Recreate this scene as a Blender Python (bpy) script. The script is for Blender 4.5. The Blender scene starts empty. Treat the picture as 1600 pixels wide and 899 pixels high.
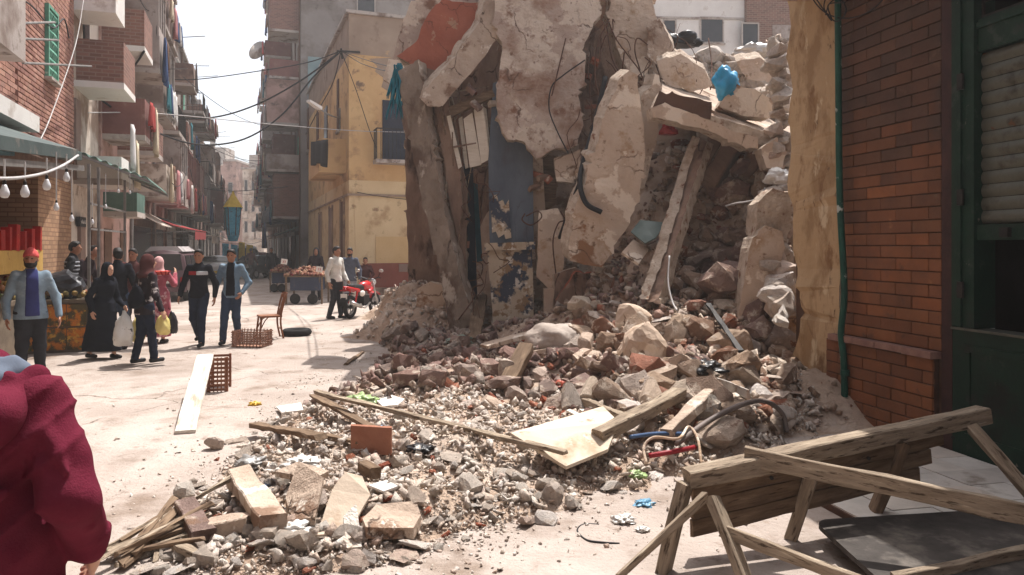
import bpy, bmesh, math, random
import numpy as np
from mathutils import Vector, Matrix, Euler, noise as mnoise
import openvdb

S = bpy.context.scene
COL = S.collection
R = math.radians
rnd = random.Random(7)

# ------------------------------------------------------------------ camera, sky, sun, exposure
F, CX, HZ, CH = 1155.0, 800.0, 384.5, 1.85
cam_d = bpy.data.cameras.new('camera')
cam = bpy.data.objects.new('camera', cam_d); COL.objects.link(cam)
cam.location = (0, 0, CH); cam.rotation_euler = (R(90), 0, 0)
cam_d.sensor_width = 36; cam_d.lens = 36 * F / 1600
cam_d.shift_y = -(449.5 - HZ) / 1600
cam_d.clip_start = 0.05; cam_d.clip_end = 2000
S.camera = cam
SUN_EL, SUN_AZ = 66.0, 25.0            # azimuth from +Y (ahead) towards +X (right)
W = bpy.data.worlds.new('World'); S.world = W; W.use_nodes = True
wn = W.node_tree.nodes; wl = W.node_tree.links
sky = wn.new('ShaderNodeTexSky'); sky.sky_type = 'NISHITA'; sky.sun_disc = False
sky.sun_elevation = R(SUN_EL); sky.sun_rotation = R(SUN_AZ)
sky.dust_density = 3.0; sky.air_density = 0.8; sky.ozone_density = 0.3
wn['Background'].inputs['Strength'].default_value = 0.12
hs_ = wn.new('ShaderNodeHueSaturation'); hs_.inputs['Saturation'].default_value = .4; hs_.inputs['Value'].default_value = 1.25   # milky, dusty sky
wl.new(sky.outputs[0], hs_.inputs['Color']); wl.new(hs_.outputs[0], wn['Background'].inputs[0])
sun_d = bpy.data.lights.new('sun', 'SUN'); sun_d.energy = 3.7; sun_d.angle = R(0.5); sun_d.color = (1, .96, .91)
sun = bpy.data.objects.new('sun', sun_d); COL.objects.link(sun)
_sd = Vector((math.cos(R(SUN_EL)) * math.sin(R(SUN_AZ)), math.cos(R(SUN_EL)) * math.cos(R(SUN_AZ)), math.sin(R(SUN_EL))))
sun.rotation_euler = _sd.to_track_quat('Z', 'Y').to_euler(); sun.location = (0, 0, 40)
S.view_settings.view_transform = 'Standard'; S.view_settings.look = 'None'
S.view_settings.exposure = 0.9; S.view_settings.gamma = 1.0; S.view_settings.use_curve_mapping = False
S.cycles.use_adaptive_sampling = True
S.cycles.max_bounces = 6

# ------------------------------------------------------------------ geometry helpers
Z = Vector((0, 0, 1))
def V(*a): return Vector(a)
def P(u, v, Y): return Vector(((u - CX) / F * Y, Y, CH - (v - HZ) / F * Y))
def G(u, v, z=0.0):
    Y = F * (CH - z) / (v - HZ); return Vector(((u - CX) / F * Y, Y, z))

class Fr:
    """vertical facade frame: s along d, n along the outward normal, z up"""
    def __init__(s, ox, oy, dx, dy, side):
        s.o = Vector((ox, oy, 0)); s.d = Vector((dx, dy, 0)).normalized()
        s.n = Vector((s.d.y, -s.d.x, 0)) * side
    def at(s, a, n, z): return s.o + s.d * a + s.n * n + Z * z
    def px(s, u, v, n=0.0):
        o = s.o + s.n * n; k = (u - CX) / F
        # (o.x + d.x t) = k (o.y + d.y t)
        t = (k * o.y - o.x) / (s.d.x - k * s.d.y)
        Y = o.y + s.d.y * t
        return t, CH - (v - HZ) / F * Y

class MB:
    def __init__(s): s.v = []; s.f = []; s.m = []
    def add(s, vs, fs, mi=0):
        b = len(s.v); s.v += [tuple(x) for x in vs]
        for f in fs: s.f.append(tuple(i + b for i in f)); s.m.append(mi)
        return s
    def hexa(s, p, mi=0):
        return s.add(p, [(0, 3, 2, 1), (4, 5, 6, 7), (0, 1, 5, 4), (1, 2, 6, 5), (2, 3, 7, 6), (3, 0, 4, 7)], mi)
    def box(s, c, size, M=None, mi=0):
        x, y, z = size[0] / 2, size[1] / 2, size[2] / 2
        q = [V(-x, -y, -z), V(x, -y, -z), V(x, y, -z), V(-x, y, -z), V(-x, -y, z), V(x, -y, z), V(x, y, z), V(-x, y, z)]
        c = Vector(c)
        return s.hexa([(M @ a if M else a) + c for a in q], mi)
    def fbox(s, fr, s0, s1, n0, n1, z0, z1, mi=0):
        q = [fr.at(s0, n0, z0), fr.at(s1, n0, z0), fr.at(s1, n1, z0), fr.at(s0, n1, z0),
             fr.at(s0, n0, z1), fr.at(s1, n0, z1), fr.at(s1, n1, z1), fr.at(s0, n1, z1)]
        return s.hexa(q, mi)
    def bar(s, p0, p1, w, h, up=Z, mi=0, taper=1.0):
        p0, p1 = Vector(p0), Vector(p1); d = (p1 - p0).normalized()
        a = d.cross(up)
        if a.length < 1e-4: a = d.cross(V(1, 0, 0))
        a.normalize(); b = a.cross(d).normalized()
        a = a * (w / 2); b = b * (h / 2); t = taper
        return s.hexa([p0 - a - b, p0 + a - b, p0 + a + b, p0 - a + b, p1 - a * t - b * t, p1 + a * t - b * t, p1 + a * t + b * t, p1 - a * t + b * t], mi)
    def tube(s, pts, r, n=6, mi=0, caps=True):
        pts = [Vector(p) for p in pts]; m = len(pts)
        rr = r if isinstance(r, (list, tuple)) else [r] * m
        vs = []; ref = None
        for i, p in enumerate(pts):
            d = (pts[min(i + 1, m - 1)] - pts[max(i - 1, 0)])
            if d.length < 1e-7: d = Z.copy()
            d.normalize()
            if ref is None: ref = d.orthogonal().normalized()
            a = (ref - d * ref.dot(d))
            if a.length < 1e-4: a = d.orthogonal()
            a.normalize(); ref = a; b = d.cross(a)
            for k in range(n):
                t = 2 * math.pi * k / n; vs.append(p + (a * math.cos(t) + b * math.sin(t)) * rr[i])
        fs = [(i * n + k, i * n + (k + 1) % n, (i + 1) * n + (k + 1) % n, (i + 1) * n + k) for i in range(m - 1) for k in range(n)]
        if caps: fs += [tuple(range(n - 1, -1, -1)), tuple((m - 1) * n + k for k in range(n))]
        return s.add(vs, fs, mi)
    def lathe(s, prof, c=(0, 0, 0), n=16, M=None, mi=0):
        c = Vector(c); vs = []
        for r, z in prof:
            for k in range(n):
                t = 2 * math.pi * k / n; q = V(r * math.cos(t), r * math.sin(t), z)
                vs.append((M @ q if M else q) + c)
        m = len(prof)
        fs = [(i * n + k, i * n + (k + 1) % n, (i + 1) * n + (k + 1) % n, (i + 1) * n + k) for i in range(m - 1) for k in range(n)]
        if prof[0][0] > 1e-6 and prof[0] != prof[-1]: fs.append(tuple(range(n - 1, -1, -1)))
        if prof[-1][0] > 1e-6 and prof[0] != prof[-1]: fs.append(tuple((m - 1) * n + k for k in range(n)))
        return s.add(vs, fs, mi)
    def prism(s, poly, thick, mi=0):
        t = Vector(thick); n = len(poly); a = [Vector(p) for p in poly]
        return s.add(a + [p + t for p in a], [tuple(range(n)), tuple(range(2 * n - 1, n - 1, -1))] + [(i, i + n, (i + 1) % n + n, (i + 1) % n) for i in range(n)], mi)
    def ell(s, c, r, M=None, nu=10, nv=6, mi=0):
        c = Vector(c); vs = []
        for j in range(1, nv):
            p = math.pi * j / nv
            for k in range(nu):
                t = 2 * math.pi * k / nu
                q = V(r[0] * math.sin(p) * math.cos(t), r[1] * math.sin(p) * math.sin(t), r[2] * math.cos(p)); vs.append((M @ q if M else q) + c)
        q0, q1 = V(0, 0, r[2]), V(0, 0, -r[2]); b = len(vs)
        vs += [(M @ q0 if M else q0) + c, (M @ q1 if M else q1) + c]
        fs = [(j * nu + k, (j + 1) * nu + k, (j + 1) * nu + (k + 1) % nu, j * nu + (k + 1) % nu) for j in range(nv - 2) for k in range(nu)]
        fs += [(b, k, (k + 1) % nu) for k in range(nu)] + [(b + 1, (nv - 2) * nu + (k + 1) % nu, (nv - 2) * nu + k) for k in range(nu)]
        return s.add(vs, fs, mi)
    def grid(s, fn, nu, nv, mi=0):
        vs = [fn(i / nu, j / nv) for j in range(nv + 1) for i in range(nu + 1)]; w = nu + 1
        return s.add(vs, [(j * w + i, j * w + i + 1, (j + 1) * w + i + 1, (j + 1) * w + i) for j in range(nv) for i in range(nu)], mi)
    def build(s, name, mats, parent=None, smooth=False, world=True, fix=True, loc=None):
        off = wloc(parent) if (parent and world) else V(0, 0, 0)
        if loc is not None: off = Vector(loc)
        me = bpy.data.meshes.new(name)
        me.from_pydata([(x[0] - off.x, x[1] - off.y, x[2] - off.z) for x in s.v], [], s.f)
        if not isinstance(mats, (list, tuple)): mats = [mats]
        for m in mats: me.materials.append(m)
        if len(mats) > 1: me.polygons.foreach_set('material_index', s.m)
        if fix:
            bm = bmesh.new(); bm.from_mesh(me); bmesh.ops.recalc_face_normals(bm, faces=bm.faces); bm.to_mesh(me); bm.free()
        if smooth: me.polygons.foreach_set('use_smooth', [True] * len(me.polygons))
        me.update()
        o = bpy.data.objects.new(name, me); COL.objects.link(o)
        if loc is not None: o.location = off - (wloc(parent) if parent else V(0, 0, 0))
        if parent: o.parent = parent
        return o

def wloc(o):
    p = V(0, 0, 0)
    while o is not None: p += o.location; o = o.parent
    return p
def tag(o, label=None, cat=None, group=None, kind=None):
    if label: o['label'] = label
    if cat: o['category'] = cat
    if group: o['group'] = group
    if kind: o['kind'] = kind
    return o
def thing(name, label, cat, loc, group=None, rz=0.0):
    o = bpy.data.objects.new(name, None); COL.objects.link(o)
    o.location = loc; o.rotation_euler = (0, 0, rz); o.empty_display_size = .1
    return tag(o, label, cat, group)
def inst(src, name, parent=None, loc=None, rot=None, scale=None):
    o = src.copy(); o.name = name; COL.objects.link(o)
    for k in list(o.keys()): del o[k]
    o.parent = parent
    if loc is not None: o.location = loc
    if rot is not None: o.rotation_euler = rot
    if scale is not None: o.scale = scale
    return o
def copy_tree(o, parent=None):
    c = o.copy(); COL.objects.link(c); c.parent = parent
    for ch in list(o.children): copy_tree(ch, c)
    return c

def roughen(bm, maxlen, amp, scale, seed=0, iters=4):
    """split long edges, then push the vertices about with noise: broken masonry"""
    bmesh.ops.triangulate(bm, faces=bm.faces)
    for _ in range(iters):
        es = [e for e in bm.edges if e.calc_length() > maxlen]
        if not es: break
        bmesh.ops.subdivide_edges(bm, edges=es, cuts=1, use_grid_fill=False)
        bmesh.ops.triangulate(bm, faces=[f for f in bm.faces if len(f.verts) > 3])
    o = V(seed * 3.17, seed * 1.71, seed * .37)
    for v in bm.verts:
        q = v.co * scale + o
        n = mnoise.noise_vector(q * .6) * amp * .5 + mnoise.noise_vector(q * 2.3) * amp * .4 + mnoise.noise_vector(q * 9) * amp * .18
        v.co += n
    return bm

def shard(name, mats, outline, Y, thick, maxlen=.14, amp=.025, scale=3.0, parent=None, seed=None, jag=.0, edge_mat=True, flat=False, back=None):
    """a broken slab: pixel outline (u,v) or (u,v,Y) set at its own distance, pushed back by its thickness"""
    pts = [q.copy() if isinstance(q, Vector) else P(q[0], q[1], q[2] if len(q) > 2 else Y) for q in outline]
    r = random.Random(seed if seed is not None else int(abs(outline[0][0] * 7 + outline[0][1] * 13)) + 1)
    if jag:
        o2 = []
        for i, p in enumerate(pts):
            q = pts[(i + 1) % len(pts)]; o2.append(p); L_ = (q - p).length; t = r.uniform(.05, .16); e_ = (q - p).normalized(); sd = V(-e_.z, 0, e_.x)
            while t < L_ - .05:
                k = r.random(); off = r.uniform(-jag, jag) * (1.6 if k > .75 else .45)
                o2.append(p + e_ * t + sd * off); t += r.uniform(.03, .07) if k > .6 else r.uniform(.08, .26)
        pts = o2
    n = V(0, 0, 0)
    for i in range(len(pts)): n += (pts[i]).cross(pts[(i + 1) % len(pts)])
    n.normalize()
    if n.y < 0: n = -n
    if back is not None: n = Vector(back).normalized()
    mb = MB(); k = len(pts); T = n * thick
    mb.add(pts, [tuple(range(k))], 0)
    me = bpy.data.meshes.new(name); bm = bmesh.new()
    a = [bm.verts.new(p) for p in pts]; b = [bm.verts.new(p + T) for p in pts]
    f0 = bm.faces.new(a); f1 = bm.faces.new(b[::-1])
    for i in range(k):
        f = bm.faces.new((a[i], b[i], b[(i + 1) % k], a[(i + 1) % k])); f.material_index = 1 if (isinstance(mats, (list, tuple)) and len(mats) > 1) else 0
    bmesh.ops.recalc_face_normals(bm, faces=bm.faces)
    roughen(bm, maxlen, amp, scale, r.random() * 50)
    c = wloc(parent) if parent else sum(pts, V(0, 0, 0)) / k
    for v in bm.verts: v.co -= c
    bm.to_mesh(me); bm.free()
    for m in (mats if isinstance(mats, (list, tuple)) else [mats]): me.materials.append(m)
    o = bpy.data.objects.new(name, me); COL.objects.link(o)
    if parent: o.parent = parent
    else: o.location = c
    return o

def plank(name, mat, p0, p1, w, h, up=Z, amp=.006, parent=None, seg=.22, seed=1, taper=1.0):
    """a worn timber from p0 to p1"""
    p0, p1 = Vector(p0), Vector(p1); d = (p1 - p0); L = d.length; d.normalize()
    a = d.cross(up)
    if a.length < 1e-4: a = d.cross(V(1, 0, 0))
    a.normalize(); b = a.cross(d).normalized()
    n = max(2, int(L / seg)); bm = bmesh.new(); rings = []
    r = random.Random(seed)
    for i in range(n + 1):
        t = i / n; k = 1 + (taper - 1) * t; c = p0 + d * (L * t); ring = []
        for sx, sy in ((-1, -1), (1, -1), (1, 1), (-1, 1)):
            ring.append(bm.verts.new(c + a * (sx * w / 2 * k + r.uniform(-amp, amp)) + b * (sy * h / 2 * k + r.uniform(-amp, amp)) + d * (r.uniform(-amp, amp) * 3 if i in (0, n) else 0)))
        rings.append(ring)
    for i in range(n):
        for k in range(4): bm.faces.new((rings[i][k], rings[i][(k + 1) % 4], rings[i + 1][(k + 1) % 4], rings[i + 1][k]))
    bm.faces.new(rings[0][::-1]); bm.faces.new(rings[-1])
    bmesh.ops.recalc_face_normals(bm, faces=bm.faces)
    bmesh.ops.bevel(bm, geom=[e for e in bm.edges if abs((e.verts[0].co - e.verts[1].co).normalized().dot(d)) > .9], offset=min(w, h) * .08, segments=1, affect='EDGES')
    # object axes: x along the timber so that the grain runs with it
    Mx = Matrix((d, a, b)).transposed().to_4x4(); Mx.translation = p0
    Mi = Mx.inverted()
    for v in bm.verts: v.co = Mi @ v.co
    me = bpy.data.meshes.new(name); bm.to_mesh(me); bm.free(); me.materials.append(mat)
    o = bpy.data.objects.new(name, me); COL.objects.link(o)
    o.rotation_euler = Mx.to_euler(); o.location = p0 - (wloc(parent) if parent else V(0, 0, 0))
    if parent: o.parent = parent
    return o

def catenary(a, b, sag, n=24):
    a, b = Vector(a), Vector(b)
    return [a.lerp(b, i / n) - Z * (sag * 4 * (i / n) * (1 - i / n)) for i in range(n + 1)]
def curve_pts(ctrl, n=8):
    """Catmull-Rom through control points"""
    c = [Vector(x) for x in ctrl]; c = [c[0] * 2 - c[1]] + c + [c[-1] * 2 - c[-2]]; out = []
    for i in range(1, len(c) - 2):
        for k in range(n):
            t = k / n; p0, p1, p2, p3 = c[i - 1], c[i], c[i + 1], c[i + 2]
            out.append(.5 * ((2 * p1) + (p2 - p0) * t + (2 * p0 - 5 * p1 + 4 * p2 - p3) * t * t + (3 * p1 - p0 - 3 * p2 + p3) * t ** 3))
    out.append(c[-2]); return out

# ------------------------------------------------------------------ materials
def lin(c):
    f = lambda x: x / 12.92 if x <= .04045 else ((x + .055) / 1.055) ** 2.4
    return tuple(f(x / 255) for x in c[:3]) + (1,)
def M(name, ramp, scale=4.0, detail=6, over=(), rough=.9, bump=.25, bscale=25.0, rcol=None, rmix=1.0, metal=0.0, spec=.25, stretch=None, brick=None, wave=None, dist=.02, rvar=.0, crack=None, world=False):
    """ramp: [(pos, srgb)] on a noise; over: [(srgb, scale, lo, hi)] patches; rcol: srgb list, one picked per object or island;
    brick: (frame, brick srgb, mortar srgb, width, height)"""
    m = bpy.data.materials.new(name); m.use_nodes = True; nt = m.node_tree; N = nt.nodes; L = nt.links
    b = N['Principled BSDF']; b.inputs['Roughness'].default_value = rough; b.inputs['Metallic'].default_value = metal
    b.inputs['Specular IOR Level'].default_value = spec
    tc = N.new('ShaderNodeTexCoord'); vec = N.new('ShaderNodeNewGeometry').outputs['Position'] if world else tc.outputs['Object']
    if stretch:
        mp = N.new('ShaderNodeMapping'); mp.inputs['Scale'].default_value = stretch; L.new(vec, mp.inputs['Vector']); vec = mp.outputs[0]
    def noise(sc, de=5, v=None):
        n = N.new('ShaderNodeTexNoise'); n.inputs['Scale'].default_value = sc; n.inputs['Detail'].default_value = de; n.inputs['Roughness'].default_value = .62
        L.new(v or vec, n.inputs['Vector']); return n.outputs['Fac']
    def ramp_node(fac, stops, interp='LINEAR'):
        r = N.new('ShaderNodeValToRGB'); e = r.color_ramp.elements; r.color_ramp.interpolation = interp
        e[0].position, e[0].color = stops[0][0], stops[0][1]; e[1].position, e[1].color = stops[-1][0], stops[-1][1]
        for p, c in stops[1:-1]: x = e.new(p); x.color = c
        L.new(fac, r.inputs['Fac']); return r.outputs['Color']
    def mix(f, a, c, bt='MIX'):
        x = N.new('ShaderNodeMix'); x.data_type = 'RGBA'; x.blend_type = bt
        for s_, val in ((x.inputs[0], f), (x.inputs[6], a), (x.inputs[7], c)):
            if hasattr(val, 'links') or hasattr(val, 'is_linked'): L.new(val, s_)
            else: s_.default_value = val
        return x.outputs[2]
    nf = noise(scale, detail)
    col = ramp_node(nf, [(p, lin(c)) for p, c in ramp])
    if brick:
        fr, bc, mc, bw, bh = brick
        d1 = N.new('ShaderNodeVectorMath'); d1.operation = 'DOT_PRODUCT'; g = N.new('ShaderNodeNewGeometry'); L.new(g.outputs['Position'], d1.inputs[0])
        q = fr.d + fr.n; d1.inputs[1].default_value = (q.x, q.y, 0)
        sx = N.new('ShaderNodeSeparateXYZ'); L.new(g.outputs['Position'], sx.inputs[0])
        cb = N.new('ShaderNodeCombineXYZ'); L.new(d1.outputs['Value'], cb.inputs[0]); L.new(sx.outputs[2], cb.inputs[1])
        bt = N.new('ShaderNodeTexBrick'); L.new(cb.outputs[0], bt.inputs['Vector']); bt.inputs['Scale'].default_value = 1
        bt.inputs['Brick Width'].default_value = bw; bt.inputs['Row Height'].default_value = bh; bt.inputs['Mortar Size'].default_value = .012
        bt.inputs['Color1'].default_value = lin(bc); bt.inputs['Color2'].default_value = lin([x * .82 for x in bc]); bt.inputs['Mortar'].default_value = lin(mc)
        col = mix(.55, bt.outputs['Color'], mix(1.0, bt.outputs['Color'], col, 'MULTIPLY'))
    if rcol:
        oi = N.new('ShaderNodeObjectInfo'); ge = N.new('ShaderNodeNewGeometry')
        ad = N.new('ShaderNodeMath'); ad.operation = 'ADD'; L.new(oi.outputs['Random'], ad.inputs[0]); L.new(ge.outputs['Random Per Island'], ad.inputs[1])
        fr_ = N.new('ShaderNodeMath'); fr_.operation = 'FRACT'; L.new(ad.outputs[0], fr_.inputs[0])
        k = len(rcol)
        rc = ramp_node(fr_.outputs[0], [(i / max(1, k - 1), lin(c)) for i, c in enumerate(rcol)])
        if rmix >= 1:
            v = N.new('ShaderNodeMapRange'); v.inputs[1].default_value = .3; v.inputs[2].default_value = .7; v.inputs[3].default_value = .72; v.inputs[4].default_value = 1.12
            L.new(nf, v.inputs[0]); cc = N.new('ShaderNodeCombineColor')
            for i in range(3): L.new(v.outputs[0], cc.inputs[i])
            col = mix(1.0, rc, cc.outputs[0], 'MULTIPLY')
        else: col = mix(rmix, col, rc)
    for oc, sc, lo, hi in over:
        fac = ramp_node(noise(sc, 8), [(lo, (0, 0, 0, 1)), (hi, (1, 1, 1, 1))])
        col = mix(fac, col, lin(oc))
    cmask = None
    if crack:
        cc, csc, cw = crack
        nz = N.new('ShaderNodeTexNoise'); nz.inputs['Scale'].default_value = csc * 2.2; nz.inputs['Detail'].default_value = 6; L.new(vec, nz.inputs['Vector'])
        va = N.new('ShaderNodeVectorMath'); va.operation = 'SCALE'; va.inputs['Scale'].default_value = .55 / csc; L.new(nz.outputs['Color'], va.inputs[0])
        vb = N.new('ShaderNodeVectorMath'); vb.operation = 'ADD'; L.new(vec, vb.inputs[0]); L.new(va.outputs[0], vb.inputs[1])
        vo = N.new('ShaderNodeTexVoronoi'); vo.feature = 'DISTANCE_TO_EDGE'; vo.inputs['Scale'].default_value = csc; L.new(vb.outputs[0], vo.inputs['Vector'])
        ck = ramp_node(vo.outputs['Distance'], [(0, (1, 1, 1, 1)), (cw, (0, 0, 0, 1))])
        gate = ramp_node(noise(csc * .9, 2), [(.5, (0, 0, 0, 1)), (.56, (1, 1, 1, 1))])
        cmask = mix(1.0, ck, gate, 'MULTIPLY'); col = mix(cmask, col, lin(cc))
    L.new(col, b.inputs['Base Color'])
    if bump:
        bn = N.new('ShaderNodeBump'); bn.inputs['Strength'].default_value = bump; bn.inputs['Distance'].default_value = dist
        hgt = noise(bscale, 8)
        if cmask is not None: hgt = mix(cmask, hgt, (-1.5, -1.5, -1.5, 1))
        L.new(hgt, bn.inputs['Height']); L.new(bn.outputs[0], b.inputs['Normal'])
    return m
def plain(name, c, rough=.6, **k): return M(name, [(.3, [x * .88 for x in c]), (.7, [min(255, x * 1.06) for x in c])], rough=rough, **k)
m_ground = M('dusty_road', [(.25, (150, 137, 128)), (.5, (168, 155, 146)), (.75, (182, 170, 161))], scale=.9, detail=9, over=[((134, 118, 106), 1.6, .52, .68), ((122, 106, 95), 4.2, .6, .7), ((188, 177, 169), .35, .52, .68), ((138, 122, 110), 6, .60, .72), ((112, 98, 88), 22, .69, .75), ((140, 126, 116), .22, .54, .66)], bump=.7, bscale=26, dist=.03, rough=.97, spec=.1, crack=((104, 90, 80), .4, .008))
m_plaster_y = M('ochre_plaster', [(.3, (168, 140, 106)), (.7, (190, 164, 130))], scale=1.3, detail=8, stretch=(1, 1, .5), over=[((150, 122, 90), 2.6, .5, .6), ((128, 96, 66), 4, .58, .68), ((196, 176, 146), 3.1, .62, .67), ((98, 78, 60), 9, .64, .7)], bump=.4, bscale=18, dist=.03, crack=((112, 82, 56), .8, .010))
m_mortar = M('dark_mortar', [(.3, (66, 46, 36)), (.7, (90, 64, 50))], scale=6)
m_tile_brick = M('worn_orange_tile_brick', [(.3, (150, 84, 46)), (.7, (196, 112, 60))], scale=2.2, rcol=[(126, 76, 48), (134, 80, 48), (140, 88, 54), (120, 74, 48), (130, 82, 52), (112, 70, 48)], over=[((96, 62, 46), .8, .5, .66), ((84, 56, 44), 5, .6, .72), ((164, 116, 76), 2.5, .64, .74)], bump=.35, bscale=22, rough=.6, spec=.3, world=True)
m_tile_dark = M('dark_brown_tile_brick', [(.3, (150, 84, 46)), (.7, (196, 112, 60))], scale=2.2, rcol=[(82, 58, 46), (90, 62, 48), (96, 68, 52), (76, 56, 46), (86, 58, 44), (102, 68, 48)], over=[((64, 50, 44), .8, .5, .66), ((108, 84, 66), 5, .62, .74)], bump=.35, bscale=22, rough=.65, spec=.25, world=True)
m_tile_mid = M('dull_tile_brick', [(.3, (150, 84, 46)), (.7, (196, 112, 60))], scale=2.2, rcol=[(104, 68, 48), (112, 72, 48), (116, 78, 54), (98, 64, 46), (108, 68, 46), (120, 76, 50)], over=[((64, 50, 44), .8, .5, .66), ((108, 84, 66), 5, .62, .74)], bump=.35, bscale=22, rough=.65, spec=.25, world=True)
m_ledge = M('ledge_stone', [(.3, (120, 88, 80)), (.7, (160, 124, 110))], scale=6)
m_jamb = M('dark_jamb_paint', [(.3, (48, 30, 30)), (.7, (70, 44, 40))], scale=5, rough=.6)
m_green = M('dark_green_paint', [(.3, (8, 34, 26)), (.7, (14, 50, 36))], scale=3, rough=.55, over=[((46, 56, 50), 6, .58, .66), ((96, 92, 82), 14, .68, .72), ((20, 26, 22), 1.5, .56, .68)], bump=.2)
m_greenpipe = M('green_pipe_paint', [(.3, (16, 58, 50)), (.7, (30, 84, 70))], scale=6, rough=.4, over=[((170, 176, 170), 7, .62, .66)], bump=.1)
m_shut = M('shutter_metal', [(.3, (78, 78, 70)), (.7, (104, 104, 94))], scale=3, rough=.5, metal=.3, over=[((60, 56, 50), 3, .52, .66), ((96, 70, 54), 9, .64, .7)], bump=.15)
m_black = M('dark_interior', [(.3, (20, 18, 17)), (.7, (34, 30, 28))], scale=3)
m_iron = M('black_iron', [(.3, (34, 32, 32)), (.7, (58, 54, 52))], scale=8, rough=.6, metal=.4)
m_whitetile = M('white_wall_tile', [(.3, (200, 200, 196)), (.7, (222, 222, 218))], rough=.35, bump=.02)
m_pave = M('pavement_tile', [(.3, (176, 168, 160)), (.7, (206, 198, 190))], scale=3, rcol=[(184, 176, 168), (206, 200, 192), (196, 184, 172)], over=[((140, 130, 120), 3, .58, .7)], bump=.15)
m_wood = M('weathered_wood', [(.25, (104, 90, 76)), (.5, (146, 130, 112)), (.75, (176, 160, 140))], scale=3.2, detail=9, stretch=(1.2, 9, 9), over=[((74, 60, 48), 5, .56, .64), ((190, 176, 156), 3, .62, .72), ((60, 48, 40), 11, .64, .68)], bump=.9, bscale=9, dist=.012)
m_wood_d = M('brown_wood', [(.25, (80, 64, 50)), (.5, (112, 92, 74)), (.75, (142, 120, 98))], scale=3, detail=9, stretch=(1.2, 9, 9), over=[((62, 44, 34), 4, .6, .7)], bump=.6, bscale=9, dist=.012)
m_wood_p = M('pale_board', [(.3, (206, 194, 178)), (.7, (228, 220, 206))], scale=3, stretch=(1, 6, 6), over=[((176, 158, 136), 3, .6, .74), ((150, 130, 108), 12, .66, .74)], bump=.25, bscale=10, dist=.01)
m_conc = M('broken_concrete', [(.25, (149, 129, 114)), (.5, (180, 160, 143)), (.75, (204, 187, 169))], scale=2.2, detail=9, over=[((132, 106, 88), 1.6, .55, .6), ((214, 202, 188), 3, .6, .63), ((96, 78, 66), 11, .66, .74)], bump=.8, bscale=16, dist=.04, crack=((92, 74, 62), 1.3, .016))
m_conc_pink = M('pinkish_concrete', [(.25, (160, 140, 128)), (.5, (184, 164, 150)), (.75, (200, 182, 168))], scale=1.6, detail=9, over=[((206, 190, 174), 1.0, .52, .545), ((132, 98, 80), 3.0, .56, .66), ((120, 96, 82), 9, .60, .70), ((146, 116, 98), .8, .5, .62)], bump=.8, bscale=14, dist=.04, crack=((104, 80, 68), 1.0, .012))
m_conc_tan = M('tan_plastered_concrete', [(.25, (180, 156, 138)), (.5, (198, 176, 156)), (.75, (212, 194, 176))], scale=1.4, detail=9, over=[((164, 128, 92), 2.2, .52, .66), ((128, 100, 78), 7, .6, .7), ((226, 210, 192), 1.1, .54, .56), ((150, 112, 84), .7, .6, .63)], bump=.6, bscale=15, dist=.035, crack=((110, 84, 64), .9, .014))
m_conc_edge = M('crumbled_slab_edge', [(.25, (150, 130, 112)), (.5, (190, 172, 154)), (.75, (214, 200, 184))], scale=7, detail=9, over=[((130, 92, 72), 5, .58, .66)], bump=1.0, bscale=30, dist=.04)
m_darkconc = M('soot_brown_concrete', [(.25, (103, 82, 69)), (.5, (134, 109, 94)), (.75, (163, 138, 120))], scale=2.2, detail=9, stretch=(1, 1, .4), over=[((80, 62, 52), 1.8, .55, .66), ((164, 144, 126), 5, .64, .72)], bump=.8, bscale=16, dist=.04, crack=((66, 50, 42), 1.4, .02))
m_red = M('red_painted_plaster', [(.3, (150, 84, 66)), (.7, (174, 104, 82))], scale=2, detail=8, over=[((176, 136, 112), 2.4, .6, .63), ((170, 126, 104), 4, .66, .69), ((120, 80, 66), 12, .68, .74)], bump=.5, bscale=14, dist=.03, crack=((96, 62, 50), 1.6, .014))
m_bluewall = M('faded_blue_paint', [(.3, (78, 86, 98)), (.7, (106, 114, 124))], scale=1.8, detail=8, stretch=(1, 1, .45), over=[((84, 84, 92), 2.6, .55, .66), ((204, 198, 186), 1.1, .63, .65)], bump=.4, bscale=14, dist=.03, crack=((70, 70, 74), 1.2, .012))
m_peel = M('peeling_white_blue_paint', [(.3, (178, 160, 138)), (.7, (206, 190, 168))], scale=3, detail=8, over=[((66, 72, 86), 1.6, .5, .54), ((150, 122, 94), 2.7, .56, .6), ((214, 206, 194), 3.8, .6, .63), ((84, 70, 60), 8, .66, .7)], bump=.5, bscale=14, dist=.03, crack=((84, 70, 60), 1.4, .015))
m_pinkwall = M('faded_pink_paint', [(.3, (166, 122, 104)), (.7, (186, 146, 126))], scale=2.5, detail=8, over=[((130, 106, 92), 1.9, .55, .66), ((106, 84, 72), 6, .6, .68)], bump=.4)
m_navy = plain('navy_door_paint', (36, 42, 58), over=[((70, 70, 78), 6, .62, .7)])
m_teal = plain('teal_paint', (40, 96, 110), over=[((110, 120, 120), 6, .6, .7)])
m_dirt = M('rubble_dirt', [(.25, (150, 126, 108)), (.5, (176, 154, 136)), (.75, (196, 178, 162))], scale=2.2, detail=9, over=[((196, 180, 166), 1.1, .52, .66), ((108, 82, 66), 3, .6, .72)], bump=1.0, bscale=18, dist=.05, rough=.98, spec=.08)
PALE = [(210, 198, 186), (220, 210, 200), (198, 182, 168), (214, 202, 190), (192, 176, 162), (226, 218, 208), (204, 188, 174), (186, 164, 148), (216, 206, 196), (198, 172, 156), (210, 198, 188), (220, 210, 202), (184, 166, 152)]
TAN = [(160, 134, 114), (178, 156, 136), (142, 114, 96), (190, 170, 152), (168, 142, 120), (154, 132, 118), (200, 184, 166), (128, 98, 80), (150, 96, 76), (172, 164, 154)]
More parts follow.
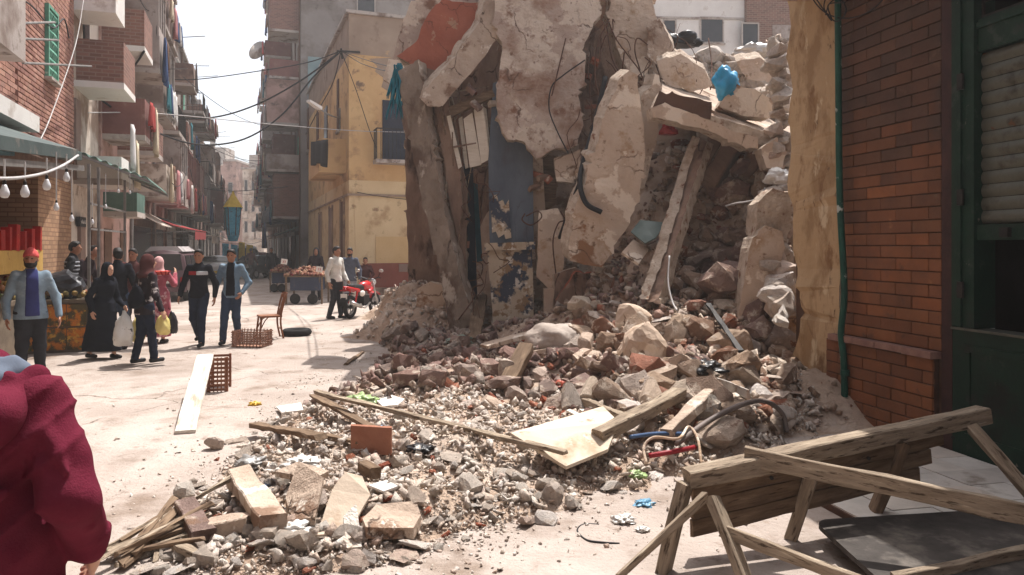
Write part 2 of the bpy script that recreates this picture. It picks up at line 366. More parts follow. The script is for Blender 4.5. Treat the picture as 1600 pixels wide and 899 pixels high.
BROWN = [(176, 160, 148), (160, 148, 138), (136, 112, 102), (158, 134, 122), (124, 98, 90), (148, 120, 110), (168, 148, 138), (130, 98, 92), (182, 166, 154), (112, 90, 84), (142, 124, 116)]
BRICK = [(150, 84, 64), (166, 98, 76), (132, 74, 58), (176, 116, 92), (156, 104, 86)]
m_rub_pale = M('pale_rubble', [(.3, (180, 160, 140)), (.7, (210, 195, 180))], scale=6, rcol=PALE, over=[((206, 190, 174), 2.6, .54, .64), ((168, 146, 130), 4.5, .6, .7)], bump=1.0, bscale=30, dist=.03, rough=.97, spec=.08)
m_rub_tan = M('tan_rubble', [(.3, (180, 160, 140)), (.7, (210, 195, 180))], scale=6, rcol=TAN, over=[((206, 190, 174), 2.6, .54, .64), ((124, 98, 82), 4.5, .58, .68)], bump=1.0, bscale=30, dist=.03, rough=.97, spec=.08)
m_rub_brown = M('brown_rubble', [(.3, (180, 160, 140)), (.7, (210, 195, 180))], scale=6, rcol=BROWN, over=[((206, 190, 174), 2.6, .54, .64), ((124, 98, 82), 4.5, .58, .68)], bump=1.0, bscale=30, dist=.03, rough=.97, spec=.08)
m_rub_brick = M('brick_rubble', [(.3, (180, 160, 140)), (.7, (210, 195, 180))], scale=6, rcol=BRICK, over=[((190, 172, 156), 6, .55, .66)], bump=.7, bscale=30, dist=.03, rough=.97, spec=.08)
m_wire = plain('black_cable', (38, 36, 38))
m_wire_w = plain('pale_cable', (176, 172, 170))
m_rebar = M('rusty_rebar', [(.3, (70, 46, 36)), (.7, (104, 72, 56))], scale=12)

# ------------------------------------------------------------------ ground
def smooth01(t): t = max(0, min(1, t)); return t * t * (3 - 2 * t)
gx = [-400, -150, -70, -40, -28, -20] + [-15 + .15 * i for i in range(147)] + [8.5, 12, 20, 40, 90, 200, 400]
gy = [-60, -15, -3, 1] + [2 + .15 * i for i in range(167)] + [28, 31, 35, 40, 50, 65, 85, 120, 180, 260, 400]
mb = MB(); w = len(gx)
for y in gy:
    for x in gx:
        near = 1 if (-15 <= x <= 7 and 2 <= y <= 27) else 0
        z = near * (mnoise.noise(V(x * .45, y * .45, 0)) * .022 + mnoise.noise(V(x * 1.7, y * 1.7, 3)) * .009)
        mb.v.append((x, y, z))
for j in range(len(gy) - 1):
    for i in range(w - 1): mb.f.append((j * w + i, j * w + i + 1, (j + 1) * w + i + 1, (j + 1) * w + i)); mb.m.append(0)
o = mb.build('ground', m_ground, smooth=True); tag(o, 'dusty beige unpaved street surface', kind='structure')

# ------------------------------------------------------------------ brick shop building on the right
RT = Fr(3.6, 7.9, .214, -.977, 1)
bld = thing('brick_shop_building', 'single storey brown brick shop with green roller shutter, beside the collapsed house', 'building', RT.at(0, 0, 0))
mb = MB(); mb.fbox(RT, -.12, 1.3, -.35, 0, 0, 6.4); mb.fbox(RT, -1.0, -.12, -.35, -.03, 0, 6.4)
mb.fbox(RT, 4.3, 8.5, -.35, 0, 0, 6.4); mb.fbox(RT, 1.3, 4.3, -.35, -.02, 4.35, 6.4)
mb.fbox(RT, -1.0, 8.5, -4.2, -3.9, 0, 6.4); mb.fbox(RT, -1.0, -.75, -3.9, -.35, 0, 6.4); mb.fbox(RT, 8.2, 8.5, -3.9, -.35, 0, 6.4)
mb.build('wall', m_mortar, bld)
mb = MB(); mb.fbox(RT, -1.0, 8.5, -4.2, .05, 6.403, 6.6); mb.build('roof', m_conc, bld)
mb = MB(); mb.fbox(RT, 1.3, 4.3, -2.0, -1.95, 0, 4.3); mb.fbox(RT, 1.31, 4.3, -1.9, -.36, .01, .05); mb.fbox(RT, 1.36, 1.42, -1.9, -.37, 0, 4.3); mb.build('shop_interior', m_black, bld)
mb = MB(); mb.fbox(RT, -.9, 8.5, .052, .62, 4.75, 4.92); mb.fbox(RT, -.9, 8.5, .54, .62, 4.922, 5.8); mb.build('balcony', m_conc, bld)  # out of view, added to shade the upper part of the brick wall
# plaster strip with ragged broken edge
edge = [(1228, -10), (1236, 40), (1229, 90), (1238, 140), (1232, 190), (1236, 240), (1230, 285), (1240, 330), (1238, 380), (1246, 430), (1252, 480), (1250, 520), (1236, 560), (1222, 600), (1216, 640), (1222, 668)]
right = [(1318, 672), (1314, 560), (1312, 400), (1311, 200), (1310, 60), (1310, -10)]
outl = []
for (u, v) in edge + right:
    a, z = RT.px(u, v, .03); outl.append(RT.at(a, .03, max(z, 0)))
o = shard('plaster_strip', [m_plaster_y, m_conc_edge], outl, 0, .34, maxlen=.16, amp=.016, scale=4, parent=bld, jag=.03, back=-RT.n, seed=5)
# brick facing, laid brick by brick
def tile_mesh(l, h, d, mat, name):
    bm = bmesh.new(); bmesh.ops.create_cube(bm, size=1)
    for v in bm.verts: v.co = V(v.co.x * l, v.co.y * d, v.co.z * h)
    bmesh.ops.bevel(bm, geom=list(bm.edges), offset=min(l, h, d) * .16, segments=1, affect='EDGES')
    me = bpy.data.meshes.new(name); bm.to_mesh(me); bm.free(); me.materials.append(mat); return me
rzR = math.atan2(RT.d.y, RT.d.x)
TM = {}
def lay(fr, parent, s0, s1, z0, rows, L, H, gap, n, mat, name='brick', rz=0, depth=.03, seed=0, cap=10 ** 9, by_height=None):
    r = random.Random(seed); cnt = 0; base = wloc(parent)
    for row in range(rows):
        s = s0 - (L / 2 if row % 2 else 0)
        while s < s1:
            a, b = max(s, s0), min(s + L - gap, s1)
            if b - a > .04 and cnt < cap:
                l = round(b - a, 2); key = (mat.name, l, H, depth)
                zz_ = z0 + row * H + r.gauss(0, .22); mt = mat if by_height is None or zz_ < by_height[0] - .45 else by_height[2] if zz_ < by_height[0] + .35 else by_height[1]; key = (mt.name,) + key[1:]
                if key not in TM: TM[key] = tile_mesh(l, H - gap, depth, mt, name)
                o = bpy.data.objects.new(name, TM[key]); COL.objects.link(o); o.parent = parent
                o.location = fr.at((a + b) / 2, n + r.uniform(-.004, .005), z0 + (row + .5) * H) - base
                o.rotation_euler = (0, r.uniform(-.006, .006), rz + r.uniform(-.006, .006)); cnt += 1
            s += L
    return cnt
lay(RT, bld, -.10, 1.29, .90, 31, .415, .119, .009, .012, m_tile_brick, rz=rzR, seed=3, by_height=(2.45, m_tile_dark, m_tile_mid))  # bricks turn darker and browner towards the top of the wall
mb = MB(); mb.fbox(RT, -.30, 1.24, -.02, .055, 0, .83); mb.build('plinth', m_mortar, bld)
lay(RT, bld, -.28, 1.24, .0, 7, .40, .118, .009, .062, m_tile_brick, rz=rzR, seed=4)
for i in range(4):
    mb = MB(); a = -.2 + i * .37
    mb.fbox(RT, a, a + .362, -.01, .115 + .006 * (i % 2), .832 + .003 * (i % 3), .895); mb.build('ledge_stone', m_ledge, bld)
mb = MB(); mb.fbox(RT, 1.30, 1.42, -.3, .03, 0, 4.6); mb.build('door_jamb', m_jamb, bld)
mb = MB(); mb.fbox(RT, 1.423, 1.64, -.2, .02, 1.145, 4.6); mb.fbox(RT, 1.423, 1.52, -.19, .04, 1.146, 4.598); mb.build('door_frame', m_green, bld)
dp = MB(); dp.fbox(RT, 1.423, 4.3, -.16, .03, 0, 1.12); dpo = dp.build('green_dado', m_green, bld)
mb = MB(); mb.fbox(RT, 1.423, 4.3, -.165, .05, 1.122, 1.142); mb.build('dado_rim', m_shut, bld)
for a_ in (1.56, 2.3):
    mb = MB(); mb.fbox(RT, a_, a_ + .62, .03, .045, .18, .24); mb.fbox(RT, a_, a_ + .62, .03, .045, .94, 1.0); mb.fbox(RT, a_, a_ + .06, .03, .044, .242, .938); mb.fbox(RT, a_ + .56, a_ + .62, .03, .044, .242, .938); mb.build('dado_moulding', m_green, bld)
for z in (1.4, 2.2, 3.2): mb = MB(); mb.fbox(RT, 1.50, 1.56, .041, .06, z, z + .14); mb.build('hinge', m_iron, bld)
mb = MB(); mb.fbox(RT, 1.9, 1.98, -.01, .03, 1.92, 2.0); mb.build('padlock', m_iron, bld)
mb = MB(); mb.fbox(RT, 1.643, 4.3, -.18, -.02, 3.5, 3.78); mb.fbox(RT, 1.643, 4.3, -.17, .0, 3.70, 3.75); mb.build('lintel', m_green, bld)
for i in range(13):                                  # shutter slats
    z0 = 2.04 + i * .112
    mb = MB(); K = 6
    prof = [(-.07 + .02 * math.sin(math.pi * k / K), z0 + .108 * k / K) for k in range(K + 1)]
    vs = [RT.at(s_, n_, z_) for s_ in (1.643, 4.3) for n_, z_ in prof]; w = K + 1
    mb.add(vs, [(k, k + 1, w + k + 1, w + k) for k in range(K)])
    mb.build('shutter_slat', m_shut, bld, smooth=True)
mb = MB(); mb.fbox(RT, 1.643, 4.3, -.09, -.01, 1.90, 2.03); sb = mb.build('shutter_bottom_bar', m_green, bld)
for i, z in enumerate((1.2, 1.52, 1.84)):
    mb = MB(); mb.fbox(RT, 1.421, 1.44, -.40, -.205, z - .16, z + .155); mb.build('wall_tile', m_whitetile, bld)
# wrought iron transom
mb = MB()
for z in (3.80, 3.93, 4.5): mb.bar(RT.at(1.65, -.06, z), RT.at(4.3, -.06, z), .02, .02)
for s_ in (1.66, 2.16, 2.23, 2.75, 2.82): mb.bar(RT.at(s_, -.06, 3.8), RT.at(s_, -.06, 4.5), .02, .02, up=RT.n)
for c in (1.69, 2.26):
    for q in (0, 1):
        p0, p1 = (RT.at(c, -.06, 3.96), RT.at(c + .44, -.06, 4.45)) if q == 0 else (RT.at(c + .44, -.06, 3.96), RT.at(c, -.06, 4.45))
        for sg in (-1, 1):
            k = (p1 - p0).cross(RT.n).normalized()
            mb.tube([p0.lerp(p1, t / 10) + k * sg * .1 * math.sin(math.pi * t / 10) for t in range(11)], .009, 5)
mb.build('iron_transom_grille', m_iron, bld)
# standpipe with elbow
pp = thing('drain_pipe', 'green painted drain pipe with flaking paint running down the brick wall', 'pipe', RT.at(-.02, .08, 0))
def rp(u, v, n=.12):
    a, z = RT.px(u, v, n); return RT.at(a, n, z)
mb = MB(); mb.tube(curve_pts([rp(1309, -12), rp(1310, 120), rp(1312, 300), rp(1318, 420), rp(1319, 470), rp(1314, 520), rp(1318, 560), rp(1320, 628)], 6), .034, 10); mb.build('riser', m_greenpipe, pp, smooth=True)
mb = MB(); mb.tube([rp(1321, 622), rp(1321, 640), rp(1316, 644), rp(1300, 640), rp(1284, 637)], .03, 10); mb.build('elbow', m_greenpipe, pp, smooth=True)
mb = MB(); mb.tube([rp(1281, 626), rp(1283, 645), rp(1286, 690)], .036, 10); mb.build('stub_pipe', m_greenpipe, pp, smooth=True)
for v in (582, 625):
    mb = MB(); mb.tube([rp(1320, v - 4), rp(1320, v + 5)], .046, 12); mb.build('collar', m_greenpipe, pp)
# tangle of old cable by the top of the pipe
for i, ctrl in enumerate([[(1262, -14), (1280, 12), (1302, 26), (1330, 28), (1362, 16), (1390, -12)], [(1292, -10), (1288, 14), (1306, 34), (1322, 18), (1312, -2), (1296, 6), (1290, 24)], [(1268, -12), (1290, 20), (1300, 32), (1294, 8), (1320, 4)]]):
    mb = MB(); mb.tube(curve_pts([rp(u, v, .14 + .02 * i) for u, v in ctrl], 8), .007, 5)
    tag(mb.build('cable_coil', m_wire, smooth=True), ['loose black cable looping across the top of the brick wall', 'small coil of black cable knotted round the pipe top', 'short cable tangle on the plaster beside the pipe top'][i], 'cable')
# pavement by the shop
pv = thing('pavement', 'low tiled pavement in front of the brick shop', None, RT.at(2, 1, 0)); pv['kind'] = 'structure'
mb = MB(); mb.fbox(RT, 1.3, 4.6, .06, 1.95, -.1, .05); mb.build('pavement_bed', m_mortar, pv)
for i in range(10):
    for j in range(6):
        mb = MB(); a = 1.3 + i * .33; n = .07 + j * .312
        mb.fbox(RT, a, a + .324, n, n + .306, .03, .062 + rnd.uniform(-.003, .003)); mb.build('paving_tile', m_pave, pv)
m_mat = M('dark_rubber_mat', [(.3, (52, 48, 46)), (.7, (84, 78, 74))], scale=4, over=[((120, 112, 104), 3, .55, .7)], bump=.4, bscale=60, dist=.01)
mb = MB(); pts = []
for (cx_, cy_, a0) in ((2.03, 4.58, 90), (2.03, 3.7, 180)):
    for k in range(6): t = R(a0 + 90 * k / 5); pts.append(V(cx_ + .12 * math.cos(t), cy_ + .12 * math.sin(t), .085))
pts += [V(3.9, 3.58, .085), V(3.7, 4.95, .085), V(3.0, 4.85, .085)]
tag(mb.prism(pts, V(0, 0, .03)).build('floor_mat', m_mat), 'dark dusty mat lying on the pavement under the broken bench', 'mat')

# ------------------------------------------------------------------ broken bench / trestle at lower right
bn = thing('broken_bench', 'tipped wooden market trestle of weathered timber with splayed legs', 'bench', P(1300, 760, 4.6))
A, B = P(1074, 748, 4.3), P(1538, 648, 5.05); dirb = (B - A).normalized()
nv_ = V(.35, -.9, .25).normalized()
plank('beam', m_wood, A, B, .12, .105, up=Z, parent=bn, amp=.006, seed=2)
for i in range(3):
    off = V(.02, .10, -.125 - i * .105)
    plank('apron_board', m_wood_d, A + dirb * .03 + off, A + dirb * (2.0 - .1 * i) + off, .03, .10, parent=bn, amp=.004, seed=10 + i)
LEGS = [((1070, 752, 4.28), (1036, 900, 4.2), .11, .07), ((1112, 775, 4.26), (1168, 915, 3.98), .11, .05), ((1268, 742, 4.62), (1236, 840, 4.66), .075, .05), ((1412, 690, 4.86), (1366, 802, 5.0), .11, .06), ((1518, 668, 4.95), (1625, 790, 4.6), .11, .06)]
for i, (a, b, w_, h_) in enumerate(LEGS): plank('leg', m_wood if i in (1, 4) else m_wood_d if i == 3 else m_wood, P(*a), P(*b), w_, h_, up=V(0, 1, 0), parent=bn, seed=20 + i)
plank('cross_brace', m_wood, P(1166, 712, 4.45), P(1640, 812, 3.85), .055, .105, up=Z, parent=bn, seed=31)
plank('lower_brace', m_wood, P(1128, 828, 4.15), P(1350, 912, 3.75), .04, .06, parent=bn, seed=32)
plank('loose_strut', m_wood, P(1106, 770, 4.2), P(966, 903, 4.0), .03, .05, parent=bn, seed=33, amp=.009)
plank('loose_strut', m_wood, P(1100, 782, 4.22), P(972, 897, 4.03), .03, .03, parent=bn, seed=34, amp=.009)
plank('bottom_rail', m_wood, P(1395, 914, 3.8), P(1640, 862, 4.2), .05, .11, parent=bn, seed=35)
for (u, v, Y) in ((1200, 742, 4.42), (1350, 712, 4.7), (1480, 680, 4.9)):
    mb = MB(); mb.lathe([(.012, -.006), (.012, .006)], P(u, v, Y) + V(0, -.06, .0), 8, Matrix.Rotation(R(90), 3, 'X')); mb.build('bolt_head', m_iron, bn)

m_ply = M('dusty_plywood', [(.3, (196, 180, 160)), (.7, (218, 206, 188))], scale=1.6, over=[((168, 142, 114), 1.6, .52, .66), ((140, 112, 86), 5, .6, .68), ((224, 216, 204), 3, .6, .66)], bump=.3, bscale=14, dist=.01)
# ------------------------------------------------------------------ rubble mound (a height field through surveyed points)
CP = [(400, 800, 5.0, .10), (500, 760, 5.4, .22), (600, 800, 4.9, .18), (560, 690, 6.3, .22), (700, 760, 5.3, .16), (700, 690, 6.3, .26), (640, 640, 7.3, .2), (800, 770, 5.3, .10),
      (430, 860, 4.4, .1), (330, 800, 5.0, .08), (330, 860, 4.4, .06), (560, 860, 4.4, .10), (450, 700, 6.5, .10), (560, 640, 7.9, .1), (860, 740, 5.8, .1), (950, 730, 5.9, .12), (1050, 720, 6.1, .14)]
SP = [(850, 700, 6.15), (760, 640, 7.4), (850, 620, 8.1), (950, 690, 6.3), (1000, 645, 7.0), (1100, 625, 7.2), (1180, 640, 7.3), (1150, 690, 6.5), (700, 600, 8.6), (640, 570, 10.4), (700, 550, 11.0), (800, 560, 10.2),
      (900, 560, 9.5), (960, 520, 9.6), (1020, 570, 8.5), (1060, 560, 8.5), (1130, 570, 8.5), (1200, 570, 8.7), (680, 520, 13.0), (750, 520, 13.0), (820, 505, 12.9), (880, 510, 12.0), (930, 480, 11.2),
      (1000, 450, 10.8), (960, 420, 11.8), (1050, 480, 10.0), (1030, 380, 11.5), (1000, 400, 11.7), (1050, 300, 12.5), (1045, 240, 13.0), (1100, 470, 11.4), (1180, 470, 11.0), (1120, 400, 14.2), (1120, 300, 14.6), (1160, 380, 13.6),
      (1060, 150, 14.2), (1040, 85, 15.5), (1100, 90, 15.6), (1160, 100, 15.2), (1220, 70, 15), (1200, 140, 13.6), (1215, 220, 12.2), (1222, 300, 11.2), (1225, 380, 10.6), (1228, 470, 9.8), (1235, 560, 9.1),
      (650, 470, 15.2), (620, 480, 16), (690, 480, 14.5), (640, 440, 16.4)]
pts = []
for u, v, Y, z in CP: q = P(u, v, Y); pts.append((q.x, q.y, z))
for u, v, Y in SP: q = P(u, v, Y); pts.append((q.x, q.y, max(q.z, .05)))
OUT = [(150, 905), (190, 885), (235, 830), (285, 775), (315, 720), (330, 690), (390, 640), (480, 605), (540, 590), (580, 560), (575, 520), (590, 490), (604, 470), (250, 940), (400, 960), (480, 930), (560, 905), (660, 880), (740, 855), (870, 822), (960, 778), (1050, 752), (1150, 730), (1240, 690)]
zero = [G(*q) for q in OUT]
pts += [(q.x, q.y, -.01) for q in zero]
cz = sum(zero, V(0, 0, 0)) / len(zero)
for q in zero:
    d = (q - V(-.3, 8.5, 0)); d.normalize(); e = q + d * .7; pts.append((e.x, e.y, -.06)); e = q + d * 2; pts.append((e.x, e.y, -.1))
for u, v in ((560, 505), (540, 520), (510, 510), (470, 512), (430, 505), (520, 495), (560, 485), (590, 470), (400, 520), (480, 490), (450, 540), (520, 545), (560, 470), (500, 470), (450, 480)):
    q = G(u, v); pts.append((q.x, q.y, -.08))
for x, y, z in ((-1.5, 15.5, 1.0), (0, 15.5, 1.6), (1.5, 15.2, 2.0), (0, 18, 3), (2, 18, 4.5), (4, 18, 6), (6, 18, 6), (7, 14, 5.5), (-2.5, 17, .9), (-3, 19, .3), (8, 17, 5), (6.4, 11.8, 3.5), (4.6, 10.6, 2.4), (4.2, 9.7, 1.2)): pts.append((x, y, z))
PT = np.array(pts)
def Hnp(x, y):
    d2 = (x[..., None] - PT[:, 0]) ** 2 + (y[..., None] - PT[:, 1]) ** 2
    w = 1 / (d2 + .02) ** 2.2
    return (w * PT[:, 2]).sum(-1) / w.sum(-1)
GX, GY, GS = -5.0, 3.6, .07
nx, ny = int(14 / GS), int(16 / GS)
xs = GX + GS * np.arange(nx); ys = GY + GS * np.arange(ny)
HG = np.zeros((ny, nx))
for j in range(ny): HG[j] = Hnp(xs, np.full(nx, ys[j]))
for j in range(ny):
    for i in range(nx):
        q = V(xs[i], ys[j], 0); k = min(1, max(0, HG[j, i] + .05) * 5)
        HG[j, i] += (mnoise.noise(q * 1.3) * .08 + mnoise.noise(q * 3.7) * .05 + mnoise.noise(q * 9) * .025) * k
def H(x, y):
    a = (x - GX) / GS; b = (y - GY) / GS; i, j = int(a), int(b)
    if i < 0 or j < 0 or i >= nx - 1 or j >= ny - 1: return 0.0
    fx, fy = a - i, b - j
    return max(0, HG[j, i] * (1 - fx) * (1 - fy) + HG[j, i + 1] * fx * (1 - fy) + HG[j + 1, i] * (1 - fx) * fy + HG[j + 1, i + 1] * fx * fy)
mb = MB(); mb.v = [(xs[i], ys[j], HG[j, i] - .02) for j in range(ny) for i in range(nx)]
inb = lambda i, j: RT.px(0, 0) and True
for j in range(ny - 1):
    for i in range(nx - 1):
        if HG[j:j + 2, i:i + 2].max() < -.03: continue
        c = V(xs[i], ys[j], 0) - RT.o
        if c.dot(RT.n) < -.3 and c.dot(RT.d) > -.9: continue       # inside the shop building
        mb.f.append((j * nx + i, j * nx + i + 1, (j + 1) * nx + i + 1, (j + 1) * nx + i)); mb.m.append(0)
o = mb.build('rubble_mound', m_dirt, smooth=True, fix=False); tag(o, 'mound of earth and crushed masonry from the collapsed house', kind='structure')
def hit(u, v, y0=4.0, y1=18.0):
    """where the sight line through a pixel meets the mound or the ground"""
    Y = y0; st = .04
    while Y < y1:
        q = P(u, v, Y)
        if q.z <= H(q.x, q.y): return q
        Y += st
    return None

# ------------------------------------------------------------------ broken stones
def hull_mesh(name, mat, dims, seed, n=13, sub=0, amp=.05, boxy=.5):
    r = random.Random(seed); bm = bmesh.new()
    for i in range(n):
        q = V(r.gauss(0, 1), r.gauss(0, 1), r.gauss(0, 1)).normalized()
        m = max(abs(q.x), abs(q.y), abs(q.z)); q = q.lerp(q / m, boxy) * r.uniform(.8, 1.0)
        bm.verts.new(V(q.x * dims[0], q.y * dims[1], q.z * dims[2]) * .5)
    res = bmesh.ops.convex_hull(bm, input=bm.verts)
    bmesh.ops.delete(bm, geom=[v for v in bm.verts if not v.link_faces], context='VERTS')
    if sub:
        bmesh.ops.subdivide_edges(bm, edges=list(bm.edges), cuts=sub, use_grid_fill=True, smooth=0)
        for v in bm.verts: v.co += mnoise.noise_vector(v.co * 4 + V(seed, 0, 0)) * amp
        bmesh.ops.triangulate(bm, faces=bm.faces)
    bmesh.ops.recalc_face_normals(bm, faces=bm.faces)
    me = bpy.data.meshes.new(name); bm.to_mesh(me); bm.free(); me.materials.append(mat); return me
def np_pool(meshes):
    out = []
    for me in meshes:
        bm = bmesh.new(); bm.from_mesh(me); bmesh.ops.triangulate(bm, faces=bm.faces)
        out.append((np.array([v.co[:] for v in bm.verts]), np.array([[v.index for v in f.verts] for f in bm.faces]))); bm.free()
    return out
pool_chip = np_pool([hull_mesh('chip', m_rub_pale, (1, r_, h_), 100 + i, n=9, boxy=.75) for i, (r_, h_) in enumerate([(.9, .6), (.7, .5), (.8, .4), (.6, .45), (1, .6), (.5, .25), (.8, .18), (.7, .6), (.45, .3), (.9, .14)])])
def scatter(name, mat, P_, sizes, seed, label, flat=0.0, lift=.15):
    r = np.random.RandomState(seed); vs = []; fs = []; b = 0
    for (x, y, z), s_ in zip(P_, sizes):
        v, f = pool_chip[r.randint(len(pool_chip))]
        e = Euler((r.uniform(-1, 1) * (1.2 - flat), r.uniform(-1, 1) * (1.2 - flat), r.uniform(0, 6.3))).to_matrix()
        q = (v * (s_ * r.uniform(.8, 1.2, 3))) @ np.array(e).T + np.array((x, y, z + s_ * lift))
        vs.append(q); fs.append(f + b); b += len(v)
    vs = np.concatenate(vs); fs = np.concatenate(fs)
    me = bpy.data.meshes.new(name); me.vertices.add(len(vs)); me.vertices.foreach_set('co', vs.ravel())
    me.loops.add(len(fs) * 3); me.loops.foreach_set('vertex_index', fs.ravel().astype(np.int32))
    me.polygons.add(len(fs)); me.polygons.foreach_set('loop_start', np.arange(len(fs), dtype=np.int32) * 3)
    me.update(calc_edges=True); me.materials.append(mat)
    o = bpy.data.objects.new(name, me); COL.objects.link(o); tag(o, label, None, None, 'stuff'); return o
rs = random.Random(21)
def inpoly(x, y, pg):
    c = False; j = len(pg) - 1
    for i in range(len(pg)):
        if (pg[i][1] > y) != (pg[j][1] > y) and x < (pg[j][0] - pg[i][0]) * (y - pg[i][1]) / (pg[j][1] - pg[i][1]) + pg[i][0]: c = not c
        j = i
    return c
def world_pts(n, x0, x1, y0, y1, hmin=.015, ok=None):
    out = []; t = 0
    while len(out) < n and t < n * 30:
        t += 1; x, y = rs.uniform(x0, x1), rs.uniform(y0, y1); h = H(x, y)
        if h < hmin or (ok and not ok(x, y, h)): continue
        c = V(x, y, 0) - RT.o
        if c.dot(RT.n) < .06 and c.dot(RT.d) > -1.0: continue
        out.append((x, y, h))
    return out
def pix_pts(n, poly, y0=4.0, y1=18.0):
    us = [p[0] for p in poly]; vs = [p[1] for p in poly]; out = []; t = 0
    while len(out) < n and t < n * 12:
        t += 1; u, v = rs.uniform(min(us), max(us)), rs.uniform(min(vs), max(vs))
        if not inpoly(u, v, poly): continue
        q = hit(u, v, y0, y1)
        if q and not (inpoly(u, v, BARE) and rs.random() < .8): out.append(tuple(q))
    return out
BARE = [(930, 500), (985, 420), (1030, 320), (1075, 250), (1062, 360), (1020, 480), (980, 520)]
def psize(n, a, b, k=2.2): return [a * (1 + (rs.random() ** k) * (b / a - 1)) for _ in range(n)]
FRONT = [(200, 895), (250, 830), (330, 700), (430, 640), (560, 610), (720, 620), (860, 640), (960, 690), (1000, 760), (870, 815), (740, 850), (600, 899), (210, 899)]
SHADE = [(590, 520), (680, 520), (830, 525), (900, 540), (980, 600), (960, 660), (860, 650), (700, 620), (600, 600)]
SLOPE = [(860, 520), (930, 440), (1010, 330), (1060, 230), (1085, 260), (1040, 420), (1020, 500), (1230, 560), (1250, 660), (1120, 700), (980, 690), (900, 610)]
PILE = [(1030, 90), (1060, 55), (1130, 70), (1228, 60), (1228, 300), (1190, 240), (1100, 150)]
CAVE = [(1060, 230), (1200, 230), (1235, 330), (1235, 560), (1150, 560), (1040, 500), (1050, 420)]
a = world_pts(6500, -4.6, 3.2, 4.0, 8.4, .02); scatter('rubble', m_rub_pale, a, psize(len(a), .03, .12, 2.6), 1, 'pale crushed concrete and plaster spread over the sunlit street')
a = pix_pts(7000, FRONT, 3.9, 9); scatter('rubble', m_rub_pale, a, psize(len(a), .009, .045, 2), 2, 'fine pale grit and chips filling the sunlit heap')
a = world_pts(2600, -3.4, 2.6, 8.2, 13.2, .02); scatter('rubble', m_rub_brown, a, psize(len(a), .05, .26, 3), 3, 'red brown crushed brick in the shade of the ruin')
a = pix_pts(1800, SLOPE, 6, 15) + world_pts(900, .5, 5, 7, 12, .1); scatter('rubble', m_rub_tan, a, psize(len(a), .04, .26, 3), 4, 'dusty tan rubble sliding down below the tilted slabs')
a = pix_pts(1500, PILE, 10.5, 18) + world_pts(1500, 2.2, 7.5, 12.5, 18.5, .5); scatter('rubble', m_rub_pale, a, psize(len(a), .08, .30), 5, 'sunlit broken masonry on top of the tall pile')
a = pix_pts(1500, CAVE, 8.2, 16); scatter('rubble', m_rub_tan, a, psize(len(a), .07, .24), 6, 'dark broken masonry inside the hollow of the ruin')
a = world_pts(700, -4, -.8, 13.5, 18, .03) + world_pts(700, -1.5, 3, 13.4, 17, .1); scatter('rubble', m_rub_pale, a, psize(len(a), .06, .2), 7, 'pale rubble spilled behind the leaning concrete column')
a = []
for k in range(2600):
    q = rs.choice(zero[3:]); q2 = q + V(rs.gauss(0, .45), rs.gauss(0, .45), 0); a.append((q2.x, q2.y, max(0, H(q2.x, q2.y))))
scatter('rubble', m_rub_pale, a, psize(len(a), .008, .05, 3.5), 9, 'grit and dust crumbs thinning out round the edge of the heap')
# thin litter of stones over the street
a = []
for k in range(2600):
    u, v = rs.uniform(120, 1050), 470 + 430 * rs.random() ** .7
    q = G(u, v)
    if H(q.x, q.y) < .02 and rs.random() < (.12 + .9 * math.exp(-((u - 560) / 260) ** 2) * (1 if v < 760 else .8)): a.append((q.x, q.y, .0))
scatter('street_litter', m_rub_pale, a, psize(len(a), .008, .06, 4), 8, 'scattered grit and small chips on the dusty street')

# the larger pieces, one object each
POOL = {}
def pool(key, mat, shapes, sub=1, amp=.06, boxy=.72, n=22):
    POOL[key] = [hull_mesh(key, mat, d, 300 + i * 7 + len(key), n=n, sub=sub, amp=amp, boxy=boxy) for i, d in enumerate(shapes)]
SH = [(1, .8, .7), (1, .7, .5), (1, .9, .8), (1, .6, .6), (1, .75, .6), (1, .85, .45), (.9, .9, .8), (1, .55, .45)]
pool('concrete_chunk', m_rub_pale, SH); pool('plaster_chunk', m_rub_tan, SH); pool('masonry_chunk', m_rub_brown, SH)
pool('brick_fragment', m_rub_brick, [(1, .5, .32), (.8, .52, .34), (1, .5, .3), (.6, .5, .33)], boxy=.85, amp=.02, n=22)
pool('slab_fragment', m_rub_pale, [(1, .7, .14), (1, .8, .18), (1, .5, .16), (.9, .8, .12)], boxy=.6, amp=.025, n=14)
pool('stone_chunk', m_rub_tan, SH)
def pieces(name, key, pos, sizes, label, cat, group, tilt=.5, sink=.25):
    for (x, y, z), s_ in zip(pos, sizes):
        me = rs.choice(POOL[key]); o = bpy.data.objects.new(name, me); COL.objects.link(o)
        k = [s_ * rs.uniform(.85, 1.15) for _ in range(3)]; o.scale = k
        o.rotation_euler = (rs.uniform(-tilt, tilt), rs.uniform(-tilt, tilt), rs.uniform(0, 6.3))
        o.location = (x, y, z + s_ * sink); tag(o, label, cat, group)
a = pix_pts(150, FRONT, 3.9, 9); pieces('concrete_chunk', 'concrete_chunk', a, psize(len(a), .08, .19, 2.4), 'pale lump of broken concrete in the sunlit rubble on the street', 'concrete lump', 'concrete lumps in the sunlit heap')
a = pix_pts(55, FRONT, 3.9, 9); pieces('slab_fragment', 'slab_fragment', a, psize(len(a), .10, .26), 'flat pale piece of broken slab in the sunlit rubble on the street', 'slab piece', 'flat slab pieces in the sunlit heap', tilt=.35, sink=.12)
a = pix_pts(26, FRONT, 3.9, 9); pieces('brick_fragment', 'brick_fragment', a, psize(len(a), .09, .17), 'broken red brick lying in the sunlit rubble on the street', 'brick', 'broken bricks in the sunlit heap', tilt=.7, sink=.16)
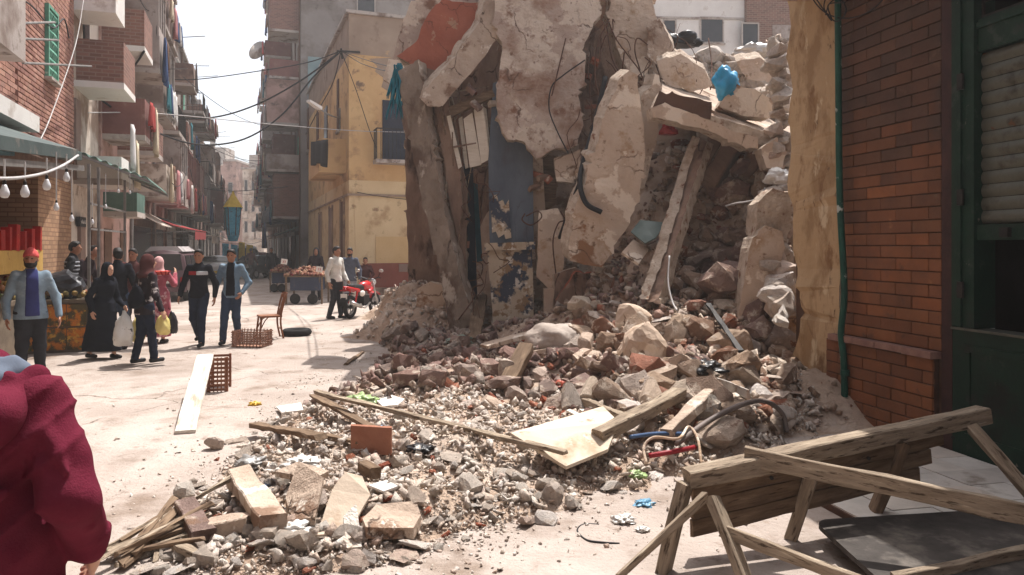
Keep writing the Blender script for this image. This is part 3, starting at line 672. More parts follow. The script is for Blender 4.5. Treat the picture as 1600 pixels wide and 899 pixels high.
a = pix_pts(90, SHADE, 5, 14); pieces('masonry_chunk', 'masonry_chunk', a, psize(len(a), .16, .46, 2), 'brown masonry lump in the shaded rubble before the blue pillar', 'masonry lump', 'masonry lumps in the ruin shade')
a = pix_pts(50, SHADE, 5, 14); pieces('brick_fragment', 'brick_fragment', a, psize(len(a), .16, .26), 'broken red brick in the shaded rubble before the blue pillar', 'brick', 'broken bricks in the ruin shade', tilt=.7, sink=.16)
a = pix_pts(120, SLOPE, 6, 15); pieces('plaster_chunk', 'plaster_chunk', a, psize(len(a), .16, .46, 2), 'tan masonry lump on the slope under the tilted slabs', 'masonry lump', 'masonry lumps on the slope')
a = pix_pts(60, SLOPE, 6, 15); pieces('slab_fragment', 'slab_fragment', a, psize(len(a), .2, .48), 'flat broken slab piece on the slope under the tilted slabs', 'slab piece', 'flat slab pieces on the slope', tilt=.5, sink=.12)
a = pix_pts(110, PILE, 10.5, 18); pieces('stone_chunk', 'concrete_chunk', a, psize(len(a), .25, .6, 2), 'sunlit stone block on top of the tall rubble pile', 'stone block', 'stone blocks on the tall pile')
a = pix_pts(80, CAVE, 8.2, 16); pieces('stone_chunk', 'stone_chunk', a, psize(len(a), .22, .5, 2), 'dark stone block inside the hollow under the fallen floor', 'stone block', 'stone blocks in the hollow')
a = pix_pts(22, CAVE, 8.2, 16); pieces('stone_block', 'masonry_chunk', a, psize(len(a), .45, .85, 1.5), '', 'stone block', 'great blocks in the hollow', tilt=.8, sink=.2)
a = pix_pts(20, [(900, 540), (940, 500), (1040, 480), (1200, 560), (1200, 620), (1000, 640)], 6, 15); pieces('stone_block', 'plaster_chunk', a, psize(len(a), .4, .62, 1.5), '', 'stone block', 'great blocks on the slope', tilt=.8, sink=.15)
# the ragged stub of wall, block on block, against the plaster strip
a = []
for k in range(46):
    v = 70 + k * 9.6; Y = 13.2 - (v - 70) * .0098; u = 1216 + 7 * math.sin(k * 1.7) + rs.uniform(-8, 8); a.append(tuple(P(u, v, min(Y, 11.2) - .3 * rs.random())))
pieces('stone_chunk', 'concrete_chunk', a, psize(len(a), .3, .5), 'rough block in the torn wall end beside the ochre plaster', 'stone block', 'blocks of the torn wall end', sink=0)

m_greybrown = M('grey_brown_concrete', [(.25, (116, 100, 88)), (.5, (140, 124, 110)), (.75, (162, 146, 132))], scale=2.4, detail=9, stretch=(1, 1, .5), over=[((100, 80, 68), 1.6, .54, .64), ((182, 168, 154), 3.4, .6, .66), ((84, 70, 62), 10, .62, .7)], bump=.9, bscale=16, dist=.04, crack=((76, 60, 50), 1.3, .016))
# ------------------------------------------------------------------ the collapsed house
ru = thing('collapsed_house', 'half collapsed house with hanging slabs and a leaning column over a rubble heap', 'building', V(.5, 13.2, .3))
def RS(name, mats, outline, Y, thick, **k): return shard(name, mats, outline, Y, thick, parent=ru, **k)
# what is left of the upper storeys, above the picture, and the rooms behind
mb = MB(); mb.hexa([V(-.9, 13.3, 7.5), V(3.0, 13.0, 7.6), V(3.4, 17.6, 7.6), V(-1.2, 17.6, 7.5), V(-.9, 13.3, 7.75), V(3.0, 13.0, 7.85), V(3.4, 17.6, 7.85), V(-1.2, 17.6, 7.75)]); mb.build('upper_floor', m_conc, ru)
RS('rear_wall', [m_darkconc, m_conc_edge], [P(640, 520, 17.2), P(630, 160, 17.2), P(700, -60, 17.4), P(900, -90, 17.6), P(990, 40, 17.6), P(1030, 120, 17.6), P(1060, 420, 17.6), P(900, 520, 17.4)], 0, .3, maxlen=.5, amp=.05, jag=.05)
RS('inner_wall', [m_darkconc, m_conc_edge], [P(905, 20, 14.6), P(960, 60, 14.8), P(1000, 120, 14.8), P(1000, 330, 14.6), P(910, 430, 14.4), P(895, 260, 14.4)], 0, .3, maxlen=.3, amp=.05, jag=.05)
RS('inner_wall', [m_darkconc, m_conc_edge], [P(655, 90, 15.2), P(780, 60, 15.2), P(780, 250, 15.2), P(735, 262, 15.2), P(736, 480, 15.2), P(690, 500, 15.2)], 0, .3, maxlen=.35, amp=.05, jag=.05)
# leaning column and the broken wall leaf beside it
RS('leaning_column', [m_greybrown, m_conc], [(622, 112), (652, 92), (668, 190), (690, 310), (716, 420), (744, 525), (704, 532), (690, 440), (664, 330), (640, 220)], 13.1, .42, maxlen=.1, amp=.045, seed=3, jag=.03, back=V(.25, 1, 0))
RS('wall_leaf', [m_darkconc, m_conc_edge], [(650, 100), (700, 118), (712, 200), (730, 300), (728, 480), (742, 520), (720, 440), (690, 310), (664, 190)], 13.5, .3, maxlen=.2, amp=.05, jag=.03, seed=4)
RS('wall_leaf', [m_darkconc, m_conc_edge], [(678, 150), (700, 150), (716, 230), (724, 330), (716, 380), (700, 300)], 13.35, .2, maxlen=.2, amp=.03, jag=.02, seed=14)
RS('pink_pilaster', [m_pinkwall, m_conc_edge], [(692, 168), (716, 164), (724, 260), (729, 378), (697, 378), (690, 300)], 13.9, .35, maxlen=.2, amp=.012, seed=5)
RS('pink_pilaster', [m_pinkwall, m_conc_edge], [(699, 388), (729, 388), (731, 500), (724, 506), (706, 440)], 13.88, .35, maxlen=.2, amp=.012, seed=6)
mb = MB(); mb.hexa([P(694, 388, 13.8), P(733, 388, 13.8), P(733, 388, 14.2), P(694, 388, 14.2), P(694, 377, 13.78), P(734, 377, 13.78), P(734, 377, 14.2), P(694, 377, 14.2)]); mb.build('pilaster_cap', m_pinkwall, ru)
mb = MB(); mb.hexa([P(722, 480, 14.1), P(746, 470, 14.1), P(746, 470, 14.4), P(722, 480, 14.4), P(722, 255, 14.1), P(739, 258, 14.1), P(739, 258, 14.4), P(722, 255, 14.4)]); mb.build('door_post', m_navy, ru)
mb = MB(); mb.hexa([P(745, 410, 14.5), P(754, 408, 14.5), P(754, 408, 14.6), P(745, 410, 14.6), P(738, 285, 14.5), P(746, 288, 14.5), P(746, 288, 14.6), P(738, 285, 14.6)]); mb.build('door_stile', m_teal, ru)
# blue pillar on its pedestal
RS('blue_pillar', [m_bluewall, m_conc_edge], [(770, 130), (800, 120), (832, 170), (834, 382), (765, 382), (763, 250)], 13.2, .5, maxlen=.22, amp=.008, seed=7)
mb = MB()
mb.hexa([P(757, 392, 13.02), P(836, 390, 13.02), P(836, 390, 13.7), P(757, 392, 13.7), P(757, 380, 13.0), P(837, 378, 13.0), P(837, 378, 13.7), P(757, 380, 13.7)]); mb.build('pedestal_cap', m_peel, ru)
RS('pedestal', [m_peel, m_conc_edge], [(761, 391), (831, 389), (834, 470), (833, 535), (790, 540), (772, 535), (768, 470)], 13.12, .5, maxlen=.2, amp=.012, seed=8)
flake = [(764, 308), (776, 304), (779, 316), (786, 312), (789, 322), (795, 312), (799, 372), (790, 374), (788, 366), (779, 372), (775, 362), (769, 364), (768, 340)]
o = RS('paint_patch', m_peel, flake, 13.16, .06, maxlen=.3, amp=.004, seed=9)
# wood and plaster strips right of the pillar
RS('plaster_strip', [m_conc_tan, m_conc_edge], [(826, 236), (848, 244), (852, 330), (846, 420), (836, 390), (832, 300)], 13.5, .2, maxlen=.2, amp=.02, seed=10)
RS('door_leaf', [m_wood_d, m_wood_d], [(848, 240), (872, 246), (868, 320), (852, 330)], 13.6, .06, maxlen=.3, amp=.006, seed=11)
RS('leaning_board', [m_conc_tan, m_conc_edge], [(842, 330), (872, 326), (884, 350), (880, 430), (876, 452), (856, 450), (838, 432)], 13.0, .12, maxlen=.16, amp=.02, seed=12, jag=.015)
RS('broken_post', [m_conc_tan, m_conc_edge], [(850, 452), (868, 450), (868, 510), (850, 512)], 12.8, .25, maxlen=.16, amp=.02, seed=13)
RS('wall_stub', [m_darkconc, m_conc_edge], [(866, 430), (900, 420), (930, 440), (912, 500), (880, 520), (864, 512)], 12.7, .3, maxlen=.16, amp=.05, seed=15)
RS('wall_stub', [m_conc, m_conc_edge], [(800, 250), (905, 225), (900, 330), (890, 420), (840, 440), (834, 330)], 14.3, .25, maxlen=.3, amp=.05, seed=16)
RS('wall_stub', [m_conc_tan, m_conc_edge], [(866, 248), (908, 232), (906, 270), (894, 286), (870, 284)], 12.9, .2, maxlen=.12, amp=.04, seed=17)
# pale shutter boards
for i, (pl, Y) in enumerate([([(724, 186), (738, 176), (752, 258), (734, 262)], 13.35), ([(740, 172), (754, 162), (766, 248), (752, 256)], 13.3), ([(754, 166), (760, 170), (768, 246), (764, 249)], 13.45), ([(698, 182), (704, 180), (722, 260), (716, 264)], 13.3), ([(716, 186), (722, 182), (732, 262), (727, 264)], 13.5)]):
    RS('shutter_board', m_wood_p, pl, Y, .04, maxlen=.3, amp=.004, seed=30 + i)
RS('broken_beam', m_wood_d, [(700, 168), (770, 140), (775, 150), (704, 182)], 13.2, .2, maxlen=.15, amp=.03, seed=40)
# red painted wall piece and the slab it hangs from
RS('wall_block', [m_conc_pink, m_conc_edge], [(612, 96), (628, 40), (640, 6), (660, -30), (760, -60), (752, 20), (690, 14), (668, 44), (654, 70), (632, 92)], 14.15, .5, maxlen=.2, amp=.03, seed=41, jag=.04)
RS('red_wall_panel', [m_red, m_conc_edge], [(620, 88), (650, 66), (668, 24), (690, 0), (752, 6), (756, 40), (694, 124), (656, 108)], 13.6, .3, maxlen=.2, amp=.008, seed=42, jag=.03)
RS('tilted_slab', [m_conc, m_conc_edge], [(762, -20), (790, -30), (779, 58), (738, 112), (690, 166), (668, 166), (658, 156), (663, 140), (704, 98), (750, 34)], 12.95, .34, maxlen=.1, amp=.03, seed=43, jag=.025, back=V(-.35, 1, .45))
RS('hanging_block', [m_conc_tan, m_conc_edge], [(607, 92), (624, 94), (632, 106), (616, 134), (598, 124)], 13.6, .2, maxlen=.12, amp=.02, seed=44)
# the great hanging slab and its neighbours
RS('hanging_slab', [m_conc_pink, m_conc_edge], [(774, -70), (774, 54), (784, 66), (776, 140), (778, 178), (784, 206), (792, 219), (816, 221), (828, 236), (838, 248), (872, 232), (886, 236), (902, 226), (912, 196), (908, 160), (914, 110), (916, 62), (928, 34), (940, 22), (934, -80)], 12.8, .28, maxlen=.085, amp=.035, seed=45, jag=.05)
RS('upper_slab', [m_conc_tan, m_conc_edge], [(950, -60), (996, -70), (1018, -10), (1028, 30), (1022, 86), (1008, 116), (990, 122), (976, 100), (962, 70), (952, 30)], 13.6, .5, maxlen=.1, amp=.05, seed=46, jag=.05)
RS('tilted_slab', [m_conc_tan, m_conc_edge], [(984, 110), (996, 116), (1000, 150), (1008, 240), (1000, 300), (984, 350), (958, 384), (940, 418), (912, 414), (892, 408), (888, 384), (898, 330), (918, 270), (934, 222), (948, 168), (966, 126)], 11.4, .26, maxlen=.085, amp=.03, seed=47, jag=.045, back=V(-.45, 1, .3))
RS('tilted_slab', [m_conc_tan, m_conc_edge], [(1002, 152), (1020, 124), (1030, 118), (1034, 140), (1030, 190), (1024, 230), (1010, 284), (996, 318), (1004, 240)], 11.9, .26, maxlen=.085, amp=.03, seed=48, jag=.045, back=V(-.45, 1, .3))
RS('floor_edge', [m_conc_tan, m_conc_edge], [(1016, 168), (1040, 160), (1100, 184), (1150, 206), (1186, 214), (1184, 234), (1160, 228), (1090, 198), (1046, 188), (1020, 184)], 10.9, .35, maxlen=.08, amp=.04, seed=49, jag=.035)
RS('broken_tile_band', [m_tile_dark, m_conc_edge], [(1020, 168), (1032, 142), (1070, 150), (1112, 160), (1110, 188), (1080, 180), (1040, 162)], 11.1, .3, maxlen=.12, amp=.03, seed=50, jag=.02)
mb_ = [P(1030, 172, 11.1), P(1186, 226, 11.1), P(1238, 238, 10.9), P(1240, 200, 14.6), P(1040, 130, 14.2)]
RS('fallen_floor', [m_conc, m_conc_edge], mb_, 0, .22, maxlen=.25, amp=.04, seed=51, back=V(0, .2, 1))
RS('broken_block', [m_conc_tan, m_conc_edge], [(1124, 166), (1138, 144), (1152, 132), (1180, 140), (1212, 158), (1202, 184), (1168, 182), (1136, 172)], 11.4, .4, maxlen=.12, amp=.03, seed=52, jag=.02)
RS('broken_block', [m_conc, m_conc_edge], [(1108, 170), (1150, 186), (1188, 206), (1180, 212), (1130, 196), (1104, 184)], 11.3, .3, maxlen=.12, amp=.03, seed=53, jag=.02)
RS('leaning_slab', [m_darkconc, m_conc_edge], [P(1092, 214, 11.6), P(1104, 222, 11.5), P(1090, 268, 11.1), P(1064, 350, 10.5), P(1042, 420, 10.1), P(1030, 476, 9.7), P(1012, 470, 9.8), P(1032, 410, 10.3), P(1060, 320, 10.9), P(1076, 262, 11.3)], 0, .35, maxlen=.1, amp=.035, seed=54, jag=.02, back=V(.6, 1, 0))
RS('lit_edge_strip', [m_conc_edge, m_conc_edge], [P(1086, 214, 11.5), P(1093, 216, 11.5), P(1077, 264, 11.2), P(1061, 322, 10.8), P(1033, 412, 10.2), P(1013, 468, 9.75), P(1003, 468, 9.8), P(1022, 410, 10.25), P(1051, 318, 10.85), P(1068, 262, 11.25)], 0, .08, maxlen=.08, amp=.03, seed=154, jag=.02, back=V(-.3, 1, .4))  # pale strip added as the sunlit edge of the leaning slab
for i, (a, b, w_) in enumerate([((1150, 222, 12.2), (1086, 330, 12.6), .3), ((1190, 240, 11.9), (1120, 340, 12.6), .3), ((1120, 215, 12.4), (1075, 290, 12.4), .22)]):
    plank('fallen_beam', m_darkconc, P(*a), P(*b), w_, w_, parent=ru, seed=60 + i, amp=.02)
RS('column_fragment', [m_conc_tan, m_conc_edge], [(1176, 372), (1196, 352), (1222, 362), (1226, 388), (1214, 440), (1196, 506), (1178, 524), (1158, 512), (1154, 490), (1164, 430)], 9.6, .38, maxlen=.12, amp=.025, seed=55, jag=.015)
RS('crumbled_masonry', [m_conc_edge, m_conc_edge], [(1184, 318), (1206, 296), (1234, 300), (1240, 350), (1230, 380), (1200, 356), (1180, 366)], 9.7, .45, maxlen=.1, amp=.07, seed=56, jag=.03)
RS('column_fragment', [m_conc_tan, m_conc_edge], [(1216, 440), (1236, 430), (1256, 470), (1254, 526), (1226, 532), (1210, 500)], 9.4, .3, maxlen=.12, amp=.03, seed=57, jag=.02)
RS('low_wall', [m_conc_tan, m_conc_edge], [(652, 452), (672, 440), (690, 444), (706, 470), (712, 520), (686, 516), (660, 500), (650, 480)], 14.2, .3, maxlen=.15, amp=.03, seed=58, jag=.03)
# rebar springing from the torn concrete
for i, ctrl in enumerate([[(950, 30, 13.3), (962, 60, 13), (984, 90, 12.8), (1000, 112, 12.7), (1010, 140, 12.6)], [(948, 40, 13.4), (956, 90, 13), (970, 112, 12.9), (976, 80, 12.8)], [(1000, 110, 13), (992, 80, 12.8), (996, 60, 12.8), (1012, 70, 12.9)],
                          [(940, 60, 13), (936, 100, 12.8), (922, 130, 12.7), (926, 200, 12.6)], [(920, 90, 13), (920, 120, 12.8), (936, 150, 12.7), (940, 134, 12.7)], [(1107, 60, 14), (1112, 100, 13.6), (1110, 140, 13)], [(884, 60, 12.7), (872, 110, 12.6), (862, 150, 12.6)], [(870, 440, 13), (864, 380, 12.6), (872, 350, 12.6), (882, 344, 12.6), (876, 330, 12.7)], [(820, 334, 12.9), (816, 344, 12.8), (830, 352, 12.8), (846, 340, 12.8), (840, 330, 12.8), (822, 338, 12.8)]]):
    mb = MB(); mb.tube(curve_pts([P(*c) for c in ctrl], 6), .012, 5); mb.build('rebar', m_rebar, ru, smooth=True)

r = random.Random(62)
for i in range(46):
    u, v = r.uniform(668, 782), r.uniform(128, 300); L_ = r.uniform(.3, 1.0); Y = r.uniform(13.25, 13.9); c = P(u, v, Y); d = V(r.gauss(.12, .18), r.gauss(0, .2), -1).normalized()
    if i % 5 == 0: d = V(1, r.gauss(0, .3), r.gauss(.25, .3)).normalized()
    mb = MB(); mb.bar(c, c + d * L_, r.uniform(.02, .06), r.uniform(.012, .03), up=V(0, 1, 0), taper=r.uniform(.2, .9)); mb.build('splintered_lath', [m_wood_d, m_darkconc, m_wood][i % 3], ru)
for i in range(26):
    u, v = r.uniform(640, 770), 0; u, v = r.choice([(r.uniform(690, 770), r.uniform(140, 178)), (r.uniform(905, 985), r.uniform(40, 330)), (r.uniform(835, 900), r.uniform(228, 300))])
    mb = MB(); q = P(u, v, r.uniform(13.0, 13.6)); mb.box(q, (r.uniform(.12, .24), .12, r.uniform(.06, .1)), Euler((r.uniform(-.6, .6), r.uniform(-.8, .8), r.uniform(-.8, .8))).to_matrix()); mb.build('brick', [m_rub_brick, m_rub_brown, m_rub_tan][i % 3], ru)
for i in range(40):
    u, v = r.choice([(r.uniform(905, 985), r.uniform(20, 330)), (r.uniform(735, 765), r.uniform(260, 480)), (r.uniform(1040, 1200), r.uniform(215, 300)), (r.uniform(990, 1080), r.uniform(30, 120))]); c = P(u, v, r.uniform(12.6, 13.6)); pts_ = [c]
    for k in range(4): pts_.append(pts_[-1] + V(r.gauss(0, .14), r.gauss(0, .1), r.gauss(-.16, .12)))
    MB().tube(curve_pts(pts_, 3), r.uniform(.006, .012), 4).build('rebar', m_rebar, ru, smooth=True)

RS('broken_slab', [m_conc_tan, m_conc_edge], [(1026, 96), (1064, 84), (1100, 108), (1112, 134), (1078, 146), (1040, 132)], 12.6, .4, maxlen=.1, amp=.04, seed=201, jag=.03, back=V(.2, 1, .5))
RS('broken_slab', [m_conc, m_conc_edge], [(1010, 40), (1030, 30), (1052, 76), (1068, 100), (1030, 108), (1012, 84)], 13.4, .5, maxlen=.1, amp=.05, seed=202, jag=.03, back=V(.3, 1, .3))
RS('broken_slab', [m_conc_tan, m_conc_edge], [(1150, 96), (1186, 90), (1214, 112), (1204, 132), (1166, 124)], 13.0, .3, maxlen=.1, amp=.04, seed=203, jag=.03, back=V(.1, 1, .7))
RS('broken_slab', [m_conc_tan, m_conc_edge], [(1190, 232), (1216, 214), (1230, 236), (1222, 262), (1198, 264)], 10.8, .3, maxlen=.1, amp=.04, seed=204, jag=.03)
RS('brick_pier_stub', [m_darkconc, m_rub_brick], [(900, 424), (936, 426), (940, 470), (920, 492), (884, 500), (868, 470)], 12.3, .3, maxlen=.09, amp=.06, seed=205, jag=.04)
# ------------------------------------------------------------------ houses along the left side of the street
FL = Fr(-9.5, 16, -.346, 1, 1); rzL = math.atan2(FL.d.y, FL.d.x)
m_lbrick = M('red_house_brick', [(.3, (180, 150, 130)), (.7, (210, 190, 170))], scale=2, world=True, rcol=[(160, 116, 100), (176, 130, 112), (148, 104, 92), (168, 124, 112), (186, 142, 124)], over=[((150, 124, 110), 2, .58, .7)], bump=.3, bscale=30)
m_lmort = M('house_mortar', [(.3, (122, 100, 90)), (.7, (150, 128, 116))], scale=5)
m_grey = M('grey_render', [(.3, (150, 138, 132)), (.7, (178, 166, 158))], scale=1.2, detail=8, over=[((120, 102, 92), .8, .48, .62), ((98, 82, 74), 2.4, .58, .68)], bump=.3)
m_cream = M('cream_render', [(.3, (188, 174, 160)), (.7, (212, 200, 188))], scale=1.0, detail=8, over=[((150, 128, 112), .7, .48, .6), ((122, 102, 88), 2.2, .58, .68)], bump=.3)
m_pinkr = M('dusty_pink_render', [(.3, (164, 130, 120)), (.7, (186, 154, 142))], scale=.9, detail=8, over=[((126, 98, 88), .6, .48, .6), ((104, 82, 74), 2.1, .58, .68)], bump=.3)
m_brownr = M('brown_render', [(.3, (124, 102, 92)), (.7, (150, 126, 114))], scale=.9, detail=8, over=[((96, 76, 68), .6, .5, .62), ((160, 138, 124), 2.3, .6, .7)], bump=.3)
m_maroon = M('maroon_panel', [(.3, (112, 72, 68)), (.7, (138, 94, 86))], scale=1.5, over=[((150, 116, 106), 3, .6, .7)], bump=.1)
m_white = M('whitewash', [(.3, (206, 200, 194)), (.7, (226, 222, 216))], scale=1, over=[((180, 168, 158), 2, .58, .7)], bump=.2)
m_slabu = M('balcony_concrete', [(.3, (164, 154, 146)), (.7, (192, 182, 174))], scale=1.2, over=[((120, 102, 92), 1.2, .5, .62), ((92, 78, 70), 3, .6, .7)], bump=.2)
m_bbrick = M('balcony_brick', [(.3, (190, 170, 160)), (.7, (230, 215, 205))], scale=2, brick=(FL, (152, 112, 100), (150, 128, 118), .25, .085), bump=.2)
m_bbrick_r = None
m_tanbrick = M('tan_painted_brick', [(.3, (190, 170, 150)), (.7, (230, 215, 200))], scale=2, brick=(FL, (196, 160, 128), (150, 118, 96), .25, .085), bump=.3)
m_glass = M('dark_window', [(.3, (30, 30, 34)), (.7, (52, 50, 52))], scale=2, rough=.25, spec=.5, bump=0)
m_shutg = M('green_shutter', [(.3, (74, 130, 110)), (.7, (108, 160, 138))], scale=4, over=[((170, 180, 168), 8, .6, .7)], bump=.1)
m_shutb = M('brown_shutter', [(.3, (84, 60, 48)), (.7, (112, 84, 66))], scale=4, bump=.1)
m_shutw = M('pale_shutter', [(.3, (168, 160, 152)), (.7, (192, 184, 176))], scale=4, bump=.1)
m_awn = M('green_corrugated_sheet', [(.3, (70, 96, 88)), (.7, (100, 126, 116))], scale=2, over=[((130, 122, 108), 3, .58, .7)], rough=.6, bump=.1)
m_darksheet = M('dark_awning_sheet', [(.3, (58, 68, 68)), (.7, (82, 92, 90))], scale=2, over=[((120, 112, 104), 3, .6, .7)], rough=.7, bump=.1)
m_steel = M('grey_steel', [(.3, (110, 106, 104)), (.7, (144, 140, 136))], scale=5, metal=.3, rough=.5, bump=.05)
CLOTH = {}
def cloth_mat(c):
    if c not in CLOTH: CLOTH[c] = M('laundry_%s' % c, [(.3, [x * .85 for x in CL[c]]), (.7, CL[c])], scale=3, bump=.1)
    return CLOTH[c]
CL = {'white': (214, 210, 206), 'blue': (64, 84, 124), 'navy': (44, 48, 66), 'red': (160, 60, 56), 'grey': (132, 130, 132), 'cream': (206, 190, 164), 'pink': (190, 130, 130), 'black': (36, 34, 36), 'teal': (50, 110, 120), 'yellow': (200, 170, 90), 'brown': (120, 88, 70)}
def cloth_piece(name, label, cat, a, b, drop, mat, group=None, wob=.05, seed=0, thin=.012):
    """a cloth hanging from the line a-b"""
    a, b = Vector(a), Vector(b); r = random.Random(seed); ph = r.uniform(0, 6); nrm = (b - a).cross(Z).normalized(); k = r.uniform(1.5, 3.5)
    def fn(i, j):
        p = a.lerp(b, i); sw = math.sin(i * 6.28 * k + ph + j) * wob * (.3 + j) + math.sin(i * 15 + ph) * wob * .3
        return p - Z * (drop * j * (1 + .06 * math.sin(i * 7 + ph))) + nrm * sw - (b - a) * (.06 * j * (i - .5))
    m = MB(); m.grid(fn, 10, 6); o = m.build(name, mat, smooth=True)
    md = o.modifiers.new('thick', 'SOLIDIFY'); md.thickness = thin
    return tag(o, label, cat, group)

def window(fr, parent, s, z, w, h, n=0.0, shut=None, frame=None, deep=.06):
    f = MB(); t = .06
    for q in ((s - w / 2 - t, s - w / 2, z - t, z + h + t), (s + w / 2, s + w / 2 + t, z - t, z + h + t), (s - w / 2 + .001, s + w / 2 - .001, z - t, z), (s - w / 2 + .001, s + w / 2 - .001, z + h, z + h + t)):
        f.fbox(fr, q[0], q[1], n - .02, n + deep, q[2], q[3])
    fo = f.build('window', frame or m_shutw, parent)
    g = MB(); g.fbox(fr, s - w / 2, s + w / 2, n - .02, n + .012, z, z + h); g.build('pane', m_glass, fo)
    g = MB(); g.fbox(fr, s - w / 2 - .12, s + w / 2 + .12, n - .02, n + .12, z - t - .05, z - t - .003); g.build('sill', m_slabu, fo)
    if shut:
        for a, b in ((s - w / 2, s - .01), (s + .01, s + w / 2)):
            k = MB(); N_ = 7
            for i in range(N_): zz = z + h * (i + .5) / N_; k.add([fr.at(a, n + .02, zz - h / N_ * .45), fr.at(b, n + .02, zz - h / N_ * .45), fr.at(b, n + .055, zz + h / N_ * .1), fr.at(a, n + .055, zz + h / N_ * .1), fr.at(b, n + .03, zz + h / N_ * .45), fr.at(a, n + .03, zz + h / N_ * .45)], [(0, 1, 2, 3), (3, 2, 4, 5)])
            k.build('shutter', shut, fo, fix=False)
    return fo

def balcony(fr, parent, s0, s1, z, n1, h, style, mat, n0=0.0, slab=None, r=rnd):
    b = MB(); b.fbox(fr, s0, s1, n0 - .1, n1, z - .14, z); bo = b.build('balcony', slab or m_slabu, parent)
    t = .09; p = MB()
    if style in ('solid', 'closed'):
        p.fbox(fr, s0 + .01, s0 + t, n0, n1 - t - .002, z + .002, z + h); p.fbox(fr, s1 - t, s1 - .01, n0, n1 - t - .002, z + .002, z + h); p.fbox(fr, s0 + .01, s1 - .01, n1 - t, n1 - .01, z + .002, z + h)
        p.build('parapet', mat, bo)
    else:
        p.fbox(fr, s0 + .02, s1 - .02, n1 - .05, n1 - .02, z + h - .04, z + h); p.fbox(fr, s0 + .02, s0 + .05, n0, n1 - .052, z + h - .04, z + h)
        k = max(3, int((s1 - s0) / .14))
        for i in range(k + 1): a = s0 + .03 + (s1 - s0 - .06) * i / k; p.fbox(fr, a - .008, a + .008, n1 - .045, n1 - .025, z, z + h - .042)
        k = max(2, int((n1 - n0) / .14))
        for i in range(k): a = n0 + .05 + (n1 - n0 - .1) * i / k; p.fbox(fr, s0 + .025, s0 + .045, a - .008, a + .008, z, z + h - .042)
        p.build('railing', m_iron, bo)
    if style == 'closed':
        H2 = 2.45; c = MB()
        c.fbox(fr, s0 + .02, s1 - .02, n1 - t + .01, n1 - .03, z + h + .003, z + h + .3); c.fbox(fr, s0 + .02, s0 + .1, n0, n1 - .1, z + h + .003, z + H2); c.fbox(fr, s1 - .1, s1 - .02, n0, n1 - .1, z + h + .003, z + H2)
        for i in range(4): a = s0 + .1 + (s1 - s0 - .2) * i / 3; c.fbox(fr, a - .05, a + .05, n1 - .11, n1 - .03, z + h + .302, z + H2 - .01)
        c.fbox(fr, s0, s1, n0, n1 - .02, z + H2, z + H2 + .08); c.build('enclosure', mat, bo)
        g = MB(); g.fbox(fr, s0 + .12, s1 - .12, n1 - .2, n1 - .15, z + h + .31, z + H2 - .02); g.build('pane', m_glass, bo)
    return bo

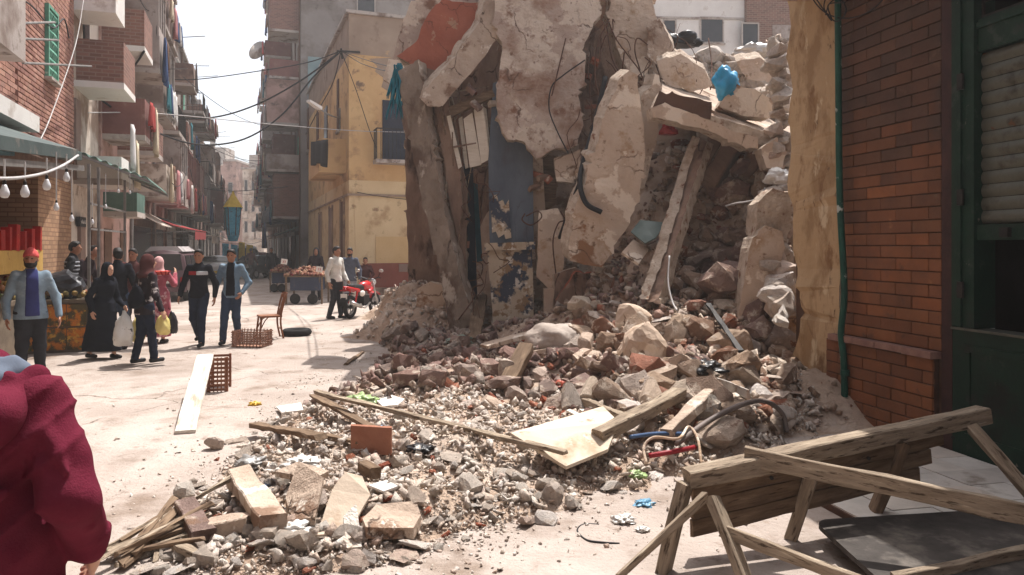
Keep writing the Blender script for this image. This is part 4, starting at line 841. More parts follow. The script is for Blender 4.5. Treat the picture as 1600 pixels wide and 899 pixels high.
def apartment(name, label, fr, s0, s1, h, wall, seed, bal=(.35, 1.0), zf=3.6, fh=2.75, depth=7, styles=('solid', 'closed', 'rail', 'solid'), pmats=None, roofbits=True, cols=None, shop=True):
    r = random.Random(seed)
    ro = thing(name, label, 'building', fr.at((s0 + s1) / 2, 0, 0), 'old apartment houses along the street')
    m_ = MB(); m_.fbox(fr, s0, s1, -depth, 0, 0, h); m_.build('wall', wall, ro)
    m_ = MB(); m_.fbox(fr, s0 - .05, s1 + .05, -depth - .05, .18, h + .002, h + .18); m_.build('roof', m_slabu, ro)
    k = cols or max(1, int((s1 - s0) / 3.4)); cw = (s1 - s0) / k; z = zf
    pm = pmats or [m_bbrick, m_pinkr, m_grey, m_brownr, m_cream, m_maroon]
    while z < h - 1.6:
        for i in range(k):
            c = s0 + cw * (i + .5); q = r.random()
            if q < .75:
                w_ = cw * r.uniform(.55, .85); n1 = r.uniform(*bal); st = r.choice(styles)
                balcony(fr, ro, c - w_ / 2, c + w_ / 2, z, n1, r.uniform(.85, 1.0), st, r.choice(pm), r=r)
                if st != 'closed':
                    d = MB(); d.fbox(fr, c - .45, c + .45, -.02, .03, z + .02, z + 2.1); d.build('balcony_door', r.choice([m_shutb, m_shutw, m_glass, m_shutg]), ro)
                BALS.append((fr, c - w_ / 2, c + w_ / 2, z + .9, n1))
            else: window(fr, ro, c, z + .8, .8, 1.2, shut=r.choice([None, m_shutb, m_shutg]))
        z += fh
    for i in range(k + 1):
        c = min(max(s0 + cw * i, s0 + .12), s1 - .12); d = MB(); d.tube([fr.at(c, .06, .1), fr.at(c + .03, .06, h * .5), fr.at(c, .06, h)], .05, 6); d.build('drain_pipe', r.choice([m_steel, m_shutb, m_slabu]), ro)
    for i in range(k * 2):
        c = r.uniform(s0 + .4, s1 - .8); z_ = zf + fh * r.randint(0, 2) + r.uniform(1.0, 1.9); d = MB()
        if i % 3 == 0: d.fbox(fr, c, c + .8, .03, .42, z_, z_ + .5); d.build('air_conditioner', m_white, ro)
        else: d.bar(fr.at(c, .0, z_), fr.at(c + r.uniform(-.2, .2), r.uniform(1.3, 2.1), z_ + r.uniform(.05, .35)), .03, .03); d.build('drying_pole', m_steel, ro)
    for i in range(k):
        c = s0 + cw * (i + .5); z_ = 2.8; st_ = r.random(); d = MB()
        if st_ < .6: a_ = fr.at(c - cw * .4, .02, z_ + .2); b_ = fr.at(c + cw * .4, .02, z_ + .2); o_ = fr.n * r.uniform(.8, 1.3) - Z * r.uniform(.3, .6); d.prism([a_, b_, b_ + o_, a_ + o_], Z * .03); d.build('shop_canopy', r.choice([m_darksheet, m_awn, m_maroon, m_cream]), ro)
    if shop:
        for i in range(k):
            c = s0 + cw * (i + .5); d = MB(); d.fbox(fr, c - cw * .36, c + cw * .36, -.02, .035, .05, 2.5); d.build('shop_door', r.choice([m_glass, m_shutb, m_steel, m_glass]), ro)
            d = MB(); d.fbox(fr, c - cw * .4, c + cw * .4, -.02, .1, 2.52, 2.75); d.build('lintel', r.choice([m_slabu, m_cream, m_shutb]), ro)
    if roofbits:
        for i in range(2):
            a = r.uniform(s0 + .3, s1 - 1.2); m_ = MB(); m_.fbox(fr, a, a + r.uniform(.8, 2), -2.2, -r.uniform(.2, .6), h + .185, h + r.uniform(.8, 1.6)); m_.build('roof_hut', r.choice([wall, m_brownr, m_bbrick]), ro)
    return ro
BALS = []
# --- nearest: red brick house
b1 = thing('brick_house', 'red brick house with a green shuttered window above the vegetable stall', 'building', FL.at(-3, 0, 0), 'old apartment houses along the street')
mb = MB(); mb.fbox(FL, -12, -.02, -6, -.02, 3.2, 11.5); mb.build('wall', m_lmort, b1)
mb = MB(); mb.fbox(FL, -2.6, -.02, -6, -.03, 0, 3.197); mb.fbox(FL, -12, -5.6, -6, -.03, 0, 3.197); mb.fbox(FL, -5.599, -2.601, -6, -2.5, 0, 3.197); mb.build('ground_floor_wall', m_tanbrick, b1)
n1 = 0
rows0 = FL.px(60, 240)[1]
lay(FL, b1, -4.0, -.05, 3.62, 24, .25, .088, .014, .0, m_lbrick, rz=rzL, seed=8, depth=.05)
mb = MB()                                            # the rest of the brick face, past the nearest courses
for row in range(56):
    z = 3.62 + row * .088; s_ = -11.9 - (.125 if row % 2 else 0)
    while s_ < -.05:
        a, b = s_, min(s_ + .236, -.05); mid = (a + b) / 2
        if not (row < 24 and mid > -4.0) and b > a: mb.fbox(FL, max(a, -4.0) if (row < 24 and b > -4.0) else a, b if not (row < 24 and b > -4.0) else -4.005, -.03, .024 + rnd.uniform(-.004, .004), z + .007, z + .081) if not (row < 24 and b > -4.0 and a > -4.0) else None
        s_ += .25
tag(mb.build('brickwork', m_lbrick, b1, fix=False), kind='stuff')
s_, z_ = FL.px(76, 70); window(FL, b1, s_, z_ - .62, .62, 1.25, n=.03, shut=m_shutg, frame=m_shutg)
s0_, z0_ = FL.px(40, 98, .5)
mb = MB(); mb.fbox(FL, -9, s0_, .03, .5, z0_, z0_ + 3.0); mb.build('projecting_bay', m_grey, b1)
s1_, z1_ = FL.px(50, 205, .5); mb = MB(); mb.fbox(FL, -9, s1_, .03, .6, z1_ - .02, z1_ + .22); mb.build('concrete_canopy', m_white, b1)
mb = MB(); mb.fbox(FL, -9, s1_ - .1, .03, .3, z1_ - .4, z1_ - .022); mb.build('lintel', plain('teal_lintel_paint', (92, 126, 136)), b1)
for (u0, v0, u1, v1) in ((0, 38, 70, 34), (42, 99, 130, 103), (15, 60, 75, 62)):
    a, z = FL.px(u0, v0, .5); b, z2 = FL.px(u1, v1, .3); mb = MB(); mb.tube([FL.at(a, .45, z), FL.at(b, .45, z2)], .02, 6); mb.build('drying_pole', m_steel, b1)
mb = MB(); mb.fbox(FL, -5.6, -4.6, -2.45, -2.35, 0, 3.1); mb.build('shop_back', m_brownr, b1)
sg = thing('shop_sign', 'small dark shop sign with pale script on the tan brick wall', 'sign', FL.at(*[FL.px(130, 347, .05)[0], .05, FL.px(130, 347, .05)[1]]))
sa, sz = FL.px(130, 347, .06)
mb = MB(); mb.fbox(FL, sa - .3, sa + .3, -.02, .06, sz - .11, sz + .11); mb.build('sign_board', plain('dark_sign', (46, 44, 46)), sg)
for i in range(3):
    mb = MB(); a0 = sa - .22 + i * .16
    mb.tube(curve_pts([FL.at(a0, .066, sz + .02), FL.at(a0 + .05, .066, sz - .03), FL.at(a0 + .1, .066, sz - .025), FL.at(a0 + .13, .066, sz + .045)], 4), .008, 4); mb.build('script_stroke', m_white, sg)
# --- second: rendered house with brick balconies
b2 = thing('rendered_house', 'cream rendered house with brick balconies next to the red brick house', 'building', FL.at(1.5, 0, 0), 'old apartment houses along the street')
mb = MB(); mb.fbox(FL, 0, 3.0, -6, -.05, 0, 12); mb.build('wall', m_cream, b2)
balcony(FL, b2, .25, 1.9, 5.5, .95, .92, 'solid', m_bbrick, slab=m_white)
mb = MB(); mb.fbox(FL, .02, 1.2, -.05, .82, 6.98, 8.4); mb.build('white_bay', m_white, b2)
mb = MB(); mb.fbox(FL, .25, .7, -.05, .01, 3.3, 5.1); mb.build('dark_doorway', m_brownr, b2)
mb = MB(); mb.fbox(FL, 1.2, 1.7, -.06, .0, 7.9 - 1.3, 7.9); mb.build('dark_window', m_glass, b2)
balcony(FL, b2, .3, 1.9, 3.35, .9, .5, 'solid', m_white)
for i, (sa_, w_) in enumerate(((.9, .5), (2.2, .7))):
    mb = MB(); mb.fbox(FL, sa_ - w_ / 2, sa_ + w_ / 2, -.06, .02, .05, 2.3); mb.build('house_door', m_shutb if i else m_brownr, b2)
for i, (c, lab) in enumerate((('white', 'white sheet drying on the low balcony of the cream house'), ('cream', 'folded cream sheet beside the white one on the low balcony'))):
    cloth_piece('hanging_sheet', lab, 'laundry', FL.at(1.35 + .5 * i, .95, 4.75 - .3 * i), FL.at(1.8 + .5 * i, .95, 4.7 - .3 * i), 1.1, cloth_mat(c), 'laundry hanging along the street', seed=i)
b3 = thing('rendered_house', 'house with white soffited brick balconies, third along the street', 'building', FL.at(5, 0, 0), 'old apartment houses along the street')
mb = MB(); mb.fbox(FL, 3.003, 7.5, -6, 0, 0, 13.5); mb.build('wall', m_pinkr, b3)
balcony(FL, b3, 3.1, 4.7, 7.05, 1.0, .95, 'solid', m_bbrick, slab=m_white); balcony(FL, b3, 3.2, 4.6, 4.75, 1.0, .95, 'solid', m_maroon); balcony(FL, b3, 3.1, 4.7, 9.6, 1.05, .95, 'solid', m_brownr)
balcony(FL, b3, 5.4, 7.2, 7.0, 1.1, .95, 'closed', m_grey); balcony(FL, b3, 5.4, 7.2, 4.6, 1.0, .95, 'solid', m_bbrick); balcony(FL, b3, 5.4, 7.2, 9.8, 1.2, .95, 'closed', m_pinkr); balcony(FL, b3, 3.3, 4.8, 2.75, .8, .5, 'solid', m_awn)
for c in (3.9, 6.3):
    mb = MB(); mb.fbox(FL, c - .5, c + .5, -.05, .03, .05, 2.3); mb.build('house_door', m_shutb, b3)
BALS += [(FL, 5.4, 7.2, 7.9, 1.1), (FL, 3.2, 4.6, 5.6, 1.0), (FL, 5.4, 7.2, 10.7, 1.2)]
apartment('apartment_house', 'tall brown apartment house with stacked balconies, fourth on the left row', FL, 7.503, 13.0, 14.6, m_brownr, 11, bal=(.7, 1.0))
apartment('apartment_house', 'dusty pink apartment house with enclosed balconies beyond the brown one', FL, 13.003, 20.5, 13.4, m_pinkr, 12, bal=(.8, 1.1))
apartment('apartment_house', 'grey apartment house midway down the left row', FL, 20.503, 27.5, 12.0, m_grey, 13, bal=(.8, 1.1))
apartment('apartment_house', 'brown four storey house halfway down the left row', FL, 27.503, 37, 11.0, m_brownr, 14, bal=(.8, 1.2))
apartment('apartment_house', 'low pink house further down the left row', FL, 37.003, 49, 9.2, m_pinkr, 15, bal=(.8, 1.4))
apartment('apartment_house', 'pale house near the end of the left row', FL, 49.003, 66, 9.6, m_cream, 16, bal=(.7, 1.2))

# --- stall in front of the brick house
st = thing('stall_canopy', 'flat dark sheet canopy on steel posts over the vegetable stall', 'canopy', FL.at(-3, 1, 3.2))
def fl(u, v, n): a, z = FL.px(u, v, n); return FL.at(a, n, z)
mb = MB(); ca = [fl(-30, 214, 1.9), fl(122, 240, 1.9), FL.at(-.3, .03, 3.62), FL.at(-7, .03, 3.55)]
mb.prism(ca, V(0, 0, .04)); mb.build('canopy_sheet', m_darksheet, st)
mb = MB(); mb.bar(fl(-30, 251, 1.85), fl(128, 263, 1.85), .05, .06); mb.build('front_rail', m_steel, st)
mb = MB(); mb.bar(fl(-30, 222, 1.88), fl(124, 245, 1.88), .05, .08); mb.build('front_rail', m_darksheet, st)
for u, n in ((139, .95), (154, 1.0), (195, 1.0)):
    a, _ = FL.px(u, 300, n); mb = MB(); mb.bar(FL.at(a, n, 0), FL.at(a, n, 3.3), .045, .045, up=FL.n); mb.build('post', m_steel, st)
a, _ = FL.px(139, 300, .95); b, _ = FL.px(195, 300, 1.0)
for z in (2.15, 2.6): mb = MB(); mb.bar(FL.at(a, .97, z), FL.at(b, 1.02, z), .03, .035); mb.build('cross_bar', m_steel, st)
aw = thing('corrugated_awning', 'sloping green corrugated awning beside the dark canopy', 'awning', FL.at(1.5, 1, 3.4))
A0, A1, A2, A3 = FL.at(-.7, .01, 3.9), FL.at(3.0, .01, 3.88), FL.at(3.1, 1.55, 3.22), FL.at(-.35, 1.55, 3.3)
nrm = (A1 - A0).cross(A3 - A0).normalized()
mb = MB(); mb.grid(lambda i, j: A0.lerp(A1, i).lerp(A3.lerp(A2, i), j) + nrm * .03 * math.sin(j * 52), 6, 60); so = mb.build('corrugated_sheet', m_awn, aw, smooth=True)
md = so.modifiers.new('thick', 'SOLIDIFY'); md.thickness = .01
for i in range(3):
    q = i / 2; mb = MB(); mb.bar(A0.lerp(A1, q) - Z * .05, A3.lerp(A2, q) - Z * .05, .04, .05); mb.build('rafter', m_steel, aw)
# light bulbs on a sagging flex
bw = thing('bulb_flex', 'white sagging flex that carries the bulbs over the stall', 'cable', fl(60, 270, 2.2))
fx = curve_pts([fl(-40, 276, 2.2), fl(5, 279, 2.2), fl(38, 277, 2.2), fl(72, 270, 2.2), fl(100, 258, 2.2), fl(122, 243, 2.0)], 8)
mb = MB(); mb.tube(fx, .012, 5); mb.build('flex', m_wire_w, bw, smooth=True)
m_bulb = M('white_bulb_glass', [(.3, (196, 196, 198)), (.7, (212, 212, 214))], rough=.3, bump=0)
BUL = [(7, 297, 2.2, 'leftmost'), (39, 297, 2.2, 'second from the left'), (73, 287, 2.2, 'third'), (104, 275, 2.1, 'highest'), (88, 322, 2.0, 'lower, small'), (112, 340, 1.9, 'lowest small'), (144, 346, 1.7, 'right hand small'), (185, 298, 1.4, 'near the awning'), (165, 322, 1.5, 'beside the post'), (203, 300, 1.3, 'far end')]
for i, (u, v, n, w) in enumerate(BUL):
    k = .42 if i < 4 else .34; q = fl(u, v, n)
    t = thing('light_bulb', '%s white spiral bulb of the string over the stall' % w, 'light bulb', q + Z * .1, 'bulbs strung over the stall')
    mb = MB(); mb.lathe([(.0, -.13 * k), (.045 * k, -.12 * k), (.07 * k, -.07 * k), (.065 * k, -.02 * k), (.04 * k, .05 * k), (.03 * k, .08 * k)], q, 12); mb.build('globe', m_bulb, t, smooth=True)
    mb = MB(); mb.lathe([(.026 * k, .08 * k), (.028 * k, .14 * k), (.012 * k, .16 * k)], q, 10); mb.build('socket', m_iron, t)
    mb = MB(); mb.tube([q + Z * .16 * k, q + Z * (.2 if i < 4 else .5)], .006, 4); mb.build('lead', m_wire_w, t)
# counter with goods
sc_ = thing('stall_counter', 'vegetable stall counter with bright fruit pictures along its base', 'stall', FL.at(-2.5, 1.1, 0))
m_counter = M('stall_cloth', [(.3, (86, 74, 62)), (.7, (120, 104, 86))], scale=3, bump=.2)
m_fruitp = M('fruit_print', [(.3, (60, 52, 36)), (.7, (110, 96, 60))], scale=4, over=[((196, 116, 40), 5, .48, .56), ((200, 150, 60), 8, .58, .64), ((70, 96, 48), 6, .62, .68), ((160, 50, 40), 9, .66, .7)], bump=.05)
sL, sR = -3.6, -2.75
mb = MB(); mb.fbox(FL, sL, sR, .02, .95, .0, .86); mb.build('base', m_counter, sc_)
for i in range(3):
    for j in range(2): mb = MB(); a = .04 + i * .305; mb.fbox(FL, sL - .025, sL, a, a + .29, .05 + .41 * j, .43 + .41 * j); mb.build('print_panel', m_fruitp, sc_)
for i in range(2): mb = MB(); mb.fbox(FL, sL + .03 + .42 * i, sL + .42 + .42 * i, .95, .972, .05, .83); mb.build('print_panel', m_fruitp, sc_)
mb = MB(); mb.fbox(FL, sL - .05, sR + .05, .0, 1.0, .862, .92); mb.build('top', m_counter, sc_)
bxx = thing('crate_stand', 'wicker fronted stand of vegetables under the long yellow board', 'stall', FL.at(-5.2, .1, 0))
mb = MB(); mb.fbox(FL, -6.2, -4.6, -.4, .25, 0, .95); mb.build('base', M('wicker_stand', [(.3, (90, 78, 66)), (.7, (130, 114, 96))], scale=3, bump=.6, bscale=40), bxx)
mb = MB(); mb.fbox(FL, -6.25, -4.55, -.45, .3, .952, 1.02); mb.build('top', m_counter, bxx)
b0, bz = FL.px(5, 402, .1)
m_yel = M('yellow_board', [(.3, (180, 140, 70)), (.7, (210, 170, 96))], scale=2, over=[((150, 100, 60), 4, .6, .7)], bump=.1)
tag(MB().fbox(FL, b0 - 2, FL.px(62, 402, .1)[0], .05, .15, 1.42, 1.78).build('price_board', m_yel), 'long yellow board behind the man in the pink cap', 'board')
m_redp = M('red_packets', [(.3, (150, 24, 24)), (.7, (196, 44, 38))], scale=5, rough=.4, over=[((220, 190, 60), 16, .66, .7)], bump=.3)
for i in range(6):
    u = -2 + i * 12; a, _ = FL.px(u, 380, .1); tag(MB().box(FL.at(a, .1, 1.94 + .02 * (i % 3)), (.19, .12, .30 + .06 * (i % 3)), Matrix.Rotation(rzL + .12 * (i % 2), 3, 'Z') @ Matrix.Rotation(.05 * (i % 3 - 1), 3, 'Y')).build('packet', m_redp), ['leftmost red packet on the yellow board', 'second red packet from the left on the yellow board', 'tall third red packet on the yellow board', 'fourth red packet on the yellow board', 'red packet next to last on the yellow board', 'red packet at the right end of the yellow board'][i], 'packet', 'red packets on the board')
m_fruit = M('fruit', [(.3, (120, 96, 50)), (.7, (170, 120, 60))], scale=6, rcol=[(170, 110, 50), (120, 110, 56), (150, 60, 44), (96, 100, 60), (190, 150, 80)], bump=.1, rough=.5)
mb = MB(); r = random.Random(4)
for i in range(200):
    q = i % 3 == 0; a = r.uniform(sL, sR) if q else r.uniform(-6.2, -4.6); mb.ell(FL.at(a, r.uniform(.05, .95) if q else r.uniform(-.4, .25), (.95 if q else 1.05) + r.uniform(0, .3 if not q else .08)), (.05, .05, .048), None, 7, 5)
tag(mb.build('produce', m_fruit, smooth=True, fix=False), 'heap of mixed fruit and vegetables on the stall counter', None, None, 'stuff')
m_sack = M('black_plastic', [(.3, (24, 24, 28)), (.7, (46, 46, 52))], scale=4, rough=.35, spec=.5, bump=.4, bscale=12)
a = -3.2
bm = bmesh.new(); bmesh.ops.create_icosphere(bm, subdivisions=3, radius=1)
for v in bm.verts: v.co = V(v.co.x * .36, v.co.y * .3, max(v.co.z, -.6) * .3) + mnoise.noise_vector(v.co * 2.5) * .07
me = bpy.data.meshes.new('plastic_sack'); bm.to_mesh(me); bm.free(); me.materials.append(m_sack); o = bpy.data.objects.new('plastic_sack', me); COL.objects.link(o); o.location = FL.at(a, .5, 1.12); tag(o, 'bulging black plastic sack on the stall counter', 'sack')

# laundry along both rows is hung after the right row is built
# ------------------------------------------------------------------ ochre corner house and the row behind it
FR2 = Fr(-6.07, 27.5, -.377, 1, -1)
FY = Fr(-6.07, 27.5, 1, .377, 1)
m_ochre = M('ochre_wall', [(.3, (190, 152, 106)), (.7, (208, 174, 126))], scale=.7, detail=8, over=[((164, 130, 94), .8, .5, .6), ((206, 172, 124), .5, .52, .58), ((138, 108, 80), 2.4, .6, .7), ((120, 98, 80), 1.1, .64, .68)], bump=.4)
m_yellowband = M('faded_yellow_wall', [(.3, (196, 164, 118)), (.7, (212, 184, 140))], scale=.7, detail=8, over=[((222, 200, 164), .7, .56, .62), ((160, 126, 92), 3, .64, .72)], bump=.3)
m_creamband = M('cream_wall', [(.3, (202, 176, 136)), (.7, (216, 194, 156))], scale=.7, detail=8, over=[((178, 148, 112), .9, .52, .62), ((150, 122, 94), 2.6, .6, .7)], bump=.35)
m_redband = M('red_plinth_wall', [(.3, (126, 70, 58)), (.7, (150, 90, 76))], scale=1, detail=8, over=[((112, 86, 76), 1.5, .56, .66)], bump=.3)
m_greycem = M('grey_cement_wall', [(.3, (140, 120, 104)), (.7, (166, 146, 128))], scale=.8, detail=8, over=[((120, 98, 84), 1.3, .55, .66), ((180, 150, 116), 1.7, .64, .7)], bump=.3)
oc = thing('ochre_corner_house', 'two storey ochre corner house with iron balcony behind the motorcycle', 'building', FY.at(0, 0, 0))
D2 = 9.0
c0, c1 = FR2.at(0, 0, 0), FR2.at(15.8, 0, 0); c2 = c1 + FY.d * D2; c3 = c0 + FY.d * D2
def foot(z0, z1, m, name):
    b = MB(); b.hexa([V(c0.x, c0.y, z0), V(c3.x, c3.y, z0), V(c2.x, c2.y, z0), V(c1.x, c1.y, z0), V(c0.x, c0.y, z1), V(c3.x, c3.y, z1), V(c2.x, c2.y, z1), V(c1.x, c1.y, z1)]); return b.build(name, m, oc)
foot(0, 4.30, m_creamband, 'lower_wall'); foot(4.303, 9.0, m_ochre, 'upper_wall'); foot(9.003, 10.5, m_greycem, 'parapet_wall')
b = MB(); b.fbox(FY, 1.0, D2, -.02, .03, 1.2, 2.2); b.build('yellow_dado', m_yellowband, oc)
b = MB(); b.fbox(FY, .5, D2, -.02, .034, .28, 1.197); b.build('red_plinth', m_redband, oc)
b = MB(); b.fbox(FY, -.05, D2, -.02, .3, .0, .277); b.fbox(FR2, -.2, 15.8, -.02, .25, .0, .2); b.build('kerb_step', m_greycem, oc)
b = MB(); b.fbox(FY, -.05, D2, -.02, .06, 3.72, 3.80); b.fbox(FR2, .062, 15.8, -.02, .06, 3.722, 3.80); b.build('string_course', m_greycem, oc)
b = MB(); b.fbox(FY, -.12, D2, -.3, .12, 10.503, 10.62); b.fbox(FR2, .122, 15.8, -.3, .12, 10.505, 10.62); b.build('roof_edge', m_slabu, oc)
# grey patches where the ochre coat has fallen from the front
def ypoly(fr, pts, n, m, name, th=.03):
    q = []
    for u, v in pts: a, z = fr.px(u, v, n); q.append(fr.at(a, n, z))
    b = MB(); b.prism(q, -fr.n * th); return b.build(name, m, oc)
ypoly(FY, [(577, 92), (590, 104), (586, 112), (600, 122), (596, 136), (612, 146), (640, 160), (660, 165), (660, 88)], .012, m_greycem, 'bare_patch')
ypoly(FY, [(626, 230), (640, 224), (652, 240), (650, 262), (638, 258)], .04, m_greycem, 'bare_patch')
ypoly(FY, [(553, 300), (574, 302), (576, 392), (556, 396)], .014, m_creamband, 'pale_patch')
for (u, v0, v1, w, m) in ((501, 335, 400, .9, m_brownr), (518, 325, 400, 1.0, m_brownr), (536, 315, 400, .9, m_shutb)):
    a, z1 = FR2.px(u, v0); mb = MB(); mb.fbox(FR2, a - w / 2, a + w / 2, -.02, .04, .25, z1); mb.build('door', m, oc)
    mb = MB(); mb.fbox(FR2, a - w / 2 - .1, a - w / 2, -.02, .07, .25, z1 + .1); mb.fbox(FR2, a + w / 2, a + w / 2 + .1, -.02, .07, .25, z1 + .1); mb.build('door_frame', m_greycem, oc)
for (u, v0, v1, w, m) in ((510, 168, 226, 1.0, m_glass), (497, 178, 238, .9, m_shutb), (529, 125, 205, .45, m_shutb), (482, 170, 235, .8, m_shutb)):
    a, z1 = FR2.px(u, v0); _, z0 = FR2.px(u, v1); mb = MB(); mb.fbox(FR2, a - w / 2, a + w / 2, -.02, .05, z0, z1); wo = mb.build('window', m, oc)
    mb = MB(); mb.fbox(FR2, a - w / 2 - .1, a + w / 2 + .1, -.02, .1, z0 - .1, z0 - .003); mb.build('sill', m_slabu, wo)
a, z0 = FR2.px(500, 270, .9); balcony(FR2, oc, a - .6, a + 3.4, z0 + .1, 1.0, 1.15, 'solid', m_ochre, slab=m_ochre)
a0, z0 = FY.px(588, 248, .7); a1, _ = FY.px(645, 248, .7)
balcony(FY, oc, a0, a1, z0, .7, 1.15, 'rail', m_iron)
mb = MB(); a, _ = FY.px(620, 200); mb.fbox(FY, a - .55, a + .55, -.02, .05, z0, z0 + 2.3); mb.build('balcony_door', m_navy, oc)
a, z0 = FY.px(664, 420); _, z1 = FY.px(664, 315); mb = MB(); mb.fbox(FY, a - .45, a + 1.6, -.02, .04, z0, z1); mb.build('window', m_glass, oc)
a, z0 = FY.px(635, 425); mb = MB(); mb.fbox(FY, a - .3, a + .3, -.02, .06, z0, z0 + .3); mb.build('vent_recess', m_brownr, oc)
cloth_piece('hanging_cloth', 'black cloth hung over the ochre side balcony', 'laundry', FR2.at(FR2.px(488, 222, 1.05)[0], 1.06, FR2.px(488, 222, 1.05)[1]), FR2.at(FR2.px(512, 218, 1.05)[0], 1.06, FR2.px(512, 218, 1.05)[1]), .9, cloth_mat('black'), 'laundry hanging along the street', seed=3)
# street lamp on a wall arm
la, lz = FR2.px(532, 185); lp = thing('street_lamp', 'white street lamp head on a bent arm fixed to the ochre house', 'street lamp', FR2.at(la, 0, lz))
e = P(497, 168, 26.2); mb = MB(); mb.tube(curve_pts([FR2.at(la, 0, lz), P(515, 180, 26.8), e], 6), .03, 6); mb.build('arm', m_steel, lp)
mb = MB(); dd = (e - P(515, 180, 26.8)).normalized(); mb.bar(e - dd * .1, e + dd * .55, .22, .12, taper=.7); mb.build('lamp_head', m_white, lp)
mb = MB(); mb.bar(FR2.at(la, .03, lz - .5), FR2.at(la, .03, lz + .4), .06, .06, up=FR2.n); mb.build('bracket', m_steel, lp)
# wire bracket on the corner
kx = P(533, 80, 27.2)
mb = MB(); mb.bar(P(535, 92, 27.45), kx + Z * .1, .06, .06); mb.tube([P(527, 80, 27.0), P(562, 82, 27.6)], .04, 5); tag(mb.build('wire_bracket', m_iron), 'iron bracket on the ochre house corner where the street cables meet', 'bracket')

FQ = Fr(-12.4, 43.4, -.377, 1, -1); FQ2 = Fr(-12.4, 43.4, 1, .377, 1)
m_endwall = M('grey_end_wall', [(.3, (128, 120, 116)), (.7, (150, 142, 136))], scale=.5, detail=8, over=[((112, 102, 96), .4, .5, .62), ((94, 84, 78), 1.6, .6, .7)], bump=.3)
ta = apartment('tall_apartment_block', 'tall grey apartment block with a blank end wall behind the ochre house', FQ, 0, 10, 24, m_endwall, 31, bal=(1.2, 2.0), depth=16, styles=('closed', 'solid', 'closed'), cols=3)
window(FQ2, ta, FQ2.px(572, 12)[0], FQ2.px(572, 22)[1], 1.0, 1.5, frame=m_slabu)
a, z = FQ2.px(470, 130); mb = MB(); mb.fbox(FQ2, .4, 2.6, -.02, .06, 8.5, 13.0); mb.build('teal_panel', M('faded_teal_render', [(.3, (112, 136, 140)), (.7, (140, 160, 162))], scale=.7, over=[((150, 130, 116), 1, .55, .66)]), ta)
apartment('apartment_house', 'grimy apartment house hung with washing, second in the right row', FQ, 10.003, 18, 18.5, m_brownr, 32, bal=(1.2, 1.9), styles=('closed', 'solid', 'rail'))
apartment('apartment_house', 'grey brown apartment house third in the right row', FQ, 18.003, 29, 16.5, m_grey, 33, bal=(1.2, 1.9), styles=('closed', 'solid', 'rail'))
apartment('apartment_house', 'dim pink apartment house near the end of the right row', FQ, 29.003, 44, 15, m_pinkr, 34, bal=(1.0, 1.6))
# far end of the street
FE = Fr(-60, 112, 1, 0.02, 1)
def far_block(name, label, u0, u1, Y, h, wall, seed, rows, cols_):
    fr = Fr((u0 - CX) / F * Y, Y, 1, .03, 1); wd = (u1 - u0) / F * Y; r = random.Random(seed)
    ro = thing(name, label, 'building', fr.at(wd / 2, 0, 0)); m_ = MB(); m_.fbox(fr, 0, wd, -12, 0, 0, h); m_.build('wall', wall, ro)
    m_ = MB(); m_.fbox(fr, -.2, wd + .2, -12.2, .25, h + .002, h + .3); m_.fbox(fr, wd * .2, wd * .6, -5, -1, h + .302, h + 2.2); m_.build('roof', m_slabu, ro)
    for j in range(rows):
        for i in range(cols_):
            window(fr, ro, wd * (i + .5) / cols_, 3.8 + j * 2.9, wd / cols_ * .38, 1.5, frame=m_slabu)
            if r.random() < .35: balcony(fr, ro, wd * (i + .15) / cols_, wd * (i + .85) / cols_, 2.9 + j * 2.9, .9, .9, 'solid', wall)
    return ro
far_block('far_apartment_block', 'pale pink block closing the street at the far end, left of the gap', 318, 368, 108, 14.2, m_pinkr, 41, 3, 3)
far_block('far_apartment_block', 'cream block with dark windows at the far end, right of the gap', 379, 412, 104, 12.6, m_cream, 42, 3, 3)
far_block('far_apartment_block', 'low pale house seen through the gap at the street end', 360, 386, 135, 4.6, m_white, 43, 1, 2)
# pale house above the rubble pile
FB = Fr(6.5, 34, 1, .05, 1)
bh = thing('pale_back_house', 'pale plastered house with dark windows rising behind the rubble pile', 'building', FB.at(3, 0, 0))
s1, _ = FB.px(1163, 40); mb = MB(); mb.fbox(FB, -3, s1, -6, 0, 0, 16); mb.build('wall', m_white, bh)
s_, z0 = FB.px(1112, 66); _, z1 = FB.px(1112, 29); window(FB, bh, s_, z0, 1.0, z1 - z0, frame=m_slabu)
s_, z0 = FB.px(1046, 70); window(FB, bh, s_, z0, .5, 1.1, frame=m_slabu)
s_, z0 = FB.px(1000, 40); window(FB, bh, s_, z0, .9, 1.2, frame=m_slabu)
mb = MB(); mb.fbox(FB, -3, s1 - .002, -.02, .05, 12.3, 12.4); mb.build('string_course', m_slabu, bh)
bb = thing('brown_back_house', 'brown unplastered house right of the pale one behind the pile', 'building', FB.at(12, 0, 0))
m_bb = M('weathered_back_brick', [(.3, (200, 185, 175)), (.7, (235, 225, 215))], scale=1, brick=(FB, (140, 104, 92), (150, 132, 120), .25, .09), bump=.2)
mb = MB(); mb.fbox(FB, s1 + .003, s1 + 9, -6, .3, 0, 15); mb.build('wall', m_bb, bb)
s_, z0 = FB.px(1172, 72, .3); window(FB, bb, s_, z0, .7, 1.0, n=.3, frame=m_slabu); mb = MB(); mb.fbox(FB, s1 + 1.2, s1 + 3, .28, .34, 9.5, 12); mb.build('render_patch', m_grey, bb)

